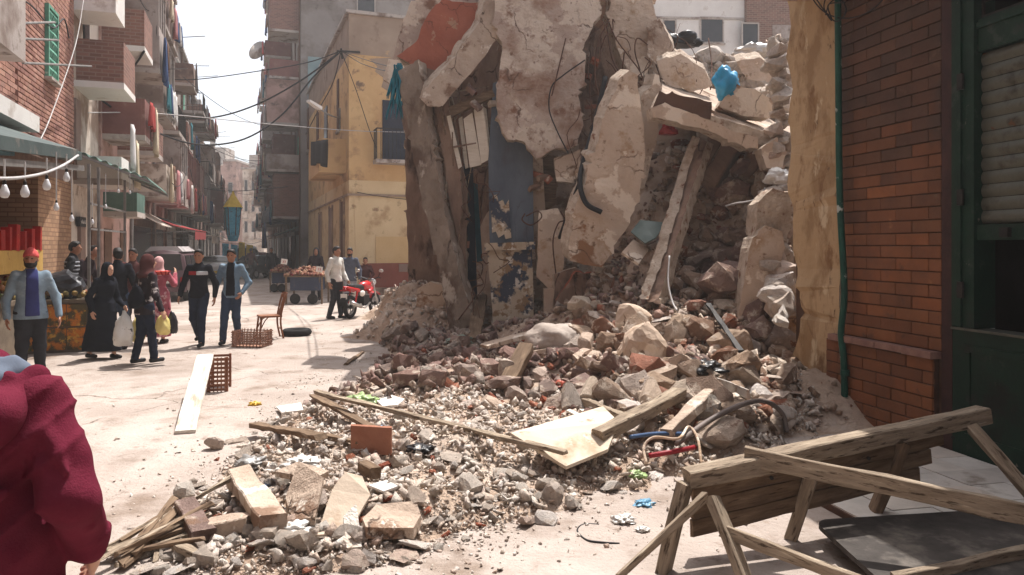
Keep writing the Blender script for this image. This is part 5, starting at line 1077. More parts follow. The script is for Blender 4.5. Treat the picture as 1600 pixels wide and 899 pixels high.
# ------------------------------------------------------------------ washing on the lines, both rows
r = random.Random(77); cols_l = ['white', 'blue', 'grey', 'cream', 'navy', 'red', 'pink', 'teal', 'brown']
nl = {}
for (fr, s0, s1, z, n1) in BALS:
    right = fr is FQ; Yb = fr.at(s0, n1, z).y
    if r.random() > (.95 if right else .8): continue
    sa = s0 + .1
    while sa < s1 - .3:
        w = r.uniform(.35, .8)
        if r.random() < .75:
            c = r.choice(cols_l); row = 'right' if right else 'left'
            lab = '%s washing hung out on a balcony of the %s row of houses' % (c, row)
            cloth_piece('washing', lab, 'laundry', fr.at(sa, n1 + .12, z + .05), fr.at(min(sa + w, s1), n1 + .12, z + r.uniform(-.05, .08)), r.uniform(.6, 1.3), cloth_mat(c), '%s washing on the %s row' % (c, row), seed=r.random())
        sa += w + .08
# ------------------------------------------------------------------ overhead cables
def wire(name, label, ctrl, rad, m=None, n=8):
    b = MB(); b.tube(curve_pts(ctrl, n), rad, 5); return tag(b.build(name, m or m_wire, smooth=True), label, 'cable')
wire('overhead_cable', 'upper cable crossing the street from the ochre house corner', [P(250, 124, 32), P(310, 124, 31), P(400, 112, 29.5), P(480, 98, 28), kx], .022)
wire('overhead_cable', 'thick middle cable sagging over the street from the bracket', [FL.at(3, 1, 6.9), P(180, 160, 24), P(250, 183, 27), P(330, 184, 27), P(400, 164, 27), P(470, 126, 27), kx], .03)
wire('overhead_cable', 'lowest heavy cable sagging from the left houses to the bracket', [P(118, 118, 17.5), P(170, 165, 19), P(240, 205, 22), P(310, 226, 25), P(380, 218, 26), P(440, 180, 26.5), P(490, 120, 27), kx], .03)
wire('overhead_cable', 'pale thin wire stretched low across the street to the iron balcony', [P(112, 176, 17), P(250, 178, 21), P(420, 194, 25), P(545, 204, 27), P(640, 207, 28)], .015, m_wire_w)
wire('overhead_cable', 'cable running right from the bracket to the ruin', [kx, P(560, 90, 26), P(600, 102, 20), P(625, 104, 14)], .012)
wire('overhead_cable', 'second cable from the bracket drooping right to the ruin', [kx, P(562, 98, 26), P(590, 108, 20), P(612, 112, 14)], .012)
wire('overhead_cable', 'cable dropping down the ochre front from the bracket to the balcony', [kx, P(556, 140, 27.2), P(576, 200, 27.6), P(588, 232, 27.7)], .015)
wire('overhead_cable', 'cable running down the street side of the ochre house', [kx, P(520, 130, 29), P(496, 175, 32), P(478, 210, 36)], .02)
wire('overhead_cable', 'pale rope slanting down the red brick house to the canopy', [fl(132, -10, .4), fl(118, 70, .5), fl(80, 180, .7), fl(56, 233, 1.0)], .009, m_wire_w)
wire('overhead_cable', 'dark cable hugging the top of the red brick house', [fl(18, -10, .08), fl(50, 10, .08), fl(82, 44, .08), fl(100, 30, .08), fl(108, 60, .08)], .015)
wire('facade_cable', 'dark cable dipping over the lower front of the ochre house', [FY.at(.3, .05, 3.85), FY.at(1.0, .06, 3.74), FY.at(2.2, .06, 3.62), FY.at(3.6, .06, 3.5)], .012)
r = random.Random(15)
for i in range(9):
    s0 = 2 + i * 3.3; z0 = r.uniform(3.6, 8.5); n_ = r.uniform(.9, 1.5); a_ = FL.at(s0, n_, z0); b_ = FL.at(s0 + r.uniform(3, 6), r.uniform(.6, 1.6), z0 + r.uniform(-1, 1))
    wire('overhead_cable', 'thin wire slung along the left fronts, number %s counted from the camera' % ['one', 'two', 'three', 'four', 'five', 'six', 'seven', 'eight', 'nine'][i], catenary(a_, b_, .35, 6), .012, None, 3)
for i, (s0, t0, z0, z1) in enumerate(((14, 4, 8.6, 9.4), (20, 8, 7.0, 7.8), (27, 14, 8.2, 8.0), (33, 20, 6.0, 6.4))):
    wire('overhead_cable', ['nearest', 'second nearest', 'second farthest', 'farthest'][i] + ' of the four thin wires crossing the far street', catenary(FL.at(s0, 1, z0), FQ.at(t0, 1.3, z1), .5, 8), .015, None, 3)
# hanging lantern decoration
lt = thing('festival_lantern', 'big yellow and blue festival lantern hanging over the street', 'lantern', P(364, 340, 42))
m_lb = M('blue_lantern_net', [(.3, (30, 140, 176)), (.7, (80, 180, 206))], scale=6, over=[((16, 90, 120), 5, .55, .66)], bump=.2)
m_ly = M('yellow_lantern_net', [(.3, (196, 160, 40)), (.7, (224, 190, 70))], scale=6, bump=.2)
q = P(364, 380, 42); T8 = Matrix.Rotation(R(15), 3, 'Z')
mb = MB(); mb.lathe([(.32, .45), (.42, 1.9), (.5, 2.02)], q, 6, T8); mb.build('lantern_body', m_lb, lt)
mb = MB(); mb.lathe([(.54, 2.03), (.48, 2.12), (.12, 2.72), (.03, 2.95)], q, 6, T8); mb.build('lantern_roof', m_ly, lt)
mb = MB(); mb.lathe([(.24, .1), (.34, .44)], q, 6, T8); mb.build('lantern_base', m_lb, lt)
for k in range(6):
    t = R(15 + 60 * k); mb = MB(); mb.tube([q + V(.33 * math.cos(t), .33 * math.sin(t), .44), q + V(.43 * math.cos(t), .43 * math.sin(t), 1.9), q + V(.52 * math.cos(t), .52 * math.sin(t), 2.03)], .025, 5); mb.build('rib', m_iron, lt)
wire('overhead_cable', 'thin line across the street that carries the festival lantern', [P(300, 292, 41), q + Z * 2.95, P(450, 292, 43)], .02)
for i, (u, v, h, c) in enumerate(((352, 382, 1.1, 'blue'), (366, 384, 1.3, 'blue'), (378, 380, 1.2, 'yellow'), (390, 384, 1.0, 'yellow'))):
    a = P(u - 5, v - 2, 44 + i); cloth_piece('streamer', ['left blue streamer below the lantern', 'blue streamer right under the lantern', 'yellow streamer right of the lantern', 'yellow streamer farthest from the lantern'][i], 'streamer', a, a + V(.4, 0, -.05), h, m_lb if c == 'blue' else m_ly, 'streamers below the lantern', seed=i)
wire('overhead_cable', 'thin line that carries the coloured streamers', [P(318, 372, 43.5), P(350, 379, 44), P(392, 381, 47), P(425, 372, 48)], .015)
# awnings at street level
def awning(label, a, b, out, drop, m, th=.04):
    t = thing('shop_awning', label, 'awning', (Vector(a) + Vector(b)) / 2, 'awnings over the shops')
    a, b = Vector(a), Vector(b); o_ = Vector(out); mb = MB(); mb.grid(lambda i, j: a.lerp(b, i) + o_ * j - Z * (drop * j + .06 * math.sin(j * 3.1)), 6, 5); s_ = mb.build('canvas', m, t, smooth=True); md = s_.modifiers.new('thick', 'SOLIDIFY'); md.thickness = th
    mb = MB(); mb.grid(lambda i, j: a.lerp(b, i) + o_ * 1.0 - Z * (drop + .02 + .3 * j + .04 * math.sin(i * 31) * j), 12, 1); s_ = mb.build('valance', m, t); md = s_.modifiers.new('thick', 'SOLIDIFY'); md.thickness = .015
    for q in (a, b): mb = MB(); mb.bar(q - Z * .6, q + o_ - Z * drop, .03, .03); mb.build('stay', m_steel, t)
m_redcan = M('red_canvas', [(.3, (130, 40, 44)), (.7, (156, 58, 58))], scale=3, bump=.1)
awning('dark red canvas awning over a shop behind the van', FL.at(11, .05, 2.9), FL.at(17, .05, 2.95), FL.n * 1.6, .5, m_redcan)
awning('pale canvas awning over shops beyond the red one', FL.at(20, .05, 2.8), FL.at(27, .05, 2.8), FL.n * 1.7, .5, m_cream)
m_stripe = M('striped_grey_canvas', [(.3, (96, 96, 100)), (.7, (128, 128, 130))], scale=2, bump=.1)
dm = thing('dome_awning', 'grey ribbed dome awning with cloths under it on the right row', 'awning', FQ.at(5, .8, 4)); dc = FQ.at(4.5, .05, 3.3)
mb = MB(); mb.grid(lambda i, j: dc + FQ.d * (math.cos(math.pi * i) * 2.6) + FQ.n * (math.sin(math.pi * i) * 2.0 * math.cos(j * 1.5)) + Z * (1.6 * math.sin(j * 1.5)), 14, 6); s_ = mb.build('canvas', m_stripe, dm); md = s_.modifiers.new('thick', 'SOLIDIFY'); md.thickness = .03
for i in range(8):
    q = i / 7; mb = MB(); mb.tube([dc + FQ.d * (math.cos(math.pi * q) * 2.63) + FQ.n * (math.sin(math.pi * q) * 2.03 * math.cos(j * .25)) + Z * (1.62 * math.sin(j * .25)) for j in range(7)], .03, 4); mb.build('rib', m_steel, dm)
for i, c in enumerate(('navy', 'blue', 'white', 'navy', 'grey', 'blue')):
    a = dc + FQ.d * (2.2 - i * .75) + FQ.n * (1.75 + .1 * (i % 2)) - Z * .02; cloth_piece('hanging_garment', ['dark blue garment, outermost under the dome awning', 'blue garment next to the outermost under the dome awning', 'white garment under the dome awning', 'dark blue garment in the middle under the dome awning', 'grey garment under the dome awning', 'blue garment nearest the camera under the dome awning'][i], 'garment', a, a - FQ.d * .6, 1.5, cloth_mat(c), 'garments under the dome awning', seed=i)
# satellite dish high on the right row
sd = thing('satellite_dish', 'grey satellite dish on the tall block against the sky', 'satellite dish', P(406, 82, 50)); q = P(406, 82, 50)
mb = MB(); mb.lathe([(.0, .0), (.3, .04), (.55, .14), (.7, .25)], q, 18, Matrix.Rotation(R(70), 3, 'X') @ Matrix.Rotation(R(-20), 3, 'Y')); s_ = mb.build('dish', m_slabu, sd, smooth=True, fix=False); md = s_.modifiers.new('thick', 'SOLIDIFY'); md.thickness = .02
mb = MB(); mb.tube([q, q + V(.8, .6, -.5), q + V(2.2, 1.2, -.6)], .03, 5); mb.build('mount', m_steel, sd)

# the street goes on behind the viewer: unseen houses, added to cut sky light
apartment('apartment_house', 'unseen plain grey house further back along the left side of the street', FL, -26, -12.003, 11, m_grey, 51)
apartment('apartment_house', 'unseen brown house at the near end of the left side of the street', FL, -42, -26.003, 12, m_brownr, 52)
apartment('apartment_house', 'unseen pink house next to the brick shop on the right side of the street', RT, 8.52, 24, 10.5, m_pinkr, 53)
apartment('apartment_house', 'unseen cream house closing the near end of the street', Fr(-12, -22, 1, 0, -1), -12, 34, 12, m_cream, 54)
# ------------------------------------------------------------------ people: one continuous body each, clothes and hair on top
def sdf_verts(prims, vox, cuts=(), wob=None):
    lo = np.full(3, 1e9); hi = np.full(3, -1e9)
    for p in prims:
        if p[0] == 'c': r = max(p[3], p[4]); q = np.array([p[1], p[2]])
        else: r = max(p[2]); q = np.array([p[1]])
        lo = np.minimum(lo, q.min(0) - r); hi = np.maximum(hi, q.max(0) + r)
    lo -= vox * 4; hi += vox * 4
    n = np.ceil((hi - lo) / vox).astype(int) + 1
    ax = [lo[i] + vox * np.arange(n[i]) for i in range(3)]
    D = np.full(n, 9.0)
    for p in prims:
        k = p[-1]
        if p[0] == 'c': r = max(p[3], p[4]); q = np.array([p[1], p[2]])
        else: r = max(p[2]); q = np.array([p[1]])
        m = k + vox * 3 + r
        i0 = np.clip(np.floor((q.min(0) - m - lo) / vox).astype(int), 0, n - 1); i1 = np.clip(np.ceil((q.max(0) + m - lo) / vox).astype(int) + 1, 1, n)
        sl = tuple(slice(a, b) for a, b in zip(i0, i1))
        X, Y, Zz = ax[0][sl[0]][:, None, None], ax[1][sl[1]][None, :, None], ax[2][sl[2]][None, None, :]
        if p[0] == 'c':
            a, b = np.array(p[1]), np.array(p[2]); ba = b - a; L = max(1e-9, ba.dot(ba)); fy = p[5]
            px, py, pz = X - a[0], Y - a[1], Zz - a[2]
            t = np.clip((px * ba[0] + py * ba[1] + pz * ba[2]) / L, 0, 1)
            d = np.sqrt((px - ba[0] * t) ** 2 + ((py - ba[1] * t) / fy) ** 2 + (pz - ba[2] * t) ** 2) - (p[3] + (p[4] - p[3]) * t)
            d = d * min(1, (1 + fy) / 2)
        else:
            c, rr, Mx = p[1], p[2], p[3]
            px, py, pz = X - c[0], Y - c[1], Zz - c[2]
            if Mx is not None:
                A = np.array(Mx.transposed()); px, py, pz = A[0, 0] * px + A[0, 1] * py + A[0, 2] * pz, A[1, 0] * px + A[1, 1] * py + A[1, 2] * pz, A[2, 0] * px + A[2, 1] * py + A[2, 2] * pz
            q0 = np.sqrt((px / rr[0]) ** 2 + (py / rr[1]) ** 2 + (pz / rr[2]) ** 2)
            d = (q0 - 1) * min(rr) * (.5 + .5 * min(1, np.mean(rr) / min(rr) * .8))
        S0 = D[sl]
        if k > 0:
            h = np.clip(.5 + .5 * (S0 - d) / k, 0, 1); D[sl] = S0 * (1 - h) + d * h - k * h * (1 - h)
        else: D[sl] = np.minimum(S0, d)
    X, Y, Zz = ax[0][:, None, None], ax[1][None, :, None], ax[2][None, None, :]
    if wob:
        am, fq, ph = wob
        D = D + am * .7 * (np.sin(Zz * fq + X * fq * .5 + ph + 1.3 * np.sin(Y * fq * .4 + X * 9)) * np.sin(X * fq * .6 - Zz * fq * .4 + Y * fq * .5 + ph * 2))
        rg = (1 - np.abs(np.sin(Zz * fq * .9 + 1.1 * np.sin(X * 11 + Zz * 5 + ph) + Y * fq * .35 + X * fq * .45))) ** 2.5 * np.clip(.5 + .9 * np.sin(X * 13 + Y * 9 + Zz * 8 + ph * 3), 0, 1)
        D = D - am * 1.1 * rg
    for c, nn in cuts:
        D = np.maximum(D, (X - c[0]) * nn[0] + (Y - c[1]) * nn[1] + (Zz - c[2]) * nn[2])
    D[0] = D[-1] = 9; D[:, 0] = D[:, -1] = 9; D[:, :, 0] = D[:, :, -1] = 9
    g = openvdb.FloatGrid(9.0); g.copyFromArray(np.ascontiguousarray(np.clip(D, -9, 9)).astype(np.float32))
    pts, tr, qu = g.convertToPolygons(isovalue=0.0, adaptivity=0.0)
    return np.array(pts) * vox + lo, [tuple(int(i) for i in t) for t in tr] + [tuple(int(i) for i in t) for t in qu]
def sdf_obj(name, prims, vox, mat, parent, cuts=(), wob=None):
    v, f = sdf_verts(prims, vox, cuts, wob)
    if len(v) == 0: return None
    mb = MB(); mb.v = [tuple(x) for x in v]; mb.f = f; mb.m = [0] * len(f)
    o = mb.build(name, mat, parent, smooth=True, world=False)
    return o
def C(a, b, ra, rb=None, k=.03, fy=1.0): return ('c', tuple(a), tuple(b), ra, ra if rb is None else rb, fy, k)
def E(c, r, M_=None, k=.03): return ('e', tuple(c), tuple(r), M_, k)

m_skin = M('tan_skin', [(.3, (150, 104, 80)), (.7, (172, 124, 98))], scale=6, rough=.55, bump=.03, spec=.3)
m_skin_p = M('light_skin', [(.3, (186, 140, 116)), (.7, (204, 160, 136))], scale=6, rough=.55, bump=.03, spec=.3)
m_hair = M('black_hair', [(.3, (24, 20, 18)), (.7, (42, 36, 34))], scale=20, rough=.6, bump=.4, bscale=60)
m_eye = plain('eye_dark', (26, 20, 18), rough=.3, bump=0)
def fabric(name, c, **k): return M(name, [(.3, [x * .84 for x in c]), (.7, [min(255, x * 1.08) for x in c])], scale=5, detail=8, rough=.95, bump=.25, bscale=90, dist=.006, spec=.1, **k)
F_ = dict(denim=fabric('pale_denim', (128, 146, 160), over=[((160, 174, 184), 4, .56, .68)]), denim2=fabric('washed_denim', (112, 134, 152), over=[((150, 168, 180), 4, .56, .68)]), blueshirt=fabric('blue_shirt', (58, 62, 110)), black=fabric('black_cloth', (30, 30, 36)), char=fabric('charcoal_cloth', (50, 50, 54)), jeans=fabric('dark_jeans', (40, 46, 62)), jeans2=fabric('blue_jeans', (58, 70, 90)), abaya=fabric('black_robe', (28, 30, 38)), pattern=M('patterned_jacket', [(.3, (34, 26, 30)), (.7, (48, 36, 40))], scale=5, over=[((170, 160, 156), 7, .56, .59), ((96, 40, 48), 5, .62, .66)], bump=.1), pinkrobe=M('pink_patterned_robe', [(.3, (150, 66, 80)), (.7, (180, 96, 108))], scale=5, over=[((214, 170, 170), 7, .54, .6), ((96, 36, 48), 6, .62, .66)], bump=.1), pinkscarf=fabric('pale_pink_scarf', (204, 160, 158)), redcap=M('coral_knit', [(.3, (196, 74, 74)), (.7, (224, 108, 104))], scale=6, rough=.95, bump=.8, bscale=50), white=fabric('white_jacket', (206, 204, 198)), greysw=fabric('grey_sweater', (84, 90, 104)), lightgrey=fabric('light_grey_cloth', (150, 152, 158)), maroon=M('maroon_fleece', [(.3, (90, 28, 44)), (.7, (110, 42, 58))], scale=9, detail=9, rough=1, bump=.6, bscale=160, dist=.006, spec=.05), greyhood=fabric('grey_blue_fleece', (98, 106, 120)), stripe=M('striped_sweater', [(.3, (36, 36, 40)), (.7, (48, 48, 52))], scale=4, bump=.1), brown=fabric('brown_top', (84, 50, 48)), darktop=fabric('dark_top', (52, 40, 44)), red=fabric('red_band', (150, 40, 44)), offwhite=fabric('white_band', (196, 196, 198)), shoe=plain('black_shoe', (28, 26, 28), rough=.5), brownshoe=plain('brown_shoe', (70, 48, 40), rough=.6))

def hand(pr, w, d, side, pn, k=1.0, curl=.35):
    """palm, four unequal bent fingers, thumb from the side of the palm; d: pointing, side: towards the thumb, pn: palm normal"""
    w, d, side, pn = Vector(w), Vector(d).normalized(), Vector(side).normalized(), Vector(pn).normalized()
    R3 = Matrix((side, pn, d)).transposed()
    pr.append(E(w + d * .05 * k, (.04 * k, .018 * k, .055 * k), R3, .012))
    for i, L in enumerate((.068, .078, .074, .058)):
        b = w + d * .088 * k + side * (.027 - .018 * i) * k
        m1 = b + (d * (1 - curl * .4) + pn * curl * .6).normalized() * L * .5 * k; e = m1 + (d * (1 - curl * 1.2) + pn * curl * 1.4).normalized() * L * .55 * k
        pr.append(C(b - d * .02 * k, m1, .0095 * k, .0088 * k, .005)); pr.append(C(m1, e, .0088 * k, .0072 * k, .003))
    t0 = w + d * .03 * k + side * .03 * k; t1 = t0 + (d * .7 + side * .6 + pn * .3).normalized() * .04 * k; t2 = t1 + (d * .95 + pn * .35).normalized() * .032 * k
    pr.append(C(t0, t1, .012 * k, .0105 * k, .008)); pr.append(C(t1, t2, .0105 * k, .0085 * k, .004))

def person(label, pos, Hh, rz, pose=None, top='black', bottom='jeans', shoes='shoe', skin=None, hair='short', inner=None, robe=False, scarf=None, cap=None, beard=False, bands=(), hem=.84, vox=.0115, group='people in the street', fat=1.0, top_r=1.0):
    p = dict(lean=(0, 0), yaw=0.0, nod=0.0, kL=(.10, -.02, .5), kR=(-.10, -.02, .5), aL=(.11, .03, .09), aR=(-.11, .03, .09), eL=(.27, .03, 1.13), eR=(-.27, .03, 1.13), wL=(.28, -.06, .89), wR=(-.28, -.06, .89), toe=(0, 0), pelvis=(0, 0, .95)); p.update(pose or {})
    k = Hh / 1.75; sk = skin or m_skin
    sx = V(*pos); t = thing('person', label, 'person', sx, group, R(rz)); t.scale = (k, k, k)
    v = {q: Vector(p[q]) for q in ('kL', 'kR', 'aL', 'aR', 'eL', 'eR', 'wL', 'wR', 'pelvis')}
    lx, ly = p['lean']; pel = v['pelvis']; ch = pel + V(lx, ly, .34); nk = pel + V(lx * 1.35, ly * 1.45, .56); hd = nk + V(lx * .25, ly * .35 - .02, .13)
    sh = {'L': ch + V(.165, 0, .145), 'R': ch + V(-.165, 0, .145)}; hp = {'L': pel + V(.085, 0, -.02), 'R': pel + V(-.085, 0, -.02)}
    Rh = Matrix.Rotation(R(p['yaw']), 3, 'Z') @ Matrix.Rotation(R(p['nod']), 3, 'X')
    hx = lambda a: hd + Rh @ V(*a)
    # body
    B = [C(pel, ch, .115 * fat, .12 * fat, .05, .72), E(ch + V(0, .0, .06), (.165, .10, .15), None, .05), C(nk - Z * .08, hd, .055, .05, .03)]
    for s_ in 'LR':
        B += [C(sh[s_], v['e' + s_], .046, .036, .04), C(v['e' + s_], v['w' + s_], .036, .026, .02), C(hp[s_], v['k' + s_], .078, .052, .05), C(v['k' + s_], v['a' + s_], .052, .036, .03), C(v['a' + s_] - Z * .03, v['a' + s_] + V(0, -.13, -.055), .034, .03, .02)]
        d = (v['w' + s_] - v['e' + s_]).normalized(); sg = 1 if s_ == 'L' else -1
        pn = V(-sg, 0, 0); pn = (pn - d * pn.dot(d)).normalized(); sd = d.cross(pn) * sg
        if sd.y > 0: sd = -sd
        hand(B, v['w' + s_], d, sd, pn)
    B += [E(hx((0, .005, .015)), (.074, .094, .108), Rh, .02), E(hx((0, -.03, -.055)), (.054, .058, .058), Rh, .03), E(hx((0, -.096, -.008)), (.013, .022, .024), Rh, .012), E(hx((.077, .008, -.005)), (.012, .022, .03), Rh, .008), E(hx((-.077, .008, -.005)), (.012, .022, .03), Rh, .008)]
    body = sdf_obj('body', B, vox * .8, sk, t)
    fm = MB()
    for sg in (1, -1): fm.ell(hx((sg * .031, -.084, .012)), (.014, .008, .007), Rh, 8, 5)
    tag(fm.build('eyes', m_eye, t, smooth=True, world=False), kind='stuff') if False else fm.build('eyes', m_eye, t, smooth=True, world=False)
    fm = MB(); fm.ell(hx((0, -.086, -.052)), (.022, .006, .005), Rh, 8, 5); fm.build('mouth', plain('lip', (120, 70, 62), bump=0) if 'lip' not in bpy.data.materials else bpy.data.materials['lip'], t, smooth=True, world=False)
    # clothes
    tr = top_r * fat
    T = [C(pel + Z * -.0, ch, .145 * tr, .14 * tr, .06, .78), E(ch + V(0, 0, .06), (.165 * tr, .115 * tr, .15), None, .06)]
    T.append(C(pel - Z * .16, pel + Z * .02, .192 * tr, .165 * tr, .05, .72))
    for s_ in 'LR': T += [C(sh[s_] + Z * .0, v['e' + s_], .064, .054, .035), C(v['e' + s_], v['e' + s_].lerp(v['w' + s_], .94), .055, .042, .025)]
    T.append(C(nk - Z * .09, nk - Z * .0, .085, .066, .03))
    cz = pel.z - .95 + hem
    if robe:
        for s_ in 'LR': T.append(C(pel + V(.05 if s_ == 'L' else -.05, 0, 0), (v['a' + s_].x * .8, v['a' + s_].y * .8, .2), .15, .17, .1))
        T.append(C(pel, V(0, (v['aL'].y + v['aR'].y) / 2, .2), .17, .2, .1)); cz = .14
    topc = [((0, 0, cz), (0, 0, -1))]
    sdf_obj('robe' if robe else 'jacket', T, vox, F_[top], t, [] if False else topc if not robe else topc, wob=(.007, 26, Hh * 7))
    if inner:
        T2 = [q if q[0] == 'e' else q for q in T[:3]] + [T[-1]]
        T2 = [(q[0], q[1], tuple(x + .012 for x in q[2]), q[3], q[4]) if q[0] == 'e' else (q[0], q[1], q[2], q[3] + .012, q[4] + .012, q[5], q[6]) for q in T2]
        w_ = .075; sdf_obj('shirt', T2, vox, F_[inner], t, [((0, 0, cz + .04), (0, 0, -1)), ((w_, 0, 1.45), (.99, 0, .03)), ((-w_ * .8, 0, 1.45), (-.99, 0, .03)), ((0, -.02, 0), (0, 1, 0)), ((0, 0, nk.z - .02), (0, .5, 1))])
    for nm, mt, x0, x1, z0, z1 in bands:
        T2 = [(q[0], q[1], tuple(x + .01 for x in q[2]), q[3], q[4]) if q[0] == 'e' else (q[0], q[1], q[2], q[3] + .01, q[4] + .01, q[5], q[6]) for q in T[:3]]
        sdf_obj(nm, T2, vox * .8, F_[mt], t, [((0, 0, z0), (0, 0, -1)), ((0, 0, z1), (0, 0, 1)), ((x1, 0, 0), (1, 0, 0)), ((x0, 0, 0), (-1, 0, 0))] + ([((0, 0, 0), (0, 1, 0))] if x1 < .3 else []), wob=(.007, 26, Hh * 7))
    if not robe:
        L = [C(pel - Z * .02, pel + Z * .06, .13 * fat, .13 * fat, .05, .78)]
        for s_ in 'LR': L += [C(hp[s_], v['k' + s_], .098 * fat, .072, .05), C(v['k' + s_], v['a' + s_] + Z * .0, .072, .06, .03)]
        az = min(v['aL'].z, v['aR'].z) - .02
        sdf_obj('trousers', L, vox, F_[bottom], t, wob=(.006, 30, Hh * 3))
    Sh = []
    for i, s_ in enumerate('LR'):
        a = v['a' + s_]; sdf_obj('shoe', [C(a + V(0, .04, -.05), a + V(p['toe'][i], -.15, -.056), .045, .036, .02), C(a - Z * .03, a - Z * .05, .045, .045, .02)], vox * .8, F_[shoes], t, [((0, 0, a.z - .088), (0, 0, -1))])
    hs = [E(hx((0, .012, .020)), (.080, .099, .110), Rh, .01), E(hx((0, -.03, .085)), (.062, .06, .04), Rh, .03)]
    if hair == 'short': sdf_obj('hair', hs, vox * .8, m_hair, t, [(hx((0, -.06, .062)), Rh @ V(0, -.75, -.66))], wob=(.004, 60, 1))
    if beard: sdf_obj('beard', [E(hx((0, -.036, -.068)), (.06, .066, .05), Rh, .01), E(hx((.055, -.01, -.045)), (.02, .04, .05), Rh, .02), E(hx((-.055, -.01, -.045)), (.02, .04, .05), Rh, .02)], vox * .8, m_hair, t)
    if cap: sdf_obj('knit_cap', [E(hx((0, .008, .045)), (.09, .108, .1), Rh, .01), C(hx((0, 0, .115)), hx((0, 0, .13)), .04, .03, .04)], vox * .8, F_[cap], t, [(hx((0, -.04, .035)), Rh @ V(0, -.25, -.97))])
    if scarf:
        sdf_obj('headscarf', [E(hx((0, .02, .02)), (.095, .112, .125), Rh, .02), C(hx((0, .04, -.05)), nk - Z * .05, .085, .12, .05), E(nk + V(0, .02, -.08), (.15, .12, .08), None, .05)], vox, F_[scarf], t, [] if p.get('back') else [(hx((0, -.055, 0)), Rh @ V(0, -1, -.1))], wob=(.004, 40, 2))
    return t
WALK = dict(kL=(.09, -.16, .52), aL=(.09, -.16, .10), kR=(-.09, -.02, .5), aR=(-.08, .26, .17), eL=(.27, .08, 1.14), wL=(.27, .02, .88), eR=(-.27, -.02, 1.13), wR=(-.29, -.16, .92))
def gp(u, v, dz=0): q = G(u, v); return (q.x, q.y, dz)
person('stout man in pale denim jacket and coral knit cap by the stall', gp(48, 600), 1.78, 38, dict(yaw=-16, eL=(.29, .0, 1.13), wL=(.31, -.1, .88), eR=(-.27, -.0, 1.12), wR=(-.27, -.12, .88)), top='denim', inner='blueshirt', bottom='char', cap='redcap', hair=None, beard=True, fat=1.12, hem=.86)
person('man in black sweater with red and white chest band walking toward the camera', gp(311, 541), 1.77, 6, WALK, top='black', bottom='jeans', bands=(('chest_band', 'red', -.17, -.012, 1.30, 1.37), ('chest_band', 'offwhite', -.01, .17, 1.30, 1.37)), hem=.88, fat=1.03)
person('man in open light denim jacket over a dark top walking beside the black sweater', gp(362, 537), 1.77, 4, dict(kL=(.09, -.03, .5), aL=(.10, .1, .1), kR=(-.09, -.14, .5), aR=(-.1, -.2, .1), eL=(.30, .07, 1.14), wL=(.21, -.10, .95), eR=(-.27, .03, 1.14), wR=(-.27, -.12, .93)), top='denim2', inner='black', bottom='jeans2', hem=.86)
person('woman in long black robe and headscarf seen from the side by the stall', gp(160, 560), 1.56, 70, dict(lean=(0, -.07), aL=(.09, -.18, .09), aR=(-.09, .22, .1), kL=(.09, -.12, .5), kR=(-.09, .1, .5), eL=(.24, -.10, 1.1), wL=(.22, -.28, .95)), top='abaya', robe=True, scarf='abaya', hair=None, skin=m_skin_p, fat=1.15)
person('woman in dark patterned jacket and jeans carrying shopping bags', gp(226, 568), 1.69, 150, dict(yaw=-24, lean=(0, -.03), eL=(.29, -.02, 1.14), wL=(.34, -.12, .90), eR=(-.32, .02, 1.12), wR=(-.42, -.02, .88), back=1, aL=(.1, .1, .1), aR=(-.1, -.1, .1), kL=(.09, 0, .5), kR=(-.09, -.06, .5)), top='pattern', bottom='jeans', hair=None, scarf='brown', skin=m_skin_p, hem=.80)
person('woman in pink patterned robe and pale pink headscarf behind the patterned jacket', gp(248, 536), 1.62, 175, dict(back=1, eL=(.28, -.06, 1.1), wL=(.25, -.25, 1.1), eR=(-.28, -.1, 1.2), wR=(-.22, -.24, 1.42)), top='pinkrobe', robe=True, scarf='pinkscarf', hair=None, skin=m_skin_p)
person('man in dark jacket and jeans with his back turned at the stall', gp(184, 546), 1.80, 200, dict(yaw=20, eL=(.26, -.05, 1.13), wL=(.2, -.25, 1.05)), top='black', bottom='jeans2')
person('young man in a brown top beyond the stall posts', gp(208, 527), 1.78, 20, dict(yaw=-20), top='brown', bottom='char')
q = FL.at(-2.35, .42, .12)
person('stallholder in black and grey striped sweater behind the counter', q, 1.80, 120, dict(lean=(0, -.04), yaw=-10), top='stripe', bottom='char', bands=tuple(('sweater_stripe', 'lightgrey', -.4, .4, 1.02 + .07 * i, 1.05 + .07 * i) for i in range(6)))
q = FL.at(-1.75, .45, .1)
person('person in dark top bending over the goods behind the counter', q, 1.74, 90, dict(lean=(0, -.16), nod=-20, eL=(.26, -.2, 1.1), wL=(.2, -.42, 1.0), eR=(-.26, -.2, 1.1), wR=(-.2, -.4, 1.0)), top='darktop', bottom='char')
person('man in white jacket and dark trousers standing beside the red motorcycle', gp(525, 498), 1.82, 62, dict(yaw=10, eL=(.26, .0, 1.12), wL=(.24, -.16, .92), eR=(-.27, .05, 1.12), wR=(-.26, -.02, .88), aL=(.12, -.05, .09), aR=(-.11, .12, .09)), top='white', bottom='char', hem=.9)
person('man in grey sweater behind the red motorcycle', (P(547, 400, 20.9).x, 20.9, 0), 1.78, 0, dict(), top='greysw', bottom='lightgrey', beard=True)
SIT = dict(pelvis=(0, 0, .53), kL=(.13, -.42, .5), kR=(-.13, -.42, .5), aL=(.13, -.44, .09), aR=(-.13, -.40, .09), eL=(.26, -.08, .76), wL=(.16, -.32, .62), eR=(-.26, -.08, .76), wR=(-.16, -.32, .62), lean=(0, -.02))
sp_ = P(571, 420, 26.4)
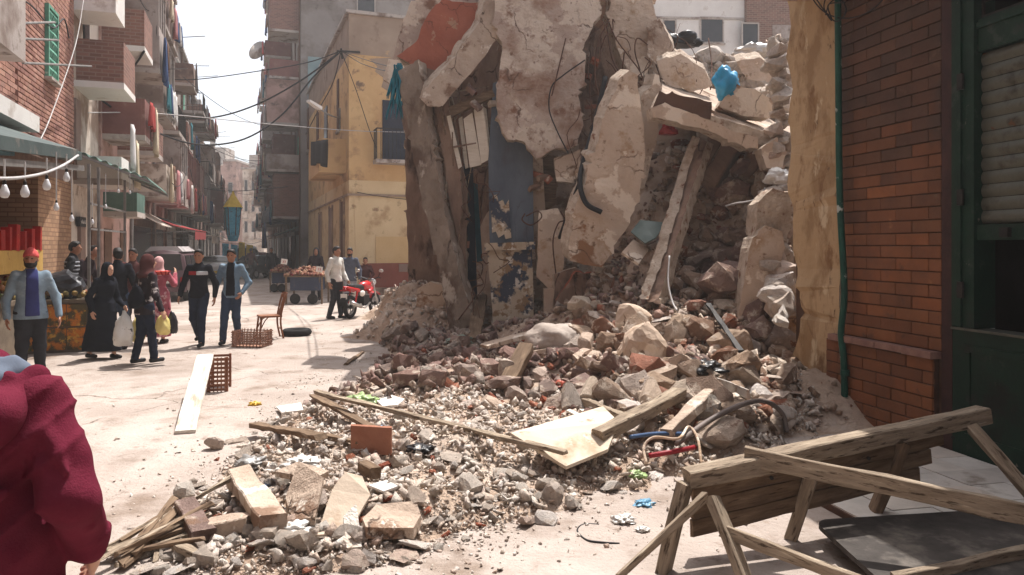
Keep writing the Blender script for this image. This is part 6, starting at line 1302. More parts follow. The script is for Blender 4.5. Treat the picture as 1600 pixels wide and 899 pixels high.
person('seated man in dark red top against the ochre wall', (sp_.x, 26.4, .06), 1.80, 10, SIT, top='brown', bottom='char', hem=.44)
mb = MB(); mb.box((sp_.x, 26.45, .22), (.5, .4, .44)); mb.box((sp_.x, 26.45, .447), (.54, .44, .012)); tag(mb.build('seat_box', m_wood_d), 'wooden box under the seated man by the ochre wall', 'box')
person('vendor in dark clothes standing behind the loaded handcart', (P(494, 400, 25.2).x, 25.2, 0), 1.76, 10, dict(eL=(.24, -.1, 1.12), wL=(.2, -.3, 1.0)), top='darktop', bottom='char', scarf='char', hair=None)
person('dark dressed figure far down the street near the parked cars', (P(392, 400, 40).x, 40, 0), 1.72, 170, WALK, top='brown', bottom='char', vox=.02)
person('man in a dark coat walking between the parked cars far off', (P(424, 400, 38).x, 38, 0), 1.74, 20, WALK, top='char', bottom='char', vox=.02)

# --- the man in the maroon hoodie close to the camera, seen from behind
hm = thing('person', 'man in maroon hooded sweatshirt with his back to the camera, cut by the picture edge', 'person', V(-1.46, 2.02, 0), 'people in the street', R(174))
pel, ch, nk, hd = V(0, 0, .95), V(0, 0, 1.29), V(0, -.02, 1.51), V(.11, -.08, 1.62)
SR, ER, WR = V(-.185, .0, 1.42), V(-.305, .04, 1.185), V(-.215, -.16, .965)
SL, EL, WL = V(.185, .0, 1.42), V(.28, .03, 1.15), V(.24, -.16, .98)
B = [C(pel, ch, .12, .13, .05, .75), E(ch + V(0, 0, .06), (.17, .105, .15), None, .05), C(nk - Z * .08, hd, .055, .05, .03), E(hd + V(0, .005, .015), (.074, .094, .108), None, .02), E(hd + V(0, -.03, -.055), (.054, .058, .058), None, .03), E(hd + V(0, -.096, -.01), (.013, .022, .024), None, .012)]
for a, b, c, sg in ((SR, ER, WR, -1), (SL, EL, WL, 1)):
    B += [C(a, b, .048, .04, .04), C(b, c, .04, .029, .02)]; d = (c - b).normalized(); pn = V(-sg, .25, -.1); pn = (pn - d * pn.dot(d)).normalized(); sd = d.cross(pn) * sg
    if sd.y > 0: sd = -sd
    hand(B, c, d, sd, pn, 1.0, .45)
    B += [E(hd + V(sg * .077, .008, -.005), (.012, .022, .03), None, .008)]
for sg in (1, -1): B += [C(V(sg * .09, 0, .93), V(sg * .1, 0, .5), .08, .055, .05), C(V(sg * .1, 0, .5), V(sg * .1, .03, .09), .055, .04, .03), C(V(sg * .1, .03, .06), V(sg * .1, -.12, .035), .035, .03, .02)]
sdf_obj('body', B, .0062, m_skin_p, hm)
T = [C(pel - Z * .1, ch, .17, .165, .06, .85), E(ch + V(0, .01, .08), (.215, .145, .15), None, .07), C(nk - Z * .1, nk - Z * .03, .1, .09, .04), C(V(-.08, 0, .72), V(-.06, 0, 1.05), .165, .15, .06), C(V(.08, 0, .72), V(.06, 0, 1.05), .165, .15, .06)]
for a, b, c in ((SR, ER, WR), (SL, EL, WL)): T += [C(a, b, .074, .068, .05), C(b, b.lerp(c, .78), .068, .056, .03), C(b.lerp(c, .78), b.lerp(c, .88), .058, .05, .02)]
for q in ((V(-.26, .07, 1.36), V(-.33, .09, 1.27)), (V(-.25, .09, 1.29), V(-.35, .07, 1.20)), (V(-.23, -.02, 1.12), V(-.34, .09, 1.15)), (V(-.21, -.10, 1.07), V(-.33, .0, 1.09)), (V(-.10, .13, 1.24), V(-.19, .09, 1.36)), (V(-.05, .15, 1.10), V(-.17, .11, 1.22)), (V(.0, .15, .98), V(-.16, .10, 1.06))): T.append(C(q[0], q[1], .014, .008, .02))
sdf_obj('sweatshirt', T, .0085, F_['maroon'], hm, [((0, 0, .70), (0, 0, -1))], wob=(.010, 30, 2.0))
sdf_obj('cuff', [C(ER.lerp(WR, .84), ER.lerp(WR, .94), .046, .042, .01)], .006, F_['maroon'], hm, wob=(.002, 90, 1.0))
Hd_ = [q for sg in (1, -1) for q in (C(V(sg * .16, -.01, 1.485), V(sg * .16, .12, 1.41), .032, .045, .05), C(V(sg * .16, .12, 1.41), V(0, .20, 1.28), .05, .045, .05), C(V(sg * .16, -.01, 1.485), V(sg * .10, -.10, 1.44), .032, .03, .03), C(V(sg * .13, .05, 1.50), V(sg * .08, .17, 1.38), .022, .02, .025))]
Hd_ += [E(V(0, .14, 1.40), (.17, .06, .10), None, .05), C(V(-.08, .205, 1.39), V(.08, .205, 1.39), .016, .016, .025)]
sdf_obj('hood', Hd_, .0075, F_['maroon'], hm, wob=(.005, 34, .7))
sdf_obj('inner_hood', [C(V(-.11, -.02, 1.51), V(-.09, .07, 1.49), .03, .035, .03), C(V(-.09, .07, 1.49), V(.03, .13, 1.47), .035, .035, .03), C(V(-.10, .0, 1.53), V(-.02, .08, 1.535), .022, .026, .025), C(V(.11, -.02, 1.51), V(.03, .13, 1.47), .03, .035, .03), C(V(-.06, .05, 1.545), V(.03, .09, 1.53), .024, .024, .03)], .0065, F_['greyhood'], hm, wob=(.006, 70, .2))
sdf_obj('trousers', [C(V(0, 0, .85), V(0, 0, .9), .12, .12, .05, .8)] + [q for sg in (1, -1) for q in (C(V(sg * .09, 0, .82), V(sg * .1, 0, .5), .1, .075, .05), C(V(sg * .1, 0, .5), V(sg * .1, .03, .1), .075, .06, .03))], .012, F_['char'], hm)
sdf_obj('hair', [E(hd + V(0, .012, .022), (.084, .103, .112), None, .01)], .009, m_hair, hm, [(hd + V(0, -.055, .045), V(0, -.72, -.70))], wob=(.004, 60, 1))
for sg in (1, -1): sdf_obj('shoe', [C(V(sg * .1, .06, .045), V(sg * .1, -.13, .04), .048, .04, .02)], .01, F_['shoe'], hm, [((0, 0, .003), (0, 0, -1))])
# ------------------------------------------------------------------ vehicles
m_tyre = plain('tyre_rubber', (34, 32, 32), rough=.9, bump=.1)
m_rim = M('wheel_alloy', [(.3, (130, 130, 132)), (.7, (168, 168, 170))], metal=.6, rough=.4, bump=0)
m_bikered = M('red_bike_paint', [(.3, (168, 16, 22)), (.7, (196, 26, 32))], rough=.25, spec=.6, bump=0)
m_bikeblk = plain('black_bike_plastic', (30, 30, 32), rough=.5, bump=0)
m_chrome = M('dull_chrome', [(.3, (170, 168, 166)), (.7, (200, 198, 196))], metal=.8, rough=.3, bump=0)
m_tail = M('red_lens', [(.3, (130, 14, 16)), (.7, (160, 24, 26))], rough=.2, bump=0)
def torus(c, Rr, r, ax='Y', n=26, k=8, squash=1.0):
    mb = MB(); vs = []
    for i in range(n):
        a = 2 * math.pi * i / n
        for j in range(k):
            b = 2 * math.pi * j / k; q = (Rr + r * math.cos(b)); w = r * math.sin(b) * squash
            p = V(q * math.cos(a), w, q * math.sin(a)) if ax == 'Y' else V(q * math.cos(a), q * math.sin(a), w)
            vs.append(p + Vector(c))
    return mb.add(vs, [(i * k + j, ((i + 1) % n) * k + j, ((i + 1) % n) * k + (j + 1) % k, i * k + (j + 1) % k) for i in range(n) for j in range(k)])
def bp(mb, name, m, t, smooth=False): return mb.build(name, m, t, smooth=smooth, world=False)
mt_ = thing('motorcycle', 'red motorcycle parked on its stand in front of the ochre corner house', 'motorcycle', (-4.12, 18.8, 0), None, R(72))
for x, w in ((0, .055), (1.28, .045)):
    wo = bp(torus((x, 0, .3), .245, w), 'wheel', m_tyre, mt_, True)
    bp(torus((x, 0, .3), .195, .022), 'rim', m_rim, wo, True)
    for i in range(5):
        a = 2 * math.pi * i / 5; mb = MB(); mb.bar((x, 0, .3), (x + .19 * math.cos(a), 0, .3 + .19 * math.sin(a)), .03, .022, up=V(0, 1, 0)); bp(mb, 'spoke', m_rim, wo)
    mb = MB(); mb.lathe([(.05, -.06), (.06, 0), (.05, .06)], (x, 0, .3), 10, Matrix.Rotation(R(90), 3, 'X')); bp(mb, 'hub', m_bikeblk, wo)
for sy in (-.08, .08): mb = MB(); mb.tube([(1.28, sy, .3), (1.06, sy, .88)], .022, 8); bp(mb, 'fork', m_chrome, mt_, True)
sdf_obj('fuel_tank', [E((.74, 0, .80), (.24, .13, .12), None, .05), C((.86, 0, .82), (.66, 0, .78), .11, .09, .05), C((.95, .1, .72), (.8, .11, .64), .05, .06, .05), C((.95, -.1, .72), (.8, -.11, .64), .05, .06, .05)], .012, m_bikered, mt_)
sdf_obj('seat', [C((.55, 0, .76), (.1, 0, .80), .09, .075, .05), C((.1, 0, .8), (-.08, 0, .84), .07, .05, .05)], .012, m_bikeblk, mt_)
sdf_obj('tail_fairing', [C((.3, .07, .70), (-.2, .05, .80), .05, .035, .04), C((.3, -.07, .70), (-.2, -.05, .80), .05, .035, .04), C((-.1, 0, .76), (-.26, 0, .8), .05, .035, .04)], .012, m_bikered, mt_)
for sy in (-.12, .12): mb = MB(); mb.ell((.42, sy, .62), (.14, .03, .08), None, 10, 6); bp(mb, 'side_panel', m_white, mt_, True)
mb = MB(); mb.box((.66, 0, .42), (.3, .22, .26)); bp(mb, 'engine', m_bikeblk, mt_)
for i in range(5): mb = MB(); mb.box((.72, 0, .50 + .035 * i), (.2, .2, .014)); bp(mb, 'cooling_fin', m_rim, mt_)
mb = MB(); mb.tube([(1.0, 0, .84), (.9, .05, .5), (.6, .08, .26), (.35, .08, .3)], .02, 6); bp(mb, 'frame', m_bikeblk, mt_)
for sy in (-.09, .09): mb = MB(); mb.tube([(0, sy, .3), (.4, sy, .34)], .024, 6); bp(mb, 'swing_arm', m_chrome, mt_)
for sy in (-.1, .1): mb = MB(); mb.tube([(.06, sy, .33), (.2, sy, .7)], .025, 8); bp(mb, 'shock_absorber', m_bikered, mt_)
mb = MB(); mb.tube([(.8, -.13, .36), (.5, -.15, .24), (.25, -.15, .3)], .022, 8); mb.tube([(.3, -.15, .29), (-.22, -.17, .42)], .048, 10); bp(mb, 'exhaust', m_chrome, mt_, True)
mb = MB(); mb.tube([(.92, -.37, 1.0), (1.0, -.26, 1.02), (1.06, -.1, .96), (1.06, .1, .96), (1.0, .26, 1.02), (.92, .37, 1.0)], .014, 6); bp(mb, 'handlebar', m_bikeblk, mt_)
for sy in (-1, 1):
    mb = MB(); mb.tube([(1.0, sy * .26, 1.02), (1.0, sy * .33, 1.15)], .008, 5); mo = bp(mb, 'mirror', m_bikeblk, mt_); mb = MB(); mb.ell((1.0, sy * .35, 1.19), (.02, .07, .045), None, 10, 6); bp(mb, 'mirror_glass', m_chrome, mo, True)
mb = MB(); mb.ell((1.17, 0, .88), (.09, .1, .1), None, 12, 8); bp(mb, 'headlight', m_chrome, mt_, True)
mb = MB(); mb.ell((-.27, 0, .74), (.03, .07, .04), None, 10, 6); bp(mb, 'tail_light', m_tail, mt_, True)
mb = MB(); mb.box((-.3, 0, .58), (.01, .18, .13)); bp(mb, 'number_plate', m_white, mt_)
mb = MB(); mb.grid(lambda i, j: V(-.05 + .36 * math.cos(R(60 + 110 * i)) , (j - .5) * .14, .3 + .36 * math.sin(R(60 + 110 * i))), 8, 2); bp(mb, 'rear_mudguard', m_bikeblk, mt_)
mb = MB(); mb.grid(lambda i, j: V(1.28 + .33 * math.cos(R(40 + 110 * i)), (j - .5) * .11, .3 + .33 * math.sin(R(40 + 110 * i))), 8, 2); bp(mb, 'front_mudguard', m_bikered, mt_)
mb = MB(); mb.tube([(.42, .08, .25), (.36, .3, .01)], .014, 6); bp(mb, 'side_stand', m_bikeblk, mt_)
for sy in (-.16, .16): mb = MB(); mb.tube([(-.2, 0, .72), (-.22, sy, .72)], .016, 6); bp(mb, 'indicator', m_tail, mt_)

def microvan(name, label, pos, rz, body, roof, w=1.42, h=1.78, L=3.3, group=None, bonnet=0.0):
    t = thing(name, label, 'van' if bonnet == 0 else 'car', pos, group, R(rz))        # rear faces local -Y
    bm = bmesh.new(); secs = []
    hh = h
    prof = [(-w / 2, .32), (-w / 2 - .0, .75), (-w / 2 + .01, .98), (-w / 2 + .10, hh - .22), (-w / 2 + .22, hh - .05), (0, hh), (w / 2 - .22, hh - .05), (w / 2 - .10, hh - .22), (w / 2 - .01, .98), (w / 2, .75), (w / 2, .32)]
    ys = [(-L / 2, .97, -.02), (-L / 2 + .1, 1, 0), (L / 2 - .9, 1, 0), (L / 2 - .35, .98, -.06), (L / 2, .9, -.9 if bonnet == 0 else -.95)]
    if bonnet: ys = [(-L / 2, .95, -.75), (-L / 2 + .75, .98, -.70), (-L / 2 + 1.1, 1, -.05), (L / 2 - 1.5, 1, 0), (L / 2 - 1.0, .98, -.65), (L / 2, .93, -.75)]
    for y, sc, dz in ys:
        ring = []
        for x, z in prof:
            zz = z if z < 1.0 else max(.92 + (z - .98) * max(.08, (hh + dz - .98) / (hh - .98)), .9)
            ring.append(bm.verts.new((x * sc, y, zz)))
        secs.append(ring)
    for a, b in zip(secs, secs[1:]):
        for i in range(len(prof) - 1): bm.faces.new((a[i], a[i + 1], b[i + 1], b[i]))
        bm.faces.new((a[-1], a[0], b[0], b[-1]))
    bm.faces.new(secs[0][::-1]); bm.faces.new(secs[-1]); bmesh.ops.recalc_face_normals(bm, faces=bm.faces)
    bmesh.ops.bevel(bm, geom=[e for e in bm.edges if len(e.link_faces) == 2 and e.calc_face_angle(0) > .6], offset=.05, segments=2, affect='EDGES')
    me = bpy.data.meshes.new('body'); bm.to_mesh(me); bm.free(); me.materials.append(body); o = bpy.data.objects.new('body', me); COL.objects.link(o); o.parent = t
    for p in me.polygons: p.use_smooth = True
    if not bonnet:
        mb = MB(); mb.hexa([V(-w / 2 + .13, -L / 2 + .06, hh - .12), V(w / 2 - .13, -L / 2 + .06, hh - .12), V(w / 2 - .13, L / 2 - .6, hh - .12), V(-w / 2 + .13, L / 2 - .6, hh - .12), V(-w / 2 + .3, -L / 2 + .12, hh + .05), V(w / 2 - .3, -L / 2 + .12, hh + .05), V(w / 2 - .3, L / 2 - .7, hh + .05), V(-w / 2 + .3, L / 2 - .7, hh + .05)]); bp(mb, 'roof', roof, t)
        mb = MB(); y = -L / 2 - .02; mb.hexa([V(-w / 2 + .12, y - .012, 1.04), V(w / 2 - .12, y - .012, 1.04), V(w / 2 - .12, y + .06, 1.04), V(-w / 2 + .12, y + .06, 1.04), V(-w / 2 + .2, y - .002, hh - .2), V(w / 2 - .2, y - .002, hh - .2), V(w / 2 - .2, y + .06, hh - .2), V(-w / 2 + .2, y + .06, hh - .2)]); bp(mb, 'rear_window', m_glass, t)
        for sx in (-1, 1):
            for i in range(2): mb = MB(); y0 = -L / 2 + .2 + 1.05 * i; mb.hexa([V(sx * (w / 2 - .03), y0, 1.05), V(sx * (w / 2 + .004), y0, 1.05), V(sx * (w / 2 + .004), y0 + .9, 1.05), V(sx * (w / 2 - .03), y0 + .9, 1.05), V(sx * (w / 2 - .14), y0 + .05, hh - .25), V(sx * (w / 2 - .085), y0 + .05, hh - .25), V(sx * (w / 2 - .085), y0 + .85, hh - .25), V(sx * (w / 2 - .14), y0 + .85, hh - .25)]); bp(mb, 'side_window', m_glass, t)
    else:
        for ya, yb, nm in ((-L / 2 + .78, -L / 2 + 1.08, 'windscreen'), (L / 2 - 1.48, L / 2 - 1.04, 'rear_window')):
            s_ = -1 if nm == 'windscreen' else 1; za, zb = (1.04, hh - .12) if s_ < 0 else (hh - .12, 1.06)
            mb = MB(); mb.hexa([V(-w / 2 + .12, ya + s_ * .03, za), V(w / 2 - .12, ya + s_ * .03, za), V(w / 2 - .2, yb + s_ * .03, zb), V(-w / 2 + .2, yb + s_ * .03, zb), V(-w / 2 + .12, ya - s_ * .04, za), V(w / 2 - .12, ya - s_ * .04, za), V(w / 2 - .2, yb - s_ * .04, zb), V(-w / 2 + .2, yb - s_ * .04, zb)]); bp(mb, nm, m_glass, t)
    mb = MB(); mb.box((0, -L / 2 - .04, .42), (w * .96, .12, .14)); bp(mb, 'bumper', m_bikeblk if bonnet else body, t)
    mb = MB(); mb.box((0, -L / 2 - .045 - (.0 if not bonnet else .06), .68 if not bonnet else .5), (.36, .02, .13)); bp(mb, 'number_plate', m_white if not bonnet else m_ly, t)
    for sx in (-1, 1):
        mb = MB(); mb.box((sx * (w / 2 - .12), -L / 2 - .02, .72), (.14, .05, .2)); bp(mb, 'tail_light' if not bonnet else 'headlight', m_tail if not bonnet else m_chrome, t)
        for y in (-L / 2 + .6, L / 2 - .65):
            wo = bp(torus((sx * (w / 2 - .1), y, .28), .2, .085, squash=1.0) if False else MB().lathe([(.16, -.08), (.28, -.08), (.28, .08), (.16, .08)], (sx * (w / 2 - .1), y, .28), 20, Matrix.Rotation(R(90), 3, 'Y')), 'wheel', m_tyre, t)
            bp(MB().lathe([(.02, -.085), (.16, -.085), (.16, .085), (.02, .085)], (sx * (w / 2 - .1), y, .28), 14, Matrix.Rotation(R(90), 3, 'Y')), 'rim', m_rim, wo)
    return t
m_vanpl = M('plum_van_paint', [(.3, (72, 48, 54)), (.7, (96, 66, 70))], scale=2, rough=.5, spec=.4, bump=.03)
m_vanroof = M('grey_van_roof', [(.3, (150, 142, 142)), (.7, (176, 168, 166))], scale=2, rough=.6, bump=.03)
vq = P(256, 475, 24.6)
microvan('minivan', 'dark plum minivan with grey roof seen from behind among the shops', (vq.x - .3, 25.9, 0), 15, m_vanpl, m_vanroof)
m_carblk = M('black_car_paint', [(.3, (34, 36, 38)), (.7, (54, 56, 56))], rough=.3, spec=.5, bump=0)
m_carred = M('maroon_car_paint', [(.3, (88, 36, 40)), (.7, (112, 50, 52))], rough=.4, bump=0)
m_carwht = M('white_car_paint', [(.3, (196, 196, 196)), (.7, (214, 214, 212))], rough=.4, bump=0)
q = P(408, 440, 43); microvan('parked_car', 'black car facing the camera by the right row of shops', (q.x, 43, 0), -20, m_carblk, m_carblk, w=1.55, h=1.4, L=3.9, group='cars at the far end', bonnet=1)
q = P(386, 420, 54); microvan('parked_van', 'white roofed dark van parked in mid street beyond the black car', (q.x, 54, 0), 10, m_carblk, m_carwht, group='cars at the far end')
q = P(398, 410, 66); microvan('parked_car', 'dark red car farthest along the street', (q.x, 66, 0), 170, m_carred, m_carred, w=1.6, h=1.4, L=3.9, group='cars at the far end', bonnet=1)
q = P(338, 420, 40); microvan('parked_car', 'pale car half hidden behind the two walking men', (q.x, 40, 0), 18, m_carwht, m_carwht, w=1.6, h=1.4, L=3.9, group='cars at the far end', bonnet=1)

# ------------------------------------------------------------------ handcarts
def cart(label, u0, u1, v, Y, zt, heap_n, seed):
    x0, x1 = (u0 - CX) / F * Y, (u1 - CX) / F * Y; cx = (x0 + x1) / 2; w = x1 - x0; d = 1.0
    t = thing('handcart', label, 'cart', (cx, Y + d / 2, 0), 'market carts by the ochre house')
    for i in range(5): mb = MB(); mb.box((0, -d / 2 + d * (i + .5) / 5, zt), (w, d / 5 - .012, .04)); bp(mb, 'plank', m_wood_d, t)
    mb = MB(); mb.box((0, 0, zt - .24), (w * .72, d * .8, .42)); bp(mb, 'under_box', plain('cart_blue_' + str(seed), (58, 66, 88), over=[((90, 84, 80), 4, .58, .7)]), t)
    for sx in (-1, 1):
        for sy in (-1, 1): mb = MB(); mb.bar((sx * w * .45, sy * d * .42, 0), (sx * w * .45, sy * d * .42, zt - .022), .05, .05, up=V(0, 1, 0)); bp(mb, 'leg', m_wood_d, t)
        wo = bp(torus((sx * w * .22, -d * .45, .17), .14, .03), 'wheel', m_tyre, t, True); bp(MB().lathe([(.02, -.02), (.12, -.02), (.12, .02), (.02, .02)], (sx * w * .22, -d * .45, .17), 12, Matrix.Rotation(R(90), 3, 'X')), 'rim', m_iron, wo)
    r = random.Random(seed); mb = MB()
    for i in range(heap_n):
        x, y = r.uniform(-.48, .48) * w, r.uniform(-.46, .46) * d; z = zt + .05 + .26 * max(0, 1 - (abs(x) / (w * .5)) ** 2) * max(0, 1 - (abs(y) / (d * .5)) ** 2) * r.random(); mb.ell((x, y, z), (.05, .05, .045), None, 6, 4)
    o = bp(mb, 'produce', M('cart_produce_%d' % seed, [(.3, (110, 70, 60)), (.7, (150, 100, 84))], scale=8, rcol=[(140, 84, 72), (170, 128, 104), (96, 58, 56), (184, 150, 120), (120, 40, 44)], bump=.1), t, True); tag(o, kind='stuff')
    return t
cart('handcart heaped with onions beside the ochre house', 443, 505, 475, 23.4, .88, 420, 1)
cart('smaller dark handcart further back behind the onion cart', 420, 447, 458, 29.5, .8, 160, 2)
m_redscr = plain('red_marker', (170, 40, 40), bump=0)
for lab, u, v, Y in (('white price card on a stick at the right of the onion cart', 499, 421, 23.3), ('white price card on a stick at the left of the onion cart', 444, 409, 23.6)):
    t = thing('price_card', lab, 'sign', P(u, v, Y), 'price cards on the cart'); mb = MB(); mb.box(P(u, v, Y), (.2, .012, .17), Matrix.Rotation(R(8), 3, 'Y')); mb.build('card', m_white, t)
    mb = MB(); mb.bar(P(u, v, Y + .02) - Z * .08, P(u, v, Y + .02) - Z * .42, .015, .015, up=V(0, 1, 0)); mb.build('stick', m_wood_d, t)
    for dx in (-.03, .03):
        mb = MB(); c = P(u, v, Y - .012); mb.tube([c + V(dx - .01, 0, .04), c + V(dx + .015, 0, .0), c + V(dx - .01, 0, -.04)], .009, 4); mb.build('numeral', m_redscr, t)

# ------------------------------------------------------------------ chair, basket, tyre, crate, board
ch_ = thing('cafe_chair', 'brown bentwood cafe chair standing alone in the street', 'chair', G(421, 529), None, R(-62))
m_chair = M('brown_bentwood', [(.3, (110, 66, 42)), (.7, (148, 96, 64))], scale=6, rough=.5, stretch=(6, 6, 1), bump=.1)
bp(MB().box((0, 0, .45), (.42, .42, .035)), 'seat', m_chair, ch_)
for sx in (-1, 1):
    bp(MB().tube(curve_pts([(sx * .18, -.18, .44), (sx * .19, -.2, .25), (sx * .21, -.23, 0)], 4), .02, 8), 'leg', m_chair, ch_, True)
    bp(MB().tube(curve_pts([(sx * .18, .24, 0), (sx * .18, .19, .25), (sx * .18, .19, .45), (sx * .19, .24, .70), (sx * .2, .29, .88)], 4), .019, 8), 'leg', m_chair, ch_, True)
    bp(MB().tube(curve_pts([(sx * .19, -.2, .2), (sx * .17, -.12, .36), (sx * .1, -.04, .43)], 4), .012, 6), 'brace', m_chair, ch_, True)
    bp(MB().tube(curve_pts([(sx * .19, -.19, .3), (sx * .1, -.19, .42), (0, -.19, .43)], 4), .012, 6), 'brace', m_chair, ch_, True)
bp(MB().grid(lambda i, j: V((i - .5) * .44, .285 + .03 * math.sin(math.pi * i) + .03 * j, .80 + .11 * j), 8, 2), 'top_rail', m_chair, ch_); ch_.children[-1].modifiers.new('thick', 'SOLIDIFY').thickness = .022
for i in range(3): bp(MB().bar((-.08 + .08 * i, .19, .46), (-.08 + .08 * i, .29, .82), .035, .014, up=V(0, 1, 0)), 'back_slat', m_chair, ch_)
for z in (.2,): bp(MB().bar((-.19, .2, z), (.19, .2, z), .02, .02), 'stretcher', m_chair, ch_)
bk = thing('wicker_basket', 'brown wicker crate on the ground in front of the chair', 'basket', G(394, 541), None, R(-8))
m_wick = M('wicker', [(.3, (116, 82, 66)), (.7, (160, 120, 100))], scale=20, bump=.3)
bw_, bd_, bh_ = .58, .42, .30
for sx, sy, ax in ((0, -1, 0), (0, 1, 0), (-1, 0, 1), (1, 0, 1)):
    L_ = bw_ if ax == 0 else bd_; n = 9 if ax == 0 else 7
    for i in range(n):
        q = -L_ / 2 + L_ * (i + .5) / n; c = V(q, sy * bd_ / 2, 0) if ax == 0 else V(sx * bw_ / 2, q, 0)
        bp(MB().tube([c, c + Z * bh_], .010, 5), 'stake', m_wick, bk)
    for j in range(7):
        z = .02 + j * .042; pts_ = []
        for i in range(n * 2 + 1):
            q = -L_ / 2 + L_ * i / (n * 2); o_ = .014 * math.sin(math.pi * i / 1.0 + math.pi / 2 + j * math.pi) if i % 1 == 0 else 0
            pts_.append(V(q, sy * (bd_ / 2 + o_), z) if ax == 0 else V(sx * (bw_ / 2 + o_), q, z))
        bp(MB().tube(pts_, .010, 5), 'weaver', m_wick, bk)
bp(MB().box((0, 0, .01), (bw_ - .03, bd_ - .03, .012)), 'bottom', m_wick, bk)
tq = G(458, 527); o = torus((tq.x, tq.y + .25, .075), .23, .075, 'Z', 28, 10, .95).build('old_tyre', m_tyre, smooth=True); tag(o, 'old black tyre lying flat behind the chair', 'tyre')
cr = thing('plastic_crate', 'brown slatted crate standing on end under the white board', 'crate', G(343, 609), None, R(14))
m_crate = M('brown_crate', [(.3, (112, 70, 52)), (.7, (146, 98, 74))], scale=5, rough=.6, bump=.1)
for x in (-.11, .11):
    for y in (-.16, .16): bp(MB().box((x, y, .22), (.03, .03, .44)), 'corner_post', m_crate, cr)
for i in range(8):
    z = .03 + i * .055
    for y in (-.172, .172): bp(MB().box((0, y, z), (.24, .012, .03)), 'slat', m_crate, cr)
    for x in (-.122,): bp(MB().box((x, 0, z), (.012, .34, .03)), 'slat', m_crate, cr)
for i in range(5): bp(MB().box((-.09 + .045 * i, -.184, .22), (.014, .01, .44)), 'upright', m_crate, cr)
m_whiteb = M('whitewashed_board', [(.3, (196, 188, 178)), (.7, (214, 208, 198))], scale=3, stretch=(1, 6, 6), over=[((168, 152, 134), 2, .54, .68), ((132, 112, 94), 9, .62, .7)], bump=.4, bscale=10, dist=.01)
wb_a, wb_b = G(289, 676, .03), P(321, 556, 9.25)
o = plank('white_board', m_whiteb, wb_a, wb_b, .19, .045, seed=50, amp=.004); tag(o, 'long whitewashed board leaning from the street onto the slatted crate', 'board')

# ------------------------------------------------------------------ named debris on the heap
def on(u, v, dz=0.0):
    q = hit(u, v); return q + Z * dz
def deb(name, label, cat, a, b, w, h, m, dz=(.05, .05), amp=.008, seed=1, group=None):
    o = plank(name, m, on(a[0], a[1], dz[0]), on(b[0], b[1], dz[1]), w, h, amp=amp, seed=seed, seg=.15); return tag(o, label, cat, group)
deb('timber_strip', 'long thin wooden strip running across the sunlit heap', 'timber', (494, 660), (884, 754), .055, .035, m_wood, (.30, .22), seed=1)
deb('timber_strip', 'short brown timber leaning over the left end of the long strip', 'timber', (490, 642), (592, 686), .09, .03, m_wood_d, (.16, .06), seed=2)
deb('broken_plank', 'wedge shaped brown plank at the left of the heap', 'plank', (398, 684), (502, 706), .10, .04, m_wood_d, (.12, .12), seed=3)
deb('timber_strip', 'thin strip beside the wedge shaped plank', 'timber', (470, 694), (560, 706), .05, .02, m_wood_d, (.12, .08), seed=4)
deb('timber_beam', 'thick pale timber resting on the end of the plywood sheet', 'timber', (932, 722), (1062, 652), .13, .10, m_wood, (.20, .22), seed=5)
deb('timber_beam', 'brown timber half buried behind the plywood sheet', 'timber', (880, 632), (980, 680), .08, .07, m_wood, (.12, .14), seed=6)
deb('broken_lath', 'grey lath lying under the brown timber', 'lath', (890, 655), (940, 684), .05, .02, m_wood_p, (.08, .08), seed=7)
deb('broken_lath', 'second grey lath nearest the plywood sheet', 'lath', (908, 650), (956, 686), .04, .02, m_wood_p, (.06, .06), seed=8)
deb('pale_stick', 'pale stick slanting over the stick bundle at lower left', 'stick', (250, 836), (358, 780), .035, .025, m_wood, (.10, .14), seed=9)
deb('pale_stick', 'short stick standing across the bundle at lower left', 'stick', (243, 893), (252, 838), .03, .02, m_wood, (.05, .10), seed=10)
for i in range(14):
    r = random.Random(900 + i); u0, v0 = r.uniform(150, 210), r.uniform(868, 899); u1, v1 = r.uniform(255, 345), r.uniform(800, 862)
    deb('bundle_stick', 'one of the dark sticks heaped together at the lower left edge of the rubble', 'stick', (u0, v0), (u1, v1), r.uniform(.02, .05), r.uniform(.015, .03), m_wood_d if i % 3 else m_wood, (.04 + .02 * (i % 4), .06 + .02 * (i % 3)), seed=900 + i, group='stick bundle', amp=.01)
deb('wood_block', 'small sawn block lying in front of the stick bundle', 'wood block', (272, 868), (312, 886), .05, .04, m_wood, (.06, .06), seed=11)
deb('wood_block', 'small dark wooden cube on the heap left of the middle', 'wood block', (566, 746), (586, 756), .08, .08, m_wood_d, (.08, .08), seed=12)
deb('broken_stick', 'charred stick lying on the open street near the shadow edge', 'stick', (540, 572), (567, 553), .06, .03, m_wood_d, (.03, .03), seed=13)
deb('concrete_lintel', 'long concrete lintel lying aslant near the lower left of the heap', 'lintel', (372, 772), (428, 846), .16, .11, m_conc, (.14, .10), seed=14, amp=.012)
deb('concrete_lintel', 'rough stone block in front of the slanting lintel', 'stone block', (318, 842), (394, 836), .12, .09, m_conc, (.06, .08), seed=15, amp=.014)
deb('brick_slab', 'brown brick leaning on the left of the slanting lintel', 'brick', (290, 812), (318, 850), .13, .07, m_rub_brown, (.10, .05), seed=16, amp=.008)
deb('leaning_block', 'brown block leaning up in the shade below the blue pillar', 'block', (792, 612), (824, 580), .19, .10, m_wood_d, (.08, .30), seed=17, amp=.012)
deb('concrete_post', 'broken round edged concrete post lying right of the middle', 'post', (1042, 700), (1114, 636), .11, .10, m_conc, (.12, .16), seed=18, amp=.014)
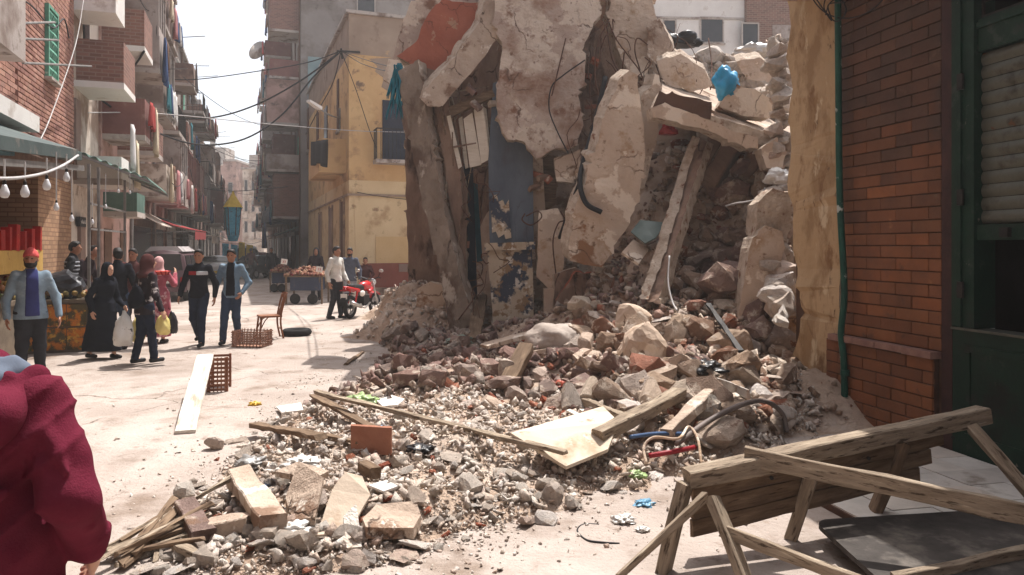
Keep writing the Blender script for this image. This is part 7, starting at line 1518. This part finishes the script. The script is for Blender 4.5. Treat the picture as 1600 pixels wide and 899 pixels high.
deb('concrete_block', 'long pale block above the red rag', 'block', (1112, 622), (1164, 634), .13, .10, m_rub_pale, (.16, .12), seed=19, amp=.015)
deb('concrete_block', 'brown block under the long pale block', 'block', (1098, 646), (1150, 638), .13, .10, m_conc, (.10, .10), seed=20, amp=.015)
deb('iron_bar', 'dark flat iron bar leaning in the hollow', 'bar', (1106, 492), (1158, 566), .07, .02, m_iron, (.15, .12), seed=21)
deb('wood_offcut', 'grey board propped at the foot of the leaning column', 'board', (740, 536), (752, 500), .22, .06, m_wood_d, (.05, .45), seed=22)
deb('bench_plank', 'grey plank lying before the blue pillar', 'plank', (756, 562), (850, 540), .22, .06, m_conc, (.18, .22), seed=23)
deb('bench_plank', 'thin grey plank under the wider one before the blue pillar', 'plank', (776, 572), (862, 560), .07, .05, m_conc, (.08, .10), seed=24)
def sheet(name, label, cat, pts, m, dz=.1, th=.02, amp=.006, seed=1, maxlen=.12):
    q = [on(p[0], p[1], p[2] if len(p) > 2 else dz) for p in pts]
    o = shard(name, m, q, 0, th, maxlen=maxlen, amp=amp, back=V(0, 0, -1), seed=seed); return tag(o, label, cat)
m_curl = M('dusty_card', [(.3, (176, 158, 140)), (.7, (198, 182, 164))], scale=2, over=[((150, 126, 104), 2.5, .56, .68)], bump=.4, bscale=20)
sheet('plywood_sheet', 'pale plywood sheet lying tilted in the middle of the heap', 'board', [(798, 720, .22), (942, 684, .28), (966, 704, .24), (950, 738, .18), (884, 756, .13)], m_ply, th=.025, amp=.004, seed=1, maxlen=.3)
sheet('slab_piece', 'grey slab offcut lying above the upright wedge', 'slab piece', [(430, 768), (466, 752), (514, 768), (492, 780)], m_conc, .14, .04, seed=2)
sheet('slab_piece', 'grey wedge of slab tilted up beside the lintel', 'slab piece', [(446, 800, .10), (466, 776, .24), (506, 800, .22), (492, 834, .10), (456, 828, .06)], m_conc, .1, .05, seed=3)
sheet('curled_sheet', 'curled tan sheet of board in the lower part of the heap', 'sheet', [(452, 848, .05), (496, 842, .05), (520, 800, .14), (540, 780, .18), (566, 782, .16), (578, 802, .12), (560, 826, .08), (520, 846, .04)], m_curl, .1, .015, amp=.02, seed=4)
sheet('paving_slab', 'broad grey paving slab at the bottom of the heap', 'slab', [(566, 842), (588, 818), (650, 812), (658, 834), (646, 856), (572, 856)], m_conc, .12, .07, amp=.010, seed=5)
sheet('slab_piece', 'narrow pale slab standing left of the paving slab', 'slab piece', [(536, 838, .12), (556, 828, .16), (566, 868, .05), (542, 870, .05)], m_rub_pale, .1, .03, seed=6)
sheet('plaster_sheet', 'bright white plaster flake near the green litter', 'plaster', [(588, 634), (612, 626), (632, 632), (622, 642), (598, 644)], m_white, .06, .02, seed=7)
sheet('plaster_sheet', 'white plaster flake lying on the middle left of the heap', 'plaster', [(432, 642), (470, 636), (474, 648), (440, 652)], m_white, .05, .02, seed=8)
sheet('plaster_sheet', 'small white plaster flake below the wooden cube', 'plaster', [(576, 774), (604, 766), (622, 776), (600, 784)], m_white, .07, .015, seed=9)
sheet('slab_piece', 'grey plate of slab on the slope beneath the boulder', 'slab piece', [(892, 570), (912, 562), (938, 568), (934, 580), (904, 582)], m_conc, .14, .05, seed=10)
o = shard('terracotta_board', m_redband if False else M('terracotta', [(.3, (140, 92, 72)), (.7, (170, 120, 98))], scale=4, bump=.3), [on(548, 712, .24), on(612, 716, .24), on(612, 716, .02), on(548, 712, .02)], 0, .03, maxlen=.12, amp=.008, back=V(0, 1, .2)); tag(o, 'reddish board standing on edge behind the long strip', 'board')
o = shard('wall_fragment', [m_rub_pale, m_conc_edge], [(838, 655, 7.5), (856, 622, 7.6), (884, 612, 7.6), (888, 634, 7.5), (872, 664, 7.4), (848, 668, 7.4)], 0, .16, maxlen=.08, amp=.02, jag=.01); tag(o, 'white faced wall fragment standing above the plywood sheet', 'wall fragment')
for i, (lab, c, rad, Y) in enumerate((('large brown boulder of masonry standing on the slope below the leaning slab', (1002, 560), (.30, .26, .46), 8.75), ('rounded masonry boulder just above the largest one', (988, 500), (.24, .22, .24), 9.6), ('upright pale stone in the front row of the heap', (732, 642), (.14, .13, .18), 7.6), ('grey cracked stone beside the upright pale one', (766, 646), (.19, .15, .19), 7.5), ('pale angular stone at the foot of the brick plinth', (1226, 650), (.14, .12, .14), 7.3), ('pale stone at the right edge by the wall foot', (1190, 622), (.17, .15, .14), 7.7), ('dark stone alone at the left edge of the heap', (335, 694), (.09, .08, .075), 6.7), ('pale lump near the bench end', (1020, 752), (.12, .1, .09), 5.9), ('round pale lump left of the paving slab at the bottom', (455, 876), (.11, .09, .07), 4.4), ('pale rounded lump at the bottom edge of the heap', (690, 858), (.1, .08, .07), 4.7), ('pinkish stone wedged behind the leaning block', (846, 590), (.2, .16, .2), 8.9), ('grey stone in the shade right of the sack', (916, 540), (.2, .18, .16), 9.6))):
    bm = bmesh.new(); r = random.Random(50 + i)
    for k in range(16):
        q = V(r.gauss(0, 1), r.gauss(0, 1), r.gauss(0, 1)).normalized(); bm.verts.new(V(q.x * rad[0], q.y * rad[1], q.z * rad[2]) * r.uniform(.85, 1.1))
    bmesh.ops.convex_hull(bm, input=bm.verts); bmesh.ops.delete(bm, geom=[v for v in bm.verts if not v.link_faces], context='VERTS'); bmesh.ops.triangulate(bm, faces=bm.faces)
    for _ in range(2 if max(rad) > .2 else 1): bmesh.ops.subdivide_edges(bm, edges=list(bm.edges), cuts=1, use_grid_fill=True, smooth=.25)
    for v in bm.verts: v.co += mnoise.noise_vector(v.co * 6 + V(i, 0, 0)) * max(rad) * .09 + mnoise.noise_vector(v.co * 17 + V(i, 0, 0)) * max(rad) * .04
    me = bpy.data.meshes.new('boulder'); bm.to_mesh(me); bm.free(); me.materials.append([m_conc_tan, m_conc_tan, m_rub_pale, m_conc, m_rub_pale, m_rub_pale, m_rub_brown, m_rub_pale, m_rub_pale, m_rub_pale, m_conc_pink, m_conc][i])
    o = bpy.data.objects.new('boulder', me); COL.objects.link(o); o.location = P(c[0], c[1], Y); o.rotation_euler = (.1 * i, .2, i); o.rotation_euler = (0, .15, 0) if i < 2 else o.rotation_euler; tag(o, lab, 'boulder')
# sack
def lump(name, label, cat, c, rad, m, amp=.25, freq=3.0, sub=4, seed=0, zmin=-.5):
    bm = bmesh.new(); bmesh.ops.create_icosphere(bm, subdivisions=sub, radius=1)
    for v in bm.verts:
        n = v.co.copy(); f = 1 + amp * mnoise.noise(n * freq * .5 + V(seed, 1, 0)) + amp * .6 * abs(mnoise.noise(n * freq * 1.3 + V(seed, 3, 0))) + amp * .3 * abs(mnoise.noise(n * freq * 3 + V(seed, 5, 0)))
        q = n * f; v.co = V(q.x * rad[0], q.y * rad[1], max(q.z, zmin) * rad[2])
    me = bpy.data.meshes.new(name); bm.to_mesh(me); bm.free(); me.materials.append(m); o = bpy.data.objects.new(name, me); COL.objects.link(o); o.location = c
    for p in me.polygons: p.use_smooth = True
    return tag(o, label, cat)
m_sackw = M('dusty_sack', [(.3, (150, 136, 126)), (.7, (186, 174, 164))], scale=3, bump=.5, bscale=16)
lump('full_sack', 'dusty white sack slumped on the rubble before the pillar', 'sack', on(868, 545, .12), (.34, .26, .22), m_sackw, .35, 3, seed=2)
PL = {}
def plastic(key, c):
    if key not in PL: PL[key] = M('plastic_' + key, [(.3, [x * .85 for x in c]), (.7, c)], scale=6, rough=.35, spec=.4, bump=.3, bscale=12)
    return PL[key]
LIT = [('light blue plastic scrap on the heap above the terracotta board', 596, 674, .05, 'sky', (110, 160, 190)), ('blue plastic scrap beside the slanting lintel', 405, 772, .06, 'blue', (70, 116, 170)), ('lime green plastic bag scrap on the upper edge of the heap', 566, 632, .12, 'lime', (160, 184, 124)), ('yellow wrapper at the upper left of the heap', 398, 634, .05, 'yellow', (220, 176, 50)), ('black tangle of plastic lying under the long strip', 655, 708, .07, 'black', (34, 32, 34)), ('blue and white wrapper on the bare ground by the bench', 1006, 792, .05, 'sky', (110, 160, 190)), ('white paper scrap on the bare ground by the bench', 975, 816, .05, 'white', (224, 220, 214)), ('second white paper scrap nearer the bench leg', 1004, 830, .03, 'white', (224, 220, 214)), ('pale yellow plastic bag beside the largest boulder', 1046, 532, .11, 'cream', (206, 196, 120)), ('red rag under the concrete post', 1042, 612, .09, 'red', (170, 36, 36)), ('orange red plastic scrap in the shade above the white wall fragment', 874, 606, .09, 'coral', (186, 92, 70)), ('crumpled black plastic at the mouth of the hollow', 1096, 584, .17, 'black', (34, 32, 34)), ('small blue bottle scrap at the mouth of the hollow', 1156, 570, .06, 'sky', (110, 160, 190)), ('lime wrapper by the pale lump near the bench', 994, 746, .05, 'lime', (160, 184, 124)), ('pale green cloth at the foot of the leaning column', 718, 538, .14, 'sage', (130, 144, 130)), ('white plastic bag crumpled near the slanting lintel', 466, 834, .07, 'white', (224, 220, 214)), ('white bag scrap at the left of the heap', 470, 730, .08, 'white', (224, 220, 214)), ('grey foil at the left of the heap', 395, 732, .09, 'grey', (150, 146, 142))]
for i, (lab, u, v, s_, key, c) in enumerate(LIT): lump('plastic_scrap', lab, 'litter', on(u, v, s_ * .35), (s_ * 1.1, s_ * .9, s_ * .45), plastic(key, c), .95, 5.0, 4, seed=i * 3.3)
m_hose = plain('grey_hose', (120, 108, 102)); m_redpipe = plain('red_plastic_pipe', (146, 36, 44), rough=.4); m_bluepipe = plain('blue_plastic_pipe', (70, 92, 126), rough=.4)
def hose(name, label, pts, rad, m): return tag(MB().tube(curve_pts([on(*p) for p in pts], 8), rad, 8).build(name, m, smooth=True), label, 'pipe')
hose('grey_hose', 'thick grey conduit arching over the rubble behind the bench', [(1058, 712, .10), (1110, 692, .20), (1160, 676, .25), (1196, 668, .25), (1222, 672, .16), (1230, 682, .04)], .024, m_hose)
hose('red_pipe', 'red plastic pipe lying behind the bench end', [(1014, 728, .08), (1048, 724, .09), (1086, 716, .09)], .022, m_redpipe)
hose('blue_pipe', 'thin blue pipe lying above the red pipe', [(984, 706, .12), (1024, 704, .14), (1066, 700, .12)], .018, m_bluepipe)
hose('beige_hose', 'thin beige hose looped round the red pipe', [(1010, 736, .06), (1006, 722, .12), (1022, 714, .16), (1060, 716, .16), (1076, 704, .2), (1090, 716, .16), (1096, 734, .04)], .012, m_conc_tan)
hose('loose_wire', 'thin dark wire curled on the bare ground before the heap', [(936, 822, .01), (912, 822, .01), (902, 832, .01), (916, 846, .01), (940, 850, .01), (968, 852, .01)], .006, m_wire)
# cloths and cables on the ruin
lump('blue_cloth', 'bright blue cloth bundle caught on top of the broken slab', 'cloth', P(1135, 132, 11.5), (.17, .14, .26), plastic('cyan', (40, 150, 196)), .4, 3, seed=9, zmin=-1)
lump('dark_cloth', 'dark bundle of clothes on the pile beside the pale house', 'cloth', P(1062, 66, 14.6), (.34, .25, .16), plastic('black', (34, 32, 34)), .6, 3, seed=11)
lump('white_sheet', 'white plastic sheet crumpled on the pile top', 'sheet', P(1176, 82, 14.2), (.3, .25, .13), plastic('white', (224, 220, 214)), .6, 3, seed=12)
lump('red_cloth', 'red cloth bundle wedged between the slabs', 'cloth', P(1044, 206, 11.9), (.12, .1, .1), plastic('red', (170, 36, 36)), .5, 3, seed=13)
lump('white_sheet', 'white plastic rag draped on the torn wall end', 'sheet', P(1216, 280, 10.4), (.16, .12, .12), plastic('white', (224, 220, 214)), .6, 3, seed=14)
o = shard('glass_sheet', plain('dusty_green_glass', (96, 112, 108), rough=.3, bump=.05), [P(986, 362, 11.0), P(1000, 344, 11.2), P(1042, 348, 11.1), P(1024, 372, 10.8), P(1008, 380, 10.7)], 0, .02, maxlen=.3, amp=.003); tag(o, 'dusty greenish pane leaning on the slope between the slabs', 'pane')
o = shard('square_tile', m_conc_tan, [P(972, 394, 10.75), P(990, 374, 10.95), P(1014, 390, 10.9), P(998, 412, 10.65)], 0, .05, maxlen=.2, amp=.006); tag(o, 'square pale tile lying on the slope below the greenish pane', 'tile')
mb = MB(); r = random.Random(8)
for i in range(34):
    a = P(622 + r.uniform(-6, 8), 98 + r.uniform(0, 12), 13.2 + r.uniform(-.1, .1)); b = P(616 + r.uniform(-14, 14), 150 + r.uniform(0, 40), 13.2 + r.uniform(-.2, .2)); mb.tube([a, a.lerp(b, .5) + V(r.uniform(-.06, .06), r.uniform(-.06, .06), .05), b], [.02, .022, .008], 4)
tag(mb.build('torn_tarp', M('teal_tarp', [(.3, (20, 84, 100)), (.7, (44, 124, 140))], scale=6, bump=.1), fix=False), 'shredded teal tarpaulin hanging at the left of the ruin', 'tarpaulin')
def cab(label, pts, rad=.025, m=None): return tag(MB().tube(curve_pts([P(*p) for p in pts], 8), rad, 6).build('hanging_cable', m or m_wire, smooth=True), label, 'cable')
cab('thick black cable looping down beside the tilted slab', [(946, 120, 12.0), (930, 190, 11.9), (912, 250, 11.6), (906, 286, 11.4), (916, 318, 11.3), (940, 332, 11.3)], .04)
cab('black cable hanging from the loop down to the broken post', [(908, 280, 11.5), (896, 310, 11.6), (884, 344, 11.9), (874, 372, 12.2)], .03)
cab('thin wire bowed across the great hanging slab', [(914, 94, 12.6), (880, 118, 12.6), (862, 136, 12.6), (858, 170, 12.6), (870, 204, 12.6), (888, 240, 12.6)], .012)
cab('rusty wire drooping from the upper slab', [(952, 30, 13.2), (934, 70, 12.9), (930, 120, 12.7), (944, 180, 12.4)], .014, m_rebar)
cab('pale wire hanging from the leaning slab', [(1046, 400, 10.0), (1044, 440, 9.8), (1050, 470, 9.6), (1058, 486, 9.4)], .012, m_wire_w)
cab('bent pale wire on the torn wall end', [(1134, 322, 10.6), (1150, 318, 10.4), (1180, 312, 10.2), (1196, 294, 10.2)], .012, m_wire_w)

# ------------------------------------------------------------------ bags in people's hands, tray, tassel
m_bagw = M('white_carrier_bag', [(.3, (206, 204, 198)), (.7, (226, 224, 220))], scale=4, over=[((70, 70, 74), 9, .62, .65)], rough=.4, bump=.4, bscale=14)
m_bagy = M('yellow_carrier_bag', [(.3, (206, 186, 110)), (.7, (224, 208, 140))], scale=4, rough=.4, bump=.4, bscale=14)
def bag(label, u, v, Y, rad, m, seed):
    o = lump('carrier_bag', label, 'bag', P(u, v, Y), [q * .92 for q in rad], m, .3, 2.4, 4, seed, -1)
    for w in o.data.vertices:
        t = (w.co.z / rad[2] + 1) / 2; k = 1.05 - .62 * max(0, min(1, t)) ** 1.3 if t > 0 else 1; w.co.x *= k; w.co.y *= k; w.co.z *= 1.12 if w.co.z > 0 else 1
    return o
bag('white printed carrier bag in the hand of the patterned jacket woman', 193, 517, 11.5, (.19, .13, .26), m_bagw, 1)
bag('yellow carrier bag behind the white printed one', 214, 518, 11.75, (.15, .12, .2), m_bagy, 2)
bag('small yellow carrier bag held out at her other side', 255, 508, 11.6, (.14, .1, .17), m_bagy, 3)
bag('small black carrier bag beside the small yellow one', 269, 506, 11.7, (.12, .09, .17), plastic('black', (34, 32, 34)), 4)
bag('dark shoulder bag on the back of the patterned jacket', 213, 465, 11.45, (.16, .1, .19), F_['black'], 5)
tr_ = thing('tray', 'round red woven tray carried at shoulder height in front of the van', 'tray', P(247, 428, 13.6))
mb = MB(); mb.lathe([(.02, -.02), (.16, -.015), (.20, .05), (.185, .05), (.15, .005), (.02, .0)], P(247, 428, 13.6), 20); mb.build('dish', M('red_woven', [(.3, (176, 50, 44)), (.7, (214, 100, 84))], scale=12, bump=.4), tr_, smooth=True)
for k in range(14):
    a = 2 * math.pi * k / 14; q = P(247, 428, 13.6); mb = MB(); mb.tube([q + V(.2 * math.cos(a), .2 * math.sin(a), .05), q + V(.17 * math.cos(a + .2), .17 * math.sin(a + .2), -.02)], .012, 4); mb.build('weave_strip', F_['red'], tr_)
# ------------------------------------------------------------------ labels that single out each loose piece by what it lies beside
MARKS = [('the slanting lintel', 400, 800), ('the grey wedge of slab', 478, 805), ('the curled tan sheet', 545, 805), ('the broad paving slab', 612, 835), ('the terracotta board', 580, 700), ('the wedge shaped plank', 450, 694), ('the green scrap', 566, 632), ('the yellow wrapper', 398, 634),
         ('the upright pale stone', 732, 642), ('the black tangle', 655, 708), ('the plywood sheet', 880, 715), ('the white wall fragment', 862, 640), ('the leaning brown block', 808, 590), ('the full sack', 868, 540), ('the blue pillar pedestal', 797, 520), ('the leaning column foot', 722, 522), ('the largest boulder', 1002, 560), ('the pale yellow bag', 1046, 530),
         ('the concrete post', 1078, 660), ('the crumpled black plastic', 1096, 584), ('the column fragment', 1190, 430), ('the leaning slab', 1050, 350), ('the square tile', 993, 392), ('the greenish pane', 1015, 360), ('the tilted slab foot', 915, 410), ('the blue cloth', 1135, 130), ('the broken block', 1168, 160), ('the fallen floor edge', 1100, 195), ('the white pile sheet', 1176, 82), ('the dark clothes bundle', 1062, 66),
         ('the white rag', 1216, 280), ('the fallen beams', 1120, 280), ('the iron bar', 1130, 525), ('the red rag', 1042, 612), ('the pinkish stone', 846, 590), ('the long strip end', 870, 748), ('the wooden cube', 576, 750), ('the stick bundle', 230, 850), ('the lone dark stone', 335, 694), ('the white flake', 455, 645), ('the drain pipe foot', 1290, 660), ('the grey hose', 1180, 668), ('the broken post', 860, 480), ('the bench end', 1050, 760)]
NUM = ['', 'second', 'third', 'fourth', 'fifth', 'sixth', 'seventh', 'eighth', 'ninth', 'tenth', 'eleventh', 'twelfth', 'thirteenth', 'fourteenth', 'fifteenth', 'sixteenth', 'seventeenth', 'eighteenth', 'nineteenth', 'twentieth', 'twenty-first', 'twenty-second', 'twenty-third', 'twenty-fourth', 'twenty-fifth']
KIND = {'concrete lumps in the sunlit heap': 'pale concrete lump', 'flat slab pieces in the sunlit heap': 'flat pale slab piece', 'broken bricks in the sunlit heap': 'sunlit broken brick', 'masonry lumps in the ruin shade': 'shaded brown masonry lump', 'broken bricks in the ruin shade': 'shaded broken brick', 'masonry lumps on the slope': 'tan masonry lump on the slope', 'flat slab pieces on the slope': 'flat slab piece on the slope', 'stone blocks on the tall pile': 'stone block on the tall pile', 'stone blocks in the hollow': 'dark stone in the hollow', 'blocks of the torn wall end': 'block of the torn wall end', 'great blocks in the hollow': 'great block in the hollow', 'great blocks on the slope': 'great tan block on the slope', 'stick bundle': 'dark stick of the bundle'}
def pix(o): q = o.location; return CX + F * q.x / q.y, HZ - F * (q.z - CH) / q.y
cl = {}
for o in COL.objects:
    g = o.get('group')
    if g not in KIND or o.parent: continue
    u, v = pix(o)
    nm, mu, mv = min(MARKS, key=lambda m: (m[1] - u) ** 2 + (m[2] - v) ** 2); dx, dy = u - mu, v - mv
    dirn = ('right of' if dx > 0 else 'left of') if abs(dx) > 2 * abs(dy) else ('below' if dy > 0 else 'above') if abs(dy) > 2 * abs(dx) else ('below right of' if dx > 0 else 'below left of') if dy > 0 else ('above right of' if dx > 0 else 'above left of')
    cl.setdefault((g, nm, dirn), []).append((math.hypot(dx, dy), o))
for (g, nm, dirn), L_ in cl.items():
    L_.sort(key=lambda x: x[0]); n = len(L_)
    for i, (d, o) in enumerate(L_):
        o['label'] = ('%s%s, %s %s' % ('' if n == 1 else 'nearest ' if i == 0 else NUM[min(i, 24)] + ' nearest ', KIND[g], dirn, nm)).strip()
cl = {}
for o in COL.objects:
    if o.get('category') == 'laundry' and 'washing' in o.get('group', ''): cl.setdefault(o['label'], []).append(o)
for lab, L_ in cl.items():
    L_.sort(key=lambda o: min((o.matrix_basis @ v.co).y for v in o.data.vertices))
    for i, o in enumerate(L_):
        if len(L_) > 1: o['label'] = ('nearest ' if i == 0 else NUM[min(i, 24)] + ' nearest ') + lab.replace(' hung out on a balcony', ' on a balcony')
# ------------------------------------------------------------------ dusty air down the street
m_haze = bpy.data.materials.new('haze'); m_haze.use_nodes = True; nt = m_haze.node_tree
nt.nodes.remove(nt.nodes['Principled BSDF']); vp = nt.nodes.new('ShaderNodeVolumePrincipled'); vp.inputs['Density'].default_value = .0019; vp.inputs['Color'].default_value = (.93, .9, .88, 1); vp.inputs['Anisotropy'].default_value = .2
nt.links.new(vp.outputs[0], nt.nodes['Material Output'].inputs['Volume'])
o = MB().hexa([V(-80, -62, -1), V(60, -62, -1), V(60, 160, -1), V(-80, 160, -1), V(-80, -62, 27), V(60, -62, 27), V(60, 160, 27), V(-80, 160, 27)]).build('haze', m_haze); tag(o, 'faint dusty air hanging over the whole street', kind='stuff')
